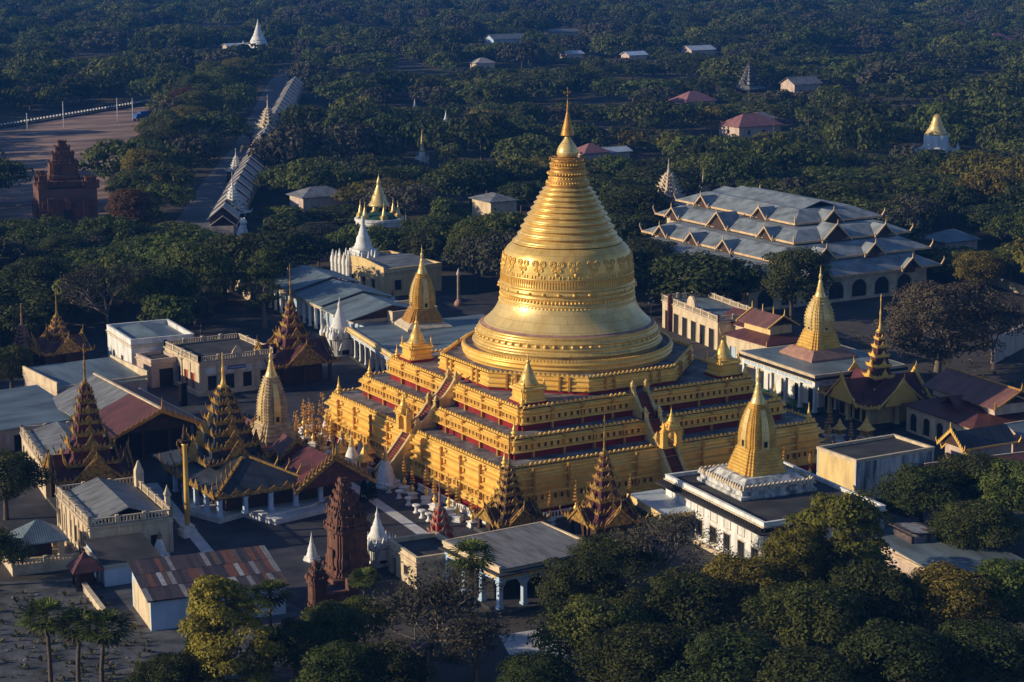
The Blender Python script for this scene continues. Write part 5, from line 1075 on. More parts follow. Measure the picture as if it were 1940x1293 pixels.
for k, (x, y, nn) in enumerate(((-33.5,9.5,1),(-34.5,20.5,1),(-31.0,13.5,1),(-31.4,21.5,1),(-25.6,29.5,1),(-20,29.8,1),(31.5,-17.5,1),(31.0,-10.5,1),(32.5,-24,1),(33.5,-20.5,1),(35,-14,1))): spots.append((x,y))
spots += [(-30.6,27.5),(-27,28.4),(28.8,-27.5),(29.2,-21),(29.0,-14.6)]
for i,(x,y) in enumerate(spots):
    left = x < -28.5
    place(up, uu, (x,y,.012), (i*37%90)*PI/180, .85+.3*((i*7)%5)/5, 'gilded tiered offering umbrella on white plinth at the %s' % ('sunlit left foot of the pagoda' if left else 'shaded foot of the pagoda'),
          'gilded offering umbrellas round the pagoda')
b = MB(); b.lathe([(.42,0),(.42,.12),(.24,.25),(.2,.6),(.3,.8),(.52,.92),(.5,1.08),(.3,1.02)], 12)
pd = b.build('white_pedestal', WHITE); tag(pd, 'x', 'pedestal'); pu = [False]
for i, p in enumerate(((-30.80, -6.11),(-30.94, -9.21),(-31.35, -12.64),(-32.03, -16.10),(-32.49, -18.53),(-32.41, -20.18),(-32.85, -23.07))):
    place(pd, pu, (p[0],p[1],.012), 0, 1, 'small round white bowl pedestal in the row before the plinths left of the pagoda', 'white bowl pedestals beside the marble path')
b = MB(); b.box(-27.1,-26,0,-26.9,-7,.25); b.box(-27.1,-26,.85,-26.9,-7,.97)
for i in range(39): b.box(-27.06,-25.9+i*.49,.251,-26.94,-25.7+i*.49,.849)
tag(b.build('white_railing', WHITE), 'white baluster railing along the foot of the sunlit pagoda face, near half', 'railing')
b = MB(); b.box(-26,-27.1,0,-7,-26.9,.25); b.box(-26,-27.1,.85,-7,-26.9,.97)
for i in range(39): b.box(-25.9+i*.49,-27.06,.251,-25.7+i*.49,-26.94,.849)
tag(b.build('white_railing', WHITE), 'white baluster railing along the foot of the shaded pagoda face', 'railing')
def wstupa(p, r, h, label, tip=GOLDP, body=WHITE, n=20):
    t = thing('white_stupa', label, 'stupa', (p[0],p[1],0), .3)
    b = MB(); b.sq([(r*1.25,0),(r*1.25,h*.05),(r*1.1,h*.07),(r*1.1,h*.12),(r*1.16,h*.13),(r*.95,h*.15)], (0,0), 0, CP)
    b.lathe([(r*1.0,h*.14),(r*1.0,h*.18),(r*.9,h*.2),(r*.9,h*.25),(r*.78,h*.27),(r*.74,h*.38),(r*.62,h*.46),(r*.5,h*.5),(r*.52,h*.52),(r*.4,h*.56),(r*.36,h*.62)], n); b.build('bell', body, t)
    b = MB(); b.lathe([(r*.36,h*.62),(r*.38,h*.63),(r*.26,h*.69),(r*.28,h*.7),(r*.17,h*.77),(r*.2,h*.79),(r*.1,h*.86),(.015,h)], 12); b.build('spire', tip, t)
wstupa((-29.66, -2.95), 1.35, 5.6, 'white bell stupa with gold tip standing at the foot of the sunlit pagoda stairs')
wstupa((-30.10, 6.22), 1.2, 5.4, 'slender white stupa with gold spire between the carved shrine hall and the pagoda')
wstupa((-27.63, 14.47), .9, 4.0, 'low white stupa half hidden behind the carved shrine hall gable')
wstupa((-51.55, -27.23), .65, 3.5, 'small plain white stupa just left of the brick tower', WHITE)
wstupa((-66.31, -17.03), .8, 3.6, 'small brown and white stupa at the corner of the white lean-to', BROWNST)
wstupa((26.92, 105.96), .9, 4.2, 'small white stupa with red finial on the court wall before the yellow hall', REDD)
def ornate(p, w, h, label, seed):
    t = thing('stucco_shrine', label, 'shrine', (p[0],p[1],0), 0); r = random.Random(seed)
    b = MB(); b.sq([(w,0),(w,.3),(w*.85,.35),(w*.85,h*.28),(w*1.05,h*.3),(w*1.05,h*.33)], (0,0), 0, CP); b.build('body', WHITES, t)
    b = MB()
    for k in range(4):
        b.M = Matrix.Rotation(k*PI/2,4,'Z')
        b.tri((-w*.55,-w*1.02,h*.12),(w*.55,-w*1.02,h*.12),(0,-w*1.02,h*.5),(0,.2,0))
        for i in range(5): b.sq([(w*.14,0),(w*.16,h*.06),(w*.05,h*.13),(.01,h*.2)], (-w+.5*w*i,-w*.95), h*.32)
    b.build('pinnacles', WHITE, t)
    b = MB(); b.M = None
    for k in range(4): b.M = Matrix.Rotation(k*PI/2,4,'Z'); b.box(-w*.25,-w*.92,.4,w*.25,-w*.7,h*.22)
    b.build('niche', DARK, t)
    b = MB(); stupa_mb(b, (0,0), h*.33, w*.72, h*.67, 18); b.build('bell', WHITE, t)
ornate((1.14, 74.87), 2.3, 10.0, 'white stucco shrine with bell spire between the maroon pavilion and the blue panel temple', 4)
ornate((-45.51, -32.23), 1.6, 6.9, 'white stucco shrine crusted with figures just right of the brick tower', 9)
t = thing('golden_pole', 'tall golden column on a white railed base beside the near marble walk', 'column', (-60.35, -10.77), 0)
b = MB(); b.sq([(.9,0),(.9,.9),(.7,1.0),(.7,1.4)]); b.build('base', WHITE, t)
b = MB(); b.lathe([(.32,1.4),(.30,6),(.26,11.2),(.42,11.4),(.3,11.6)], 14); b.build('shaft', GOLD, t)
b = MB(); b.sq([(.5,11.6),(.6,11.8),(.6,12.0)]); b.lathe([(.3,12.0),(.35,12.4),(.2,12.9),(.22,13.2),(.05,13.9)], 8); b.build('capital', WOOD, t)
t = thing('cream_pole', 'slim cream column with spear tip on the terrace behind the brown and gold tower', 'column', (39.85, 103.76), 0)
b = MB(); b.lathe([(.9,0),(.8,.6),(.5,1.0),(.36,1.2)], 10); b.build('base', BROWNST, t)
b = MB(); b.lathe([(.3,1.2),(.26,5.8),(.4,5.9),(.42,6.1),(.02,7.2)], 10); b.build('shaft', TRIM, t)
def lamp(p, h, label, black=False):
    t = thing('lamp_post', label, 'lamp post', (p[0],p[1],0), .4)
    if black:
        b = MB(); b.lathe([(.62,0),(.62,3.4),(.7,3.45),(.7,3.6)], 12); b.build('plinth', DARK, t)
    b = MB(); b.tube((0,0,3.6 if black else 0),(0,0,h),.09,.05,6)
    for s in (-1,1): b.tube((0,0,h-1.2),(s*.8,0,h-.5),.04,.03,5); b.tube((s*.8,0,h-.5),(s*.8,0,h-.2),.03,.03,5)
    b.build('pole', DARK if black else STEEL, t)
    for s in (-1,1): b = MB(); b.lathe([(.06,h-.2),(.16,h-.05),(.14,h+.12),(.03,h+.2)], 8, c=(s*.8,0)); b.build('lamp_head', WHITE, t)
lamp((-35.44, 53.68), 8.2, 'ornate lamp post rising from a black drum beside the balustraded hall', True)
lamp((61.53, 70.72), 3.8, 'short lamp post with pale heads behind the bell of the pagoda')
lamp((80.16, 83.82), 7.5, 'thin grey lamp post among dark trees left of the monastery')
t = thing('maroon_pole', 'thick dark maroon pole behind the right flank of the pagoda beside the cream arcade', 'pole', (60.01, 62.57), 0)
b = MB(); b.lathe([(.4,0),(.36,6.4),(.45,6.5),(.1,6.9)], 10); b.build('shaft', MAROON, t)
for i,(p,h) in enumerate((((-35.53, -8.45),2.8),((-34.17, -8.13),3.4))):
    t = thing('clipped_cypress', ('shorter' if i == 0 else 'taller')+' dark clipped cypress of the pair standing beside the marble path', 'shrub', (p[0],p[1],.01)); r = random.Random(i)
    b = MB()
    for k in range(700):
        z = r.random()**1.2; a = r.uniform(0,2*PI); q = .48*(1-z)**.6+.08; c = Vector((q*math.cos(a),q*math.sin(a),.25+z*h)); d = Vector((r.uniform(-1,1),r.uniform(-1,1),r.uniform(-1,1)))*.14; e = d.orthogonal().normalized()*.1
        b.face([c-d,c+e,c+d,c-e])
    b.build('foliage', LEAF0, t)
    b = MB(); b.tube((0,0,0),(0,0,.6),.08,.06,5); b.build('stem', BARK, t)
# dark carved offering trees beside the shrine hall
def otree(p, h, label):
    t = thing('carved_offering_tree', label, 'ornament', (p[0],p[1],0), 0); b = MB(); b.tube((0,0,.6),(0,0,h),.07,.03,5)
    r = random.Random(int(h*10))
    for i in range(42):
        z = .9+(h-1.2)*r.random(); a = r.uniform(0,2*PI); q = .85*(1-z/h)+.15; e = (q*math.cos(a),q*math.sin(a),z+.3); b.tube((0,0,z),e,.03,.02,4); b.lathe([(.01,-.12),(.12,0),(.01,.16)], 5, c=(e[0],e[1]), z=e[2])
    b.build('branches', GOLDO, t); b = MB(); b.sq([(.5,0),(.5,.3),(.35,.4),(.35,.7)]); b.build('base', WOOD, t)
for i,(p,h) in enumerate((((-30.09, 24.15),4.6),((-29.63, 22.48),6.4),((-27.39, 24.64),5.2),((-29.03, 18.68),4.4),((-27.26, 19.67),4.8),((-23.45, 29.51),5.4))):
    otree(p, h, 'dark gilded offering tree, %s in the cluster behind the carved shrine hall' % ('leftmost','tallest','slim middle one','low one in front','rightmost','rear one')[i])
# pale balustrade wall and long compound wall behind
def longwall(a, b_, h, t_, m, label, merl=False):
    d = Vector((b_[0]-a[0], b_[1]-a[1], 0)); w = MB(); L = d.length; w.box(0,-t_/2,0,L,t_/2,h); w.box(-.1,-t_/2-.1,h+.001,L+.1,t_/2+.1,h+.15)
    o = w.build('boundary_wall', m); o.location = (a[0],a[1],0); o.rotation_euler = (0,0,math.atan2(d.y,d.x)); tag(o, label, 'wall'); return o
longwall((30.29, 165.27), (57.26, 160.14), 1.6, .4, WHITES, 'grey stained boundary wall behind the teal hall and the yellow hall')
longwall((147.37, 90.23), (138.75, 56.17), 1.6, .4, TRIM, 'pale boundary wall running off to the right beyond the tiered monastery')
longwall((90.17, 12.46), (103.22, 19.45), 4.0, .6, PINKW, 'sunlit peach wall seen behind the bare tree at the right edge')
longwall((-78.02, -24.49), (-79.36, -35.98), .8, .35, TRIM, 'low broken plaster wall beside the maroon kiosk, lower left')
hall('tree_hidden_house', 'sunlit cream house half hidden behind the big round tree on the left', 'building', (7.79, 125.69), 9.0, 16.0, 4.6, CREAM, bal=True, par=.7, ops=rep('left',.5,15.5,5,1.4,.4,2.8,'door')+rep('front',.5,8.5,2,1.3,.8,2.6,'window'))

def spirit_house(p, s_, label):
    t = thing('spirit_house', label, 'shrine', (p[0],p[1],.01), .2); t.scale = (s_,s_,s_)
    b = MB(); b.sq([(.7,0),(.7,.3),(.5,.4),(.5,1.0),(.75,1.1),(.75,1.25)]); b.build('pedestal', WHITE, t)
    b = MB()
    for x in (-.5,.5):
        for y in (-.5,.5): b.box(x-.08,y-.08,1.251,x+.08,y+.08,2.1)
    b.box(-.3,-.3,1.251,.3,.3,1.9); b.build('shrine_body', GOLDO, t)
    b = MB(); b.sq([(.85,2.1),(.8,2.25),(.45,2.6),(.5,2.65),(.25,3.0),(.28,3.05),(.05,3.8)]); b.build('roof', GOLD, t)
for p, s_, l in (((-30.50, 8.99),1.0,'gold roofed spirit house on white pedestal behind the tall slender white stupa'),((-30.25, 2.25),1.1,'gold roofed spirit house just left of the white stupa at the foot of the stairs'),((-25.85, 21.61),.9,'gold roofed spirit house beside the dark offering trees'),
        ((-20.61, 27.81),1.0,'gold roofed spirit house in the lane before the far left pagoda corner'),((-26.63, 7.96),.8,'smallest gold roofed spirit house by the sunlit stairs'),((37.62, -18.82),1.1,'gold roofed spirit house behind the bare two toned block'),((35.76, -15.29),.9,'gold roofed spirit house near the right pagoda corner')):
    spirit_house(p, s_, l)
wstupa((-26.12, 11.58), .7, 3.2, 'small white stupa near the foot of the sunlit pagoda face between offering umbrellas')
wstupa((-25.19, 24.75), .8, 3.8, 'white stupa in the lane between the offering trees and the pagoda')
ornate((-45.28, -28.60), 1.0, 4.2, 'low white stucco shrine wedged between the brick tower and the taller stucco shrine', 12)
t = thing('elephant_statue', 'grey stone elephant statue on a white block near the foot of the sunlit stairs', 'statue', (-30.52, 0.28), R(200))
b = MB(); b.box(-1.0,-.7,0,1.0,.7,.5); b.build('plinth', WHITE, t)
b = MB(); b.rings([[(x,.5*s*math.cos(2*PI*i/10),1.35+.5*s*math.sin(2*PI*i/10)) for i in range(10)] for x,s in ((-.85,.5),(-.6,.9),(0,1.0),(.5,.9),(.75,.75),(1.1,.7),(1.3,.35))])
for x in (-.55,.5):
    for y in (-.28,.28): b.tube((x,y,.5),(x,y,1.2),.16,.2,7)
b.tube((1.25,0,1.3),(1.45,0,.6),.14,.07,7); b.build('body', SLABG, t)
b = MB()
for s in (-1,1): b.rings([[(.85,s*.38,1.0),(1.15,s*.42,1.1),(1.1,s*.5,1.6),(.8,s*.45,1.6)],[(.85,s*.44,1.0),(1.15,s*.48,1.1),(1.1,s*.56,1.6),(.8,s*.51,1.6)]])
b.build('ears', SLABG, t)

# rubble and weeds on the open ground
rr = random.Random(77)
def scatter(name, polys, n, m, kindf):
    b = MB()
    for _ in range(n):
        pl = rr.choice(polys); xs = [p[0] for p in pl]; ys = [p[1] for p in pl]
        for _k in range(30):
            x, y = rr.uniform(min(xs),max(xs)), rr.uniform(min(ys),max(ys))
            if inpoly((x,y),pl): break
        kindf(b, x, y)
    return tag(b.build(name, m), kind='stuff')
def inpoly(p, poly):
    c = False; j = len(poly)-1
    for i in range(len(poly)):
        if (poly[i][1] > p[1]) != (poly[j][1] > p[1]) and p[0] < (poly[j][0]-poly[i][0])*(p[1]-poly[i][1])/(poly[j][1]-poly[i][1])+poly[i][0]: c = not c
        j = i
    return c
def stone(b, x, y):
    s = rr.choice((.07,.09,.12,.15,.24)); h = s*rr.uniform(.5,.9); b.rings([[(x+s*rr.uniform(.7,1.1)*math.cos(a),y+s*rr.uniform(.7,1.1)*math.sin(a),z) for a in (0,1.2,2.5,3.7,5.0)] for z in (.0,h*.6)]+[[(x+s*.4*math.cos(a),y+s*.4*math.sin(a),h) for a in (0,1.2,2.5,3.7,5.0)]])
def weed(b, x, y):
    q = rr.uniform(.15,.5)
    for _ in range(7):
        a = rr.uniform(0,2*PI); d = Vector((math.cos(a)*q,math.sin(a)*q,q*rr.uniform(.5,1.3))); w = Vector((-math.sin(a),math.cos(a),0))*q*.25; o = Vector((x,y,.02)); b.face([o-w*.4,o+w*.4,o+d*.6+w,o+d,o+d*.6-w])
YP = [(-95,-48),(-76.8,-62),(-77.5,-42),(-77,-28),(-92,-14)]; YQ = [(-60,-50),(-52,-56),(-44,-60),(-43,-56),(-50,-44),(-60,-47)]; YR = [(58,-8),(100,-10),(125,30),(82,50),(66,25)]
scatter('rubble', [YP,YQ,YR], 160, SLABG, stone)
scatter('weeds', [YP,YP,YQ,YR,YR], 900, leafmat('dry_weeds', (.05,.05,.018), (.15,.13,.05), .2), weed)

# ------------------------------------------------------------------ beyond the compound
t = thing('covered_walkway', 'long stair-roofed covered walkway beside the road, dozens of overlapping gable roofs', 'walkway', (32.5,201.5,0), math.atan2(340,173))
wb = MB(); wb.box(0,-2.4,0,378,2.4,3.2); wb.build('wall', PINKW, t)
rb = MB(); eb = MB(); gb = MB(); rb2 = MB()
n = 31; sg = 12.2
rb.slab([(0,-3.2,3.2),(n*sg,-3.2,3.2),(n*sg,0,5.6),(0,0,5.6)], .16); rb.slab([(0,.001,5.6),(n*sg,.001,5.6),(n*sg,3.2,3.2),(0,3.2,3.2)], .16)
for i in range(n):
    x0 = sg*i+1.0; x1 = x0+8.6; z = 1.75
    for s in (-1,1):
        rb2.slab([(x0,s*3.4,3.1+z),(x1,s*3.4,3.1+z),(x1,s*.001,5.8+z),(x0,s*.001,5.8+z)], .16)
        rb2.slab([(x0-.45,s*3.6,3.05+z),(x0-.01,s*3.6,3.05+z),(x0-.01,s*.002,6.05+z),(x0-.45,s*.002,6.05+z)], .28)
    gb.rings([[(x0+.2,-3.0,3.1),(x0+.2,3.0,3.1),(x0+.2,3.0,2.9+z),(x0+.2,0,5.5+z),(x0+.2,-3.0,2.9+z)],[(x1-.2,-3.0,3.1),(x1-.2,3.0,3.1),(x1-.2,3.0,2.9+z),(x1-.2,0,5.5+z),(x1-.2,-3.0,2.9+z)]])
ro = rb.build('roof', PALET, t); rb2.build('raised_roofs', PALET, ro); gb.build('roof_step_gables', WOOD, ro)  # step gables coloured dark to stand in for the shadow under each raised roof
# ruined brick temple on the field
t = thing('brick_ruin', 'ruined red brick temple with broken towers alone on the red field', 'ruin', (4.28, 246.72), R(-12)); t.scale = (1.2,1.2,1.15)
jb = MB(); jb.box(0,0,0,11.5,11.0,7.2); jb.box(-.5,1.0,0,-.002,10,4.0); jb.box(.6,-.5,0,10.8,-.002,4.6)
for x in (2.2,5.6,9.0): jb.box(x-.6,-1.0,0,x+.6,-.501,5.4)
jb.build('body', BRICK, t)
jag(t, 'upper_tower', (5.6,5.6), [(4.4,7.2,8.6),(2.9,8.6,12.2),(2.2,12.2,14.0),(1.5,14.0,15.4),(.8,15.4,16.4)], 5, BRICK)
jag(t, 'corner_turret', (1.0,1.0), [(1.1,7.2,8.6),(.8,8.6,10.0),(.45,10.0,10.8)], 6, BRICK); jag(t, 'corner_turret', (10.4,1.2), [(1.6,7.2,8.4),(1.1,8.4,9.4)], 7, BRICK); jag(t, 'corner_turret', (1.2,9.8), [(1.0,7.2,8.6),(.6,8.6,9.6)], 7, BRICK)
for (x,z) in ((5.6,.2),): b = MB(); b.box(x-.9,-1.1,z,x+.9,-1.003,3.0); b.build('doorway', DARK, t)
# roadside fence with white capped posts, poles and truck by the field
A_, B_ = (59.66, 467.94), (149.07, 538.85)
d = Vector((B_[0]-A_[0],B_[1]-A_[1],0)); L = d.length; b = MB(); b.box(0,-.15,0,L,.15,.5); b.box(0,-.06,.9,L,.06,1.05); p = MB()
n = int(L/2.0)
for i in range(n): b.box(i*2.0-.16,-.2,0,i*2.0+.16,.2,1.2); p.box(i*2.0-.24,-.3,1.201,i*2.0+.24,.3,1.75)
t = thing('roadside_fence', 'long low fence with white capped posts along the far side of the red field', 'fence', (A_[0],A_[1],0), math.atan2(d.y,d.x)); b.build('posts_and_rails', SLAB, t); p.build('white_caps', WHITE, t)
strip('field_road', [(A_[0]-6,A_[1]+8),(B_[0]-6,B_[1]+8)], 10, .02, DIRT)
for p,h,l in (((68.93, 461.15),5.8,'low'),((82.34, 463.02),8.9,'tall'),((104.39, 470.47),8.6,'plain'),((110.96, 472.94),8.0,'slim')):
    t = thing('utility_pole', '%s pale utility pole on the far edge of the red field' % {'low':'lowest, leftmost','tall':'tallest lamp-armed','plain':'third from left','slim':'rightmost, beside the truck,'}[l], 'pole', (p[0],p[1],0), 1.0)
    b = MB(); b.tube((0,0,0),(0,0,h),.16,.10,6); b.build('shaft', WHITE, t)
    b = MB(); b.box(-1.1,-.06,h-.4,1.1,.06,h-.25); b.build('crossarm', STEEL, t)
t = thing('truck', 'dark blue canvas-backed truck parked at the far edge of the red field', 'truck', (113.83, 471.14), R(15))
b = MB(); b.rings([[(-3.4,-1.1,.9),(-1.6,-1.1,.9),(-1.6,1.1,.9),(-3.4,1.1,.9)],[(-3.4,-1.1,1.7),(-1.6,-1.1,1.7),(-1.6,1.1,1.7),(-3.4,1.1,1.7)],[(-2.7,-1.0,2.6),(-1.6,-1.0,2.6),(-1.6,1.0,2.6),(-2.7,1.0,2.6)]]); b.build('cab', BLUEP, t)
b = MB(); b.box(-1.4,-1.15,1.0,3.4,1.15,2.9); b.rings([[(-1.4,-1.1,2.9),(-1.4,-.7,3.3),(-1.4,.7,3.3),(-1.4,1.1,2.9)],[(3.4,-1.1,2.9),(3.4,-.7,3.3),(3.4,.7,3.3),(3.4,1.1,2.9)]]); b.build('cargo_cover', BLUEP, t)
for x in (-2.5,1.2,2.5):
    for y in (-1.15,1.15):
        b = MB(); b.tube((x,y-.15,.5),(x,y+.15,.5),.5,.5,14); b.build('wheel', DARK, t)
# far spires and stupas
def fstupa(name, p, r, h, body, tip, label, drum=.35, rz=.3):
    t = thing(name, label, 'stupa', (p[0],p[1],0), rz)
    b = MB(); b.sq([(r*1.3,0),(r*1.3,h*.06),(r*1.15,h*.08),(r*1.15,h*.14),(r*1.2,h*.15),(r,h*.17),(r,h*.22)], poly=CP); b.lathe([(r*.98,h*.2),(r*.95,h*.26),(r*.8,h*.29),(r*.78,h*drum)], 20); b.build('drum', body, t)
    b = MB(); b.lathe([(r*.78,h*drum),(r*.66,h*(drum+.05)),(r*.6,h*(drum+.1)),(r*.45,h*(drum+.16)),(r*.47,h*(drum+.18)),(r*.36,h*(drum+.24)),(r*.38,h*(drum+.26)),(r*.27,h*(drum+.32)),(r*.28,h*(drum+.34)),(r*.15,h*(drum+.44)),(r*.06,h*.9),(.02,h)], 16); b.build('spire', tip, t)
    b = MB()
    for k in range(4):
        a = PI/4+k*PI/2; stupa_mb(b, (r*1.45*math.cos(a),r*1.45*math.sin(a)), h*.12, r*.2, h*.25, 8)
    b.build('corner_spirelets', body, t)
fstupa('far_stupa', (291.04, 776.17), 5.4, 17.5, WHITE, WHITE, 'large pointed white stupa far off at the end of the road')
fstupa('far_stupa', (275.89, 237.78), 4.6, 13.6, WHITE, GOLDP, 'white domed stupa with golden spire standing among trees at the right', .52)
fstupa('far_stupa', (193.99, 393.32), 1.3, 6.0, WHITE, WHITE, 'slim white stupa between dark trees behind the pagoda spire')
fstupa('far_stupa', (211.21, 449.18), 1.0, 5.0, WHITE, WHITE, 'tiny white stupa in a sandy gap far behind the yellow hall')
fstupa('far_stupa', (137.97, 304.54), 1.2, 10.5, WHITE, GOLDP, 'thin golden spire poking out of the dense trees left of the pagoda spire')
pavilion('tiered_spire', 'grey weathered tiered spire rising over the covered walkway', (119.2,373.0), 4.4, 4.0, GREYT, TRIM, 6, 6.2, 4.6, R(25), 1.6, .80, .5, gables=False)
pavilion('tiered_spire', 'white tiered spire at the near end of the covered walkway', (40.5,214.5), 2.6, 4.2, WHITES, WHITE, 6, 4.8, 3.6, R(20), 1.2, .80, .4, gables=False)
pavilion('tiered_spire', 'dark tiered spire with pale needle in the woods at upper right', (349.8,431.0), 5.0, 3.4, GREYT, SLAB, 6, 7.4, 5.4, R(10), 1.6, .80, .5, gables=False)
pavilion('tiered_spire', 'pinkish white tiered spire just left of the tiered monastery', (140.0,180.0), 4.6, 2.6, PINKW, TRIM, 7, 6.4, 4.0, R(4), 1.4, .84, .5, gables=False)
pavilion('tiered_spire', 'thin cream needle spire with carved foot behind the monastery roof corner', (156.76, 189.23), 1.9, 2.6, TRIM, TRIM, 3, 2.2, 4.2, R(4), .8, .78, .5, gables=False)
t = thing('guardian_lion', 'white seated guardian lion statue beside the white tiered spire', 'statue', (34.21, 194.63), R(-60))
b = MB(); b.sq([(1.5,0),(1.5,1.2),(1.3,1.3)]); b.build('plinth', WHITE, t)
b = MB(); b.rings([[(1.3*s*math.cos(2*PI*i/12)+ox, .9*s*math.sin(2*PI*i/12), z) for i in range(12)] for s,ox,z in ((.9,0,1.3),(1.0,0,2.0),(.85,.1,3.0),(.72,.3,3.8),(.6,.45,4.3))]); b.lathe([(.3,4.2),(.75,4.5),(.85,5.0),(.6,5.5),(.1,5.8)], 12, c=(.5,0)); b.build('body', WHITE, t)
b = MB()
for s in (-1,1): b.tube((1.1,s*.45,1.3),(.8,s*.5,3.2),.28,.3,8); b.sq([(.18,5.3),(.1,5.9)], (.4,s*.5))
b.build('forelegs_and_ears', WHITE, t)
def house(p, L, Wd, H, rise, rm, label, rz=0.0, wall=PINKW, hip=True):
    return hall('village_house', label, 'house', p, L, Wd, H, wall, roof='hip' if hip else 'gable_x', rm=rm, rh=rise, ov=.7, rz=rz, cornice=False, ops=[('front',L*.2,1.3,.9,2.2,'window'),('front',L*.55,1.2,0,2.2,'door'),('left',Wd*.4,1.3,.9,2.2,'window')])
PINKR = mat('faded_red_roof', (0.33,0.15,0.14), (0.22,0.10,0.10), 0.6, 0.7)
house((174.47, 273.04), 8.0, 7.0, 4.0, 2.4, PINKR, 'house with faded pink hip roof right behind the neck of the pagoda spire')
house((184.69, 275.67), 7.0, 6.0, 3.4, 1.2, WTIN, 'small house with bright tin roof right of the pink roofed one', hip=False)
house((259.05, 313.52), 17.0, 11.0, 3.4, 3.6, PINKR, 'wide house with pinkish roof among trees above the monastery')
house((295.69, 396.16), 13.0, 10.0, 3.4, 3.4, PINKR, 'house with two red hip roofs beside the dark tiered spire')
house((369.37, 427.20), 13.0, 9.0, 4.2, 2.6, GREYT, 'tall house with dark grey gable roof at upper right', hip=False)
house((63.99, 226.58), 12.0, 8.0, 4.4, 2.0, GREYT, 'grey roofed house in the woods right of the covered walkway')
house((93.77, 186.15), 7.0, 9.0, 6.0, 1.4, GREYT, 'cream house with dark window, sunlit, behind the left of the pagoda', wall=CREAM)
house((409.63, 738.42), 34.0, 9.0, 4.5, 2.4, GREYT, 'very long grey roofed building far away at the top', hip=False, wall=BLUEW)
house((629.54, 595.75), 14.0, 10.0, 4.0, 3.4, PINKR, 'twin peaked pink roofed house at the upper right edge')
house((452.73, 617.40), 14.0, 9.0, 4.0, 2.0, WTIN, 'white roofed house far away above the dark tiered spire', hip=False)
house((274.51, 777.41), 13.0, 7.0, 3.6, 1.2, WTIN, 'low white house beside the far white stupa', hip=False)
house((707.45, 725.13), 40.0, 8.0, 3.0, 2.2, PINKR, 'long reddish sheds far away at the upper right', hip=False)
house((154.21, 96.31), 9.0, 7.0, 3.6, 2.0, TEAL, 'small teal roofed house beyond the right end of the monastery')

house((472.57, 782.77), 20.0, 8.0, 4.0, 1.6, GREYT, 'grey roofed house just right of the very long far building', hip=False)
house((324.42, 603.70), 9.0, 7.0, 3.6, 2.2, PALET, 'small pale roofed house above left of the pagoda spire')
house((390.15, 632.20), 9.0, 7.0, 3.6, 1.4, WTIN, 'little bright roofed house far behind the pagoda spire', hip=False)
house((407.66, 604.55), 10.0, 7.0, 4.0, 1.6, BLUEW, 'pale blue house half hidden in the far woods right of the spire', hip=False)
house((275.12, 326.56), 9.0, 7.0, 4.0, 2.0, GREYT, 'grey outbuilding behind the three tall fan palms')
flat('sandy_field', [(506.08, 1291.16),(609.06, 1287.46),(542.14, 1127.28),(463.13, 1144.14)], 0.0, DIRT)

pavilion('tiered_spire', 'small white tiered spire halfway along the covered walkway on its road side', (75.73, 296.15), 1.8, 3.0, WHITES, WHITE, 5, 3.0, 2.6, R(25), .9, .78, .35, gables=False)

# ------------------------------------------------------------------ trees
LEAF = {'dark': leafmat('dark_leaves', (.018,.026,.007), (.088,.100,.024)), 'mid': leafmat('green_leaves', (.026,.038,.008), (.150,.165,.034)),
        'olive': leafmat('olive_leaves', (.055,.05,.010), (.24,.20,.034)), 'lime': leafmat('yellow_green_leaves', (.10,.095,.014), (.38,.32,.045)), 'umber': leafmat('brown_grey_leaves', (.035,.028,.018), (.11,.083,.052), 0.1), 'grey': leafmat('grey_green_leaves', (.026,.03,.02), (.08,.08,.05)),
        'rust': leafmat('rusty_leaves', (.05,.032,.018), (.15,.075,.035)), 'twig': leafmat('dry_twigs', (.032,.031,.02), (.095,.086,.05), 0.1)}
def leaf(b, c, nrm, s, r):
    u = nrm.orthogonal().normalized(); w = nrm.cross(u); a = r.uniform(0,2*PI); p = u*math.cos(a)+w*math.sin(a); q = nrm.cross(p)
    k = r.uniform(.7,1.25)*s; b.face([c-p*k, c-q*k*.55+nrm*.1*k, c+p*k, c+q*k*.55+nrm*.1*k])
def crown_mb(r, Rr, Hc, zc, clumps, per, s, cr=.30, flat=1.0, open_=0.0):
    """leaf clumps spread through a lumpy dome"""
    b = MB(); cs = []
    lob = [(r.uniform(0,2*PI), r.uniform(.65,1.12)) for _ in range(7)]
    for i in range(clumps):
        a = r.uniform(0,2*PI); h = r.random(); z = -.28+1.25*h**.9
        lim = math.sqrt(max(.04,1-max(0,z)**2*.95)) if z > 0 else 1+z*.9
        f = max(.45, max(q*math.cos((a-t)/1.0)**2 if math.cos(a-t) > 0 else .45 for t,q in lob))
        rad = Rr*lim*(f if r.random() > .1 else f*1.12)*math.sqrt(r.uniform(.30 if open_ else .42,1.0))
        c = Vector((rad*math.cos(a), rad*math.sin(a), zc+z*Hc*(.9+.22*r.random()))); cs.append(c)
        q = Rr*cr*r.uniform(.65,1.25)
        for k in range(per):
            d = Vector((r.gauss(0,1),r.gauss(0,1),r.gauss(0,1)*.8+.35)).normalized()
            if d.z < -.35 and r.random() < .7: d.z = -d.z
            p = c+Vector((d.x*q,d.y*q,d.z*q*.62*flat))*(r.uniform(.72,1.06))
            n = (d+Vector((r.uniform(-.6,.6),r.uniform(-.6,.6),r.uniform(-.3,.7)))).normalized(); leaf(b, p, n, s, r)
    return b, cs
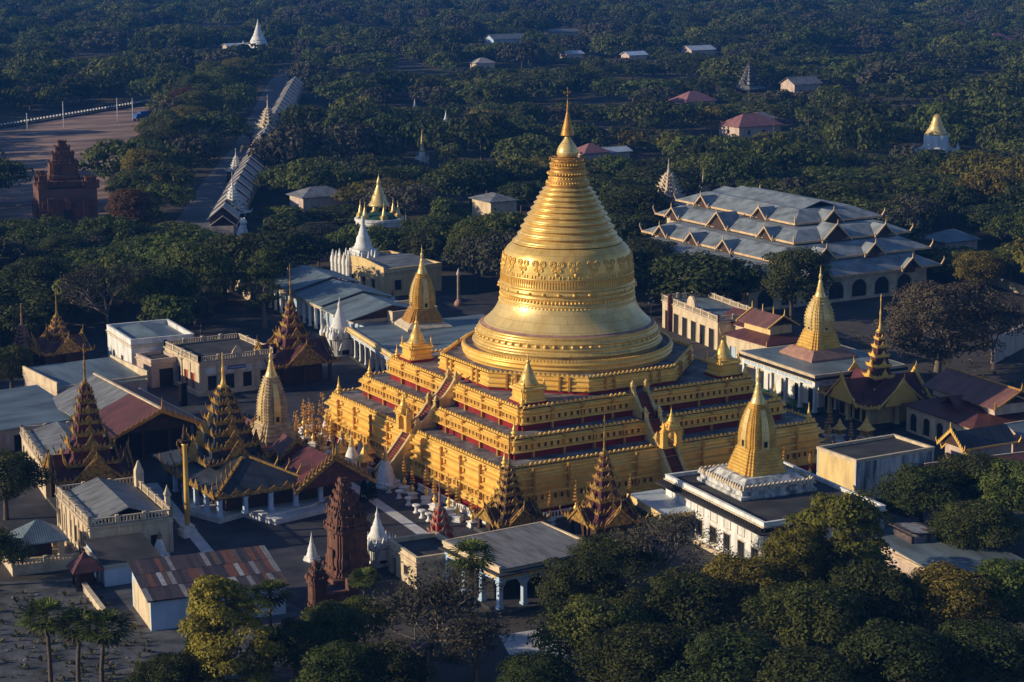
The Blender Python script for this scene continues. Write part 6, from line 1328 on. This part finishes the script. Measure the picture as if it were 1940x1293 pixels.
def trunk_mb(r, h, rad, cs, n=7, lean=.3):
    b = MB(); top = Vector((r.uniform(-lean,lean),r.uniform(-lean,lean),h)); b.tube((0,0,-.05),(top.x*.4,top.y*.4,h*.5),rad,rad*.8,7,False); b.tube((top.x*.4,top.y*.4,h*.5),top,rad*.8,rad*.62,7,False)
    for c in r.sample(cs, min(n,len(cs))):
        m = top.lerp(c,.5)+Vector((0,0,.35)); b.tube(top,m,rad*.45,rad*.28,5,False); b.tube(m,c,rad*.28,rad*.06,4,False)
    return b
def branchy(r, H, Rr, depth=5, fan=3):
    b = MB()
    tips = []
    def go(p, d, L, rad, k):
        e = p+d*L; b.tube(p,e,rad,rad*.68,4 if k < 3 else 3,False)
        if k >= depth: tips.append(e); return
        for i in range(fan if k > 0 else fan+2):
            nd = (d+Vector((r.gauss(0,.55),r.gauss(0,.55),r.gauss(.12,.3)))).normalized()
            if nd.z < -.15: nd.z = abs(nd.z)*.4
            go(e if i else e, nd, L*r.uniform(.62,.86), rad*.62, k+1)
    go(Vector((0,0,0)), Vector((0,0,1)), H*.26, H*.022, 0)
    zs = max(t.z for t in tips); xs = max(max(abs(t.x),abs(t.y)) for t in tips); sx = Rr/xs; sz = H/zs
    b.v = [Vector((v.x*sx,v.y*sx,v.z*sz)) for v in b.v]; tips = [Vector((t.x*sx,t.y*sx,t.z*sz)) for t in tips]
    return b, tips
PROTO = {}
def tree_proto(kind, seed, Rr, H, leafm, clumps, per, s, barkm=BARK, cr=.30, zc=None, flat=1.0, open_=0.0, name='tree', cat='tree'):
    r = random.Random(seed); t = thing(name, 'x', cat)
    zc = zc if zc is not None else H*.55
    b, cs = crown_mb(r, Rr, H-zc, zc, clumps, per, s, cr, flat, open_); b.build('crown', leafm, t)
    trunk_mb(r, zc*.8, .035*H+.05, cs).build('trunk', barkm, t); return (t, [False], Rr, H)
def bare_proto(seed, Rr, H, leafm, n_leaf=900, s=.2, depth=5, name='bare_tree', fan=3):
    r = random.Random(seed); t = thing(name, 'x', 'tree'); b, tips = branchy(r, H, Rr, depth, fan); b.build('branches', BARKL, t)
    c = MB()
    for i in range(n_leaf):
        p = r.choice(tips)+Vector((r.gauss(0,.3),r.gauss(0,.3),r.gauss(0,.25))); leaf(c, p, Vector((r.gauss(0,1),r.gauss(0,1),r.gauss(.5,1))).normalized(), s, r)
    c.build('crown', leafm, t); return (t, [False], Rr, H)
def palm_proto(seed, H, n=34, cr=1.55, name='fan_palm'):
    r = random.Random(seed); t = thing(name, 'x', 'palm'); b = MB(); top = Vector((r.uniform(-.2,.2),r.uniform(-.2,.2),H-1.2))
    b.tube((0,0,-.05),(0,0,H*.35),.13,.11,8,False); b.tube((0,0,H*.35),top,.11,.10,8,False); b.build('trunk', BARK, t)
    for nm, lm, rng in (('crown', LEAF['mid'], (-.35,1.0,n)), ('dry_fronds', LEAF['twig'], (-.95,-.5,10))):
        b = MB()
        for i in range(rng[2]):
            el = rng[0]+(rng[1]-rng[0])*r.random(); a = r.uniform(0,2*PI); d = Vector((math.cos(a)*math.cos(el*1.4),math.sin(a)*math.cos(el*1.4),math.sin(el*1.4))).normalized()
            pl = cr*r.uniform(.45,.62); e = top+d*pl; b.tube(top,e,.03,.02,3,False); up = d.orthogonal().normalized(); up = (Vector((0,0,1))-d*d.z); up = up.normalized() if up.length > .05 else Vector((1,0,0)); sd = d.cross(up)
            for k in range(13):
                th = -1.75+3.5*k/12; w = .12; L = cr*r.uniform(.5,.66)*(1-.18*abs(th)/1.75)
                def dirr(q): return (d*math.cos(q)+sd*math.sin(q)+up*(.10 if k%2 else -.06)).normalized()
                dr = Vector((0,0,-.18*L)); b.face([e, e+dirr(th-w)*L*.62, e+dirr(th)*L+dr, e+dirr(th+w)*L*.62])
        b.build(nm, lm, t)
    return (t, [False], cr, H)
# near kinds: small leaves
near = {
 'dark1': tree_proto('dark',11,5.0,9.5,LEAF['dark'],109,166,.17), 'dark2': tree_proto('dark',12,5.0,8.5,LEAF['dark'],92,183,.17,cr=.33),
 'mid1': tree_proto('mid',13,5.0,8.5,LEAF['mid'],109,166,.17), 'mid2': tree_proto('mid',14,5.0,10.0,LEAF['mid'],103,166,.17,cr=.27),
 'lime1': tree_proto('olive',15,4.2,10.5,LEAF['lime'],126,166,.17,cr=.26,zc=3.4), 'olive1': tree_proto('olive',29,4.2,10.5,LEAF['olive'],126,166,.17,cr=.26,zc=3.4), 'olive2': tree_proto('olive',16,5.0,9.0,LEAF['olive'],109,166,.17),
 'grey1': tree_proto('grey',17,5.5,8.5,LEAF['grey'],92,105,.17,cr=.28,open_=1,barkm=BARKL), 'rust1': tree_proto('rust',18,5.0,9.5,LEAF['rust'],103,140,.17,cr=.28),
 'thin1': tree_proto('mid',19,3.6,10.5,LEAF['mid'],52,96,.17,cr=.30,open_=1,zc=5.0,barkm=BARKL)}
bare = {'brown': bare_proto(21,6.0,10.0,LEAF['twig'],5200,.13,6), 'greybare': bare_proto(22,8.0,9.0,LEAF['twig'],4200,.15,6), 'big': tree_proto('grey',23,9.5,12.0,LEAF['umber'],230,110,.17,cr=.15,open_=1,barkm=BARKL,zc=5.6)}
palms = {'a': palm_proto(31,8.0), 'b': palm_proto(32,8.0), 'c': palm_proto(33,13.5)}
NTREE = [0]
def put(kind, p, R_, H, label, group=None, rz=None):
    pr = near.get(kind) or bare.get(kind) or palms.get(kind); o = place(pr[0], pr[1], (p[0],p[1],0), rz if rz is not None else (NTREE[0]*2.399)%6.283, 1.0, label, group)
    o.scale = (R_/pr[2], R_/pr[2], H/pr[3]); NTREE[0] += 1; TREES.append((p[0],p[1],R_)); return o
TREES = []
# named trees, front edge
put('lime1', (-77.34, -62.01), 5.3, 11.6, 'dense yellow-green pointed tree in front of the patched roof shed')
put('mid1', (-65.54, -61.56), 4.4, 6.4, 'green tree beside the broken brick gate')
put('dark1', (-69.97, -63.13), 4.0, 6.0, 'dark tree between the yellow-green tree and the brick gate')
put('mid2', (-59.58, -57.16), 3.4, 5.2, 'low green tree at the foot of the brick tower, left of the bare brown tree')
put('brown', (-58.01, -68.56), 9.0, 11.5, 'large leafless brown tree in front of the grey roofed hall')
put('brown', (-54.71, -72.18), 5.2, 6.6, 'smaller leafless tree right of the large bare brown one', rz=2.0)
put('c', (-54.01, -70.10), 2.6, 13.8, 'tall fan palm standing before the grey roofed hall')
put('c', (-71.38, -60.63), 2.4, 10.0, 'fan palm standing in front of the patched roof shed')
put('a', (-90.49, -50.96), 2.9, 8.6, 'leftmost of the three fan palms at the lower left')
put('b', (-88.69, -53.99), 2.9, 7.8, 'middle, lowest of the three fan palms at the lower left')
put('a', (-87.19, -56.49), 2.9, 8.4, 'rightmost of the three fan palms at the lower left', rz=1.9)
put('b', (-55.98, -49.87), 2.0, 5.8, 'small bright fan palm rising behind the green tree near the brick gate')
F_ = [('dark2',1095,1200,5.2,7.4,'dark round tree beside the grey roofed hall'),('greybare',1250,1130,8.2,8.4,'wide twiggy grey tree in front of the tin canopy'),('dark1',1160,1130,5.0,6.4,'dark bushy tree before the gilded pavilion'),
 ('mid1',1130,1300,5.6,8.2,'green tree above the pale court slab'),('dark1',1290,1260,6.4,8.6,'dark green tree in the middle of the front wood'),('olive2',1400,1210,5.4,8.0,'olive tree below the corner of the white temple'),
 ('olive1',1590,1160,6.0,12.6,'tall olive tree hiding the right end of the white temple'),('olive2',1500,1180,4.6,9.4,'olive tree standing left of the tall olive one by the white temple'),('mid2',1530,1290,6.2,9.0,'green tree at the bottom right of centre in the front wood'),
 ('dark2',1660,1250,5.6,8.6,'dark tree left of the tin roofed house'),('olive2',1790,1240,5.6,8.4,'olive tree in front of the tin roofed house'),('mid1',1905,1230,5.4,8.6,'green tree at the right edge beside the tin roofed house'),
 ('dark1',1745,1030,5.6,8.6,'dark tree behind the tin roofed house, left one'),('dark2',1830,1010,6.0,9.0,'dark tree below the low maroon hall'),('mid2',1915,1030,5.6,9.4,'green tree at the right edge below the low maroon hall'),('dark1',1850,1080,5.0,7.4,'dark tree right behind the tin roofed house'),
 ('dark2',1210,1350,6.0,7.6,'very dark tree at the bottom edge right of the court slab'),('dark1',1380,1370,6.4,8.0,'very dark tree at the bottom edge below the olive tree'),('dark2',1680,1370,6.4,8.6,'very dark tree at the bottom edge right of centre'),('dark1',1850,1350,6.0,8.0,'very dark tree in the bottom right corner'),('dark2',1540,1400,6.0,7.5,'very dark tree at the bottom edge under the tall olive tree'),
 ('dark1',1010,1345,4.0,5.0,'dark shrubby tree at the bottom edge below the court slab'),('dark2',745,1345,4.4,5.6,'dark tree at the bottom edge under the bare brown tree'),('mid1',640,1360,4.6,6.4,'green tree at the bottom edge below the brick gate'),('dark2',320,1345,3.6,4.8,'dark shrubby tree left of the yellow-green tree'),('dark1',255,1360,2.6,3.4,'small dark bush at the bottom right of the three palms'),
 ('dark1',12,985,5.0,8.0,'dark tree at the left edge above the blue roofed kiosk'),('dark2',22,745,4.6,6.6,'dark tree at the left edge below the narrow maroon pavilion'),('dark1',-10,1110,4.0,6.0,'dark tree at the left edge beside the kiosk terrace'),
 ('mid1',372,618,7.6,14.0,'big round tree with bright green top left of the teal hall'),('dark1',300,625,7.0,11.0,'dark tree left of the big round bright topped tree'),('greybare',205,640,9.5,13.0,'spreading leafless grey tree behind the far left pavilions'),
 ('dark2',70,600,7.0,10.0,'dark tree behind the narrow maroon pavilion'),('dark1',120,520,7.0,7.5,'dark tree below the brick ruin'),('rust1',245,470,7.0,12.5,'rusty leaved tree at the corner of the red field'),('thin1',502,622,4.6,13.6,'thin open tree in front of the left end of the teal hall'),
 ('grey1',600,488,8.0,6.6,'low wide spreading tree behind the teal hall'),('dark2',820,500,8.0,9.4,'dark tree behind the cream column, left one'),('mid2',905,540,6.4,11.0,'green tree touching the left side of the bell'),('dark1',960,500,6.0,9.0,'dark tree half hidden behind the bell on the left'),
 ('dark1',1205,470,8.6,13.0,'large dark tree right of the ringed spire'),('dark2',1250,540,7.0,9.0,'dark tree between the bell and the cream arcade'),('dark2',1500,612,6.8,12.5,'dense dark tree in front of the monastery'),('big',1790,715,14.0,14.5,'huge brown-grey tree at the right behind the arched hall'),
 ('greybare',1880,700,8.5,10.5,'grey leafless tree at the right edge behind the huge brown one'),('olive2',1850,560,6.0,8.0,'olive tree beyond the huge leafless tree'),('mid1',1915,545,5.5,7.6,'green tree at the right edge beyond the leafless trees'),
 ('grey1',205,730,2.6,3.0,'small grey bush behind the teal roof range')]
for k,x,y,R_,H,l in (()): pass
FP = [(-38.26, -64.26),(-24.17, -58.65),(-28.65, -55.98),(-44.77, -78.08),(-34.38, -77.47),(-24.79, -74.14),(-10.60, -72.89),(-17.07, -73.00),(-26.23, -87.42),(-16.64, -86.25),(-9.68, -88.60),(-3.33, -90.57),(13.49, -58.29),(21.00, -57.75),(22.62, -63.73),(12.14, -69.32),(-45.03, -85.90),(-39.31, -92.33),(-26.68, -99.82),(-17.73, -102.08),(-34.94, -99.34),(-53.23, -80.26),(-64.61, -73.52),(-69.98, -72.64),(-82.87, -62.69),(-86.36, -62.92),
 (-77.13, 7.30),(-55.51, 75.27),(-86.05, -17.54),(-10.48, 110.75),(-17.62, 111.09),(-27.77, 108.95),(-32.45, 134.56),(-13.41, 176.48),(10.32, 202.19),(-0.61, 102.52),(40.51, 168.69),(58.10, 148.37),(53.80, 121.25),(71.50, 140.23),(106.04, 143.90),(81.30, 101.10),(83.41, 57.51),(75.67, 9.58),(87.36, 9.43),(130.90, 60.92),(142.63, 63.94),(-40.63, 72.81)]
for (k,x,y,R_,H,l), p in zip(F_, FP): put(k, p, R_, H, l)
# far palms over the houses
for i,(p,h) in enumerate((((252.00, 285.58),13),((259.27, 277.64),13),((256.86, 262.42),14.5),((654.77, 722.27),13),((619.25, 643.37),12),((622.60, 673.62),12))):
    put('c', p, 2.7, h, ('left','middle','right')[i]+' of the three tall fan palms in front of the pinkish roofed wide house' if i < 3 else ('left','right','upper')[i-3]+' of the three fan palms in the far woods at upper right', rz=i*1.3)
ROW = [(30.57, 255.56),(44.42, 283.68),(56.14, 310.88),(70.73, 340.08),(83.19, 360.25),(87.40, 380.85),(104.07, 402.49),(120.79, 434.90),(137.87, 467.25),(156.06, 503.41),(171.70, 532.67),(192.76, 570.76),(124.83, 457.69),(143.14, 491.90),(172.71, 551.40)]
for i, p in enumerate(ROW):
    k = ('mid1','olive2','mid2','dark1','mid1')[i%5] if i not in (12,) else 'rust1'
    put(k, p, (6.2,7.0,7.6,8.4)[i%4]+.12*i, (9.5,11,10.5)[i%3]+.15*i, 'leafy tree between field and road, %s' % ('nearest the rusty leaved tree','second from the rusty leaved tree','third from the rusty leaved tree','beside the field corner','at the road edge opposite the walkway start','leaning over the field corner','midway along the road','midway, beside the grey tiered spire','opposite the grey tiered spire','just beyond the grey tiered spire','near the far end of the road','at the far end of the row','round and brownish at the field edge','at the back of the field edge','behind the far end of the row')[i])
# woodland: nearest trees as things, the rest as one mass
BLOCK = [  # clear ground (convex polygons)
 [(-130,-95),(-40,-130),(75,-90),(108,-30),(140,20),(140,58),(80,60),(74,70),(54,76),(50,100),(49,142),(20,152),(2,126),(-10,98),(-46,106),(-66,92),(-110,70)],
 [(76,58),(134,58),(134,126),(76,126)], [(-20.45, 220.92),(2.16, 223.18),(15.97, 233.67),(53.36, 316.64),(97.88, 413.80),(153.21, 541.62),(110.50, 529.55),(59.41, 498.60)],
 [(261.33, 587.55),(320.11, 685.63),(344.90, 695.60),(280.19, 575.55),(250.30, 531.34)], [(259.24, 448.62),(301.79, 447.94),(274.39, 409.53),(235.09, 404.13)], [(70,0),(120,-30),(150,30),(110,60),(72,50)]]
CLEAR = [((224.26, 358.28),16),((236.86, 261.94),14),((351.70, 503.98),20),((184.46, 458.84),12),((363.58, 358.33),18),((339.46, 579.48),22),((518.13, 583.97),24),((135.16, 280.03),10),((241.66, 309.64),12),((422.76, 912.49),28),((482.69, 453.38),20),((193.74, 750.09),26),((342.18, 965.52),30)]
rq = random.Random(17); CLR = []
for c_, q_ in CLEAR:
    pl = [(c_[0]+q_*rq.uniform(.6,1.25)*math.cos(2*PI*i/11)*1.35, c_[1]+q_*rq.uniform(.6,1.25)*math.sin(2*PI*i/11)) for i in range(11)]; flat('dirt_clearing', pl, 0.0, DIRTP); BLOCK.append(pl); CLR.append((c_[0],c_[1],q_*.8))
def inside(p, poly):
    c = False; j = len(poly)-1
    for i in range(len(poly)):
        if (poly[i][1] > p[1]) != (poly[j][1] > p[1]) and p[0] < (poly[j][0]-poly[i][0])*(p[1]-poly[i][1])/(poly[j][1]-poly[i][1])+poly[i][0]: c = not c
        j = i
    return c
LINES = [(road_c, 6.5), ([(32.5,201.5),(204,538)], 5.2)]
def dline(p, pts):
    m = 1e9
    for a,b in zip(pts,pts[1:]):
        d = Vector((b[0]-a[0],b[1]-a[1])); q = Vector((p[0]-a[0],p[1]-a[1])); f = max(0,min(1,q.dot(d)/d.length_squared)); m = min(m,(q-d*f).length)
    return m
HOUSES = [(o.location.x+6,o.location.y+3,11) for o in bpy.data.objects if o.name.startswith('village_house')]+[(o.location.x,o.location.y,o.get('clear',6.5)) for o in bpy.data.objects if o.name.startswith(('far_stupa','tiered_spire','guardian_lion','truck'))]
HOUSES += [((8.53, 250.17)[0],(8.53, 250.17)[1],15),((13.29, 235.30)[0],(13.29, 235.30)[1],12),((291.04, 776.17)[0],(291.04, 776.17)[1],13),((275.89, 237.78)[0],(275.89, 237.78)[1],11),((65.86, 188.94)[0],(65.86, 188.94)[1],10),((349.83, 431.22)[0],(349.83, 431.22)[1],8)]+CLR+[((274.64, 585.83)[0],(274.64, 585.83)[1],26),((267.77, 428.23)[0],(267.77, 428.23)[1],22)]
camP = Vector((-149.5,-242.1)); fw = Vector((.5025,.8646)); rt = Vector((.8646,-.5025))
r = random.Random(5); cand = []
d = 300.0
cells = {}
def free(x, y, q):
    for i in range(int(x//16)-1, int(x//16)+2):
        for j in range(int(y//16)-1, int(y//16)+2):
            for a,b_,k in cells.get((i,j),()):
                if (a-x)**2+(b_-y)**2 < (.74*(k+q))**2: return False
    return True
for R0, R1, tries in ((11.0,15.0,1500),(8.5,11.0,4000),(6.2,8.5,8000),(4.4,6.2,8000),(3.0,4.2,2500)):
    for _ in range(tries):
        d = 300*math.exp(r.random()*math.log(1750/300)); d = 300+(1450)*((d-300)/1450)**.9
        w = .275*d+25; p = camP+fw*d+rt*r.uniform(-w,w); R_ = r.uniform(R0,R1)*(1.0 if d < 520 else (1.12 if d < 800 else 1.35))
        if any(inside(p,b) for b in BLOCK): continue
        if any(dline(p,l) < wd+(R_*.35) for l,wd in LINES): continue
        if any((p.x-x)**2+(p.y-y)**2 < (q+R_*.3)**2 for x,y,q in HOUSES): continue
        # low growth in front of what looks out over the wood
        hh = r.uniform(5.5,10.5)*(.60+.055*min(R_,11)); h0 = hh
        for x,y,q in HOUSES:
            v = Vector((p.x-x,p.y-y)); al = -v.dot(fw); la = abs(v.dot(rt))
            if -2 < al < .12*d and la < q*.8+R_*.8: hh = min(hh, 1.2+max(0,al)*70/d)
        if hh < 2.4: continue
        R_ *= max(.5,min(1,hh/h0+.1))
        if any((p.x-x)**2+(p.y-y)**2 < (q*.8+R_*.55)**2 for x,y,q in TREES): continue
        if not free(p.x,p.y,R_): continue
        cells.setdefault((int(p.x//16),int(p.y//16)),[]).append((p.x,p.y,R_)); cand.append((p.x,p.y,R_,hh,d))
EDGE = [[(72,-92),(110,-62),(150,-20),(170,40),(142,62),(142,18),(110,-26),(84,-52),(64,-70)],[(-40,-135),(72,-92),(64,-72),(20,-84),(-20,-112)]]
for _ in range(900):
    pl = EDGE[0] if r.random() < .8 else EDGE[1]; x, y = r.uniform(-40,170), r.uniform(-135,62); R_ = r.uniform(3.4,7.5)
    if inside((x,y),pl) and free(x,y,R_): cells.setdefault((int(x//16),int(y//16)),[]).append((x,y,R_)); cand.append((x,y,R_,r.uniform(6,9.5),9999))
# roadside row between field and road
mids = {
 'deep green': [tree_proto('dark',41,5.0,8.0,LEAF['dark'],52,48,.40), tree_proto('dark',42,5.0,7.5,LEAF['dark'],46,52,.42,cr=.34), tree_proto('dark',43,5.0,9.0,LEAF['dark'],50,48,.40,cr=.28)],
 'mid green': [tree_proto('mid',44,5.0,8.0,LEAF['mid'],52,48,.40), tree_proto('mid',45,5.0,7.2,LEAF['mid'],46,50,.42,cr=.33)],
 'grey-brown, half leafless': [tree_proto('grey',46,5.4,7.0,LEAF['twig'],46,42,.34,cr=.27,open_=1,barkm=BARKL), tree_proto('grey',47,5.2,7.5,LEAF['grey'],46,44,.36,cr=.29,open_=1,barkm=BARKL)],
 'olive': [tree_proto('olive',48,4.8,8.0,LEAF['olive'],50,46,.38)]}
bigs = {'deep green': [tree_proto('dark',51,10.0,10.0,LEAF['dark'],120,52,.42,cr=.20,zc=6.0), tree_proto('dark',52,10.0,9.0,LEAF['dark'],105,58,.42,cr=.23,zc=5.2)],
 'mid green': [tree_proto('mid',53,10.0,9.6,LEAF['mid'],120,52,.42,cr=.21,zc=5.6)], 'grey-brown, half leafless': [tree_proto('grey',54,10.0,8.6,LEAF['twig'],110,48,.36,cr=.21,open_=1,barkm=BARKL,zc=5.2)], 'olive': [tree_proto('olive',55,10.0,9.0,LEAF['olive'],110,52,.42,cr=.21,zc=5.4)]}
kinds = ['deep green']*8+['mid green']*11+['grey-brown, half leafless']*3+['olive']*3
budget = 297-NTREE[0]
cand.sort(key=lambda c: c[4])
nearc, rest = cand[:budget], cand[budget:]
def zone(x,y,d):
    s = (Vector((x,y))-camP).dot(rt)/d
    if s < -.135: return 'between the left court and the brick ruin' if d < 430 else 'beyond the red field'
    if s < -.075: return 'along the road at the left' if d > 400 else 'behind the teal hall'
    if s < .0: return 'behind the yellow hall' if d < 460 else 'right of the covered walkway'
    if s < .07: return 'behind the great pagoda' if d < 480 else 'beyond the great pagoda'
    if s < .17: return 'around the tiered monastery'
    return 'right of the tiered monastery'
for i,(x,y,R_,H,d) in enumerate(nearc):
    k = r.choice(kinds); pr = r.choice((bigs if R_ > 6.9 else mids)[k])
    o = place(pr[0], pr[1], (x,y,0), r.uniform(0,6.28), 1, '%s tree in the wood %s' % (k, zone(x,y,d)), 'trees of the wood round the compound'); f = R_/pr[2]; o.scale = (f,f,H/pr[3])
for k in mids:
    for pr in mids[k]+bigs[k]:
        if not pr[1][0]:
            for c in list(pr[0].children): bpy.data.objects.remove(c)
            bpy.data.objects.remove(pr[0])
# distant woodland, one mass: points carrying instances
src = bpy.data.collections.new('woodland_kinds')
def far_mesh(seed, lm, clumps, per, s, cr, open_=0, R0=5.0):
    q = random.Random(seed); b, cs = crown_mb(q, R0, 3.8, 3.6, clumps, per, s, cr, 1.0, open_); n0 = len(b.f)
    t = trunk_mb(q, 3.0, .28, cs, 4); off = len(b.v); b.v += t.v; b.f += [[i+off for i in f] for f in t.f]; b.m += [1]*len(t.f); b.s += t.s
    o = b.build('woodland_tree', [lm, BARK]); COL.objects.unlink(o); src.objects.link(o)
for i,(lm,c,pr_,s,cr_,op) in enumerate(((LEAF['dark'],34,24,.62,.33,0),(LEAF['dark'],30,26,.62,.36,0),(LEAF['mid'],34,24,.62,.33,0),(LEAF['mid'],32,24,.62,.31,0),(LEAF['twig'],30,20,.55,.30,1),(LEAF['grey'],30,22,.58,.31,1),(LEAF['olive'],32,22,.60,.33,0),(LEAF['dark'],36,22,.60,.30,0))):
    far_mesh(60+i, lm, c, pr_, s*.8, cr_, op)
for i,(lm,op) in enumerate(((LEAF['dark'],0),(LEAF['mid'],0),(LEAF['mid'],0),(LEAF['twig'],1),(LEAF['dark'],0))): far_mesh(80+i, lm, 85, 26, .55, .20, op, 10.0)
me = bpy.data.meshes.new('distant_woodland'); me.from_pydata([(c[0],c[1],0) for c in rest], [], [])
for nm, ty in (('turn','FLOAT'),('pick','INT')): me.attributes.new(nm, ty, 'POINT')
me.attributes.new('size','FLOAT_VECTOR','POINT')
r2 = random.Random(99); pk = [0,0,1,1,2,2,2,3,3,3,2,4,5,5,6,7]
me.attributes['turn'].data.foreach_set('value', [r2.uniform(0,6.28) for _ in rest]); me.attributes['pick'].data.foreach_set('value', [(r2.choice(pk) if c[2] < 7.2 else r2.choice((8,9,10,11,12))) for c in rest])
me.attributes['size'].data.foreach_set('vector', [v for c in rest for v in ((c[2]/5,c[2]/5,c[3]/7.4) if c[2] < 7.2 else (c[2]/10,c[2]/10,c[3]/7.4))])
wo_ = bpy.data.objects.new('distant_woodland', me); COL.objects.link(wo_); tag(wo_, kind='stuff')
gn = bpy.data.node_groups.new('woodland', 'GeometryNodeTree'); gn.interface.new_socket('Geometry', in_out='INPUT', socket_type='NodeSocketGeometry'); gn.interface.new_socket('Geometry', in_out='OUTPUT', socket_type='NodeSocketGeometry')
gi = gn.nodes.new('NodeGroupInput'); go_ = gn.nodes.new('NodeGroupOutput'); ip = gn.nodes.new('GeometryNodeInstanceOnPoints'); ci = gn.nodes.new('GeometryNodeCollectionInfo')
ci.inputs['Collection'].default_value = src; ci.inputs['Separate Children'].default_value = True; ci.inputs['Reset Children'].default_value = True
def attr(nm, ty): a = gn.nodes.new('GeometryNodeInputNamedAttribute'); a.data_type = ty; a.inputs['Name'].default_value = nm; return a.outputs['Attribute']
cx = gn.nodes.new('ShaderNodeCombineXYZ'); gn.links.new(attr('turn','FLOAT'), cx.inputs[2])
gn.links.new(gi.outputs[0], ip.inputs['Points']); gn.links.new(ci.outputs[0], ip.inputs['Instance']); ip.inputs['Pick Instance'].default_value = True
gn.links.new(attr('pick','INT'), ip.inputs['Instance Index']); gn.links.new(cx.outputs[0], ip.inputs['Rotation']); gn.links.new(attr('size','FLOAT_VECTOR'), ip.inputs['Scale']); gn.links.new(ip.outputs[0], go_.inputs[0])
md = wo_.modifiers.new('woodland','NODES'); md.node_group = gn
print('trees', NTREE[0], 'near', len(nearc), 'rest', len(rest))
# ------------------------------------------------------------------ haze
hz = MB(); hz.box(-650,-650,-1.2,2350,2550,82); hm = bpy.data.materials.new('haze'); hm.use_nodes = True; hn = hm.node_tree; hn.nodes.clear()
pv = hn.nodes.new('ShaderNodeVolumePrincipled'); pv.inputs['Color'].default_value = (.07,.32,1.0,1); pv.inputs['Density'].default_value = .00012; pv.inputs['Anisotropy'].default_value = 0.0
ho = hn.nodes.new('ShaderNodeOutputMaterial'); hn.links.new(pv.outputs[0], ho.inputs['Volume']); tag(hz.build('haze', hm), kind='stuff')
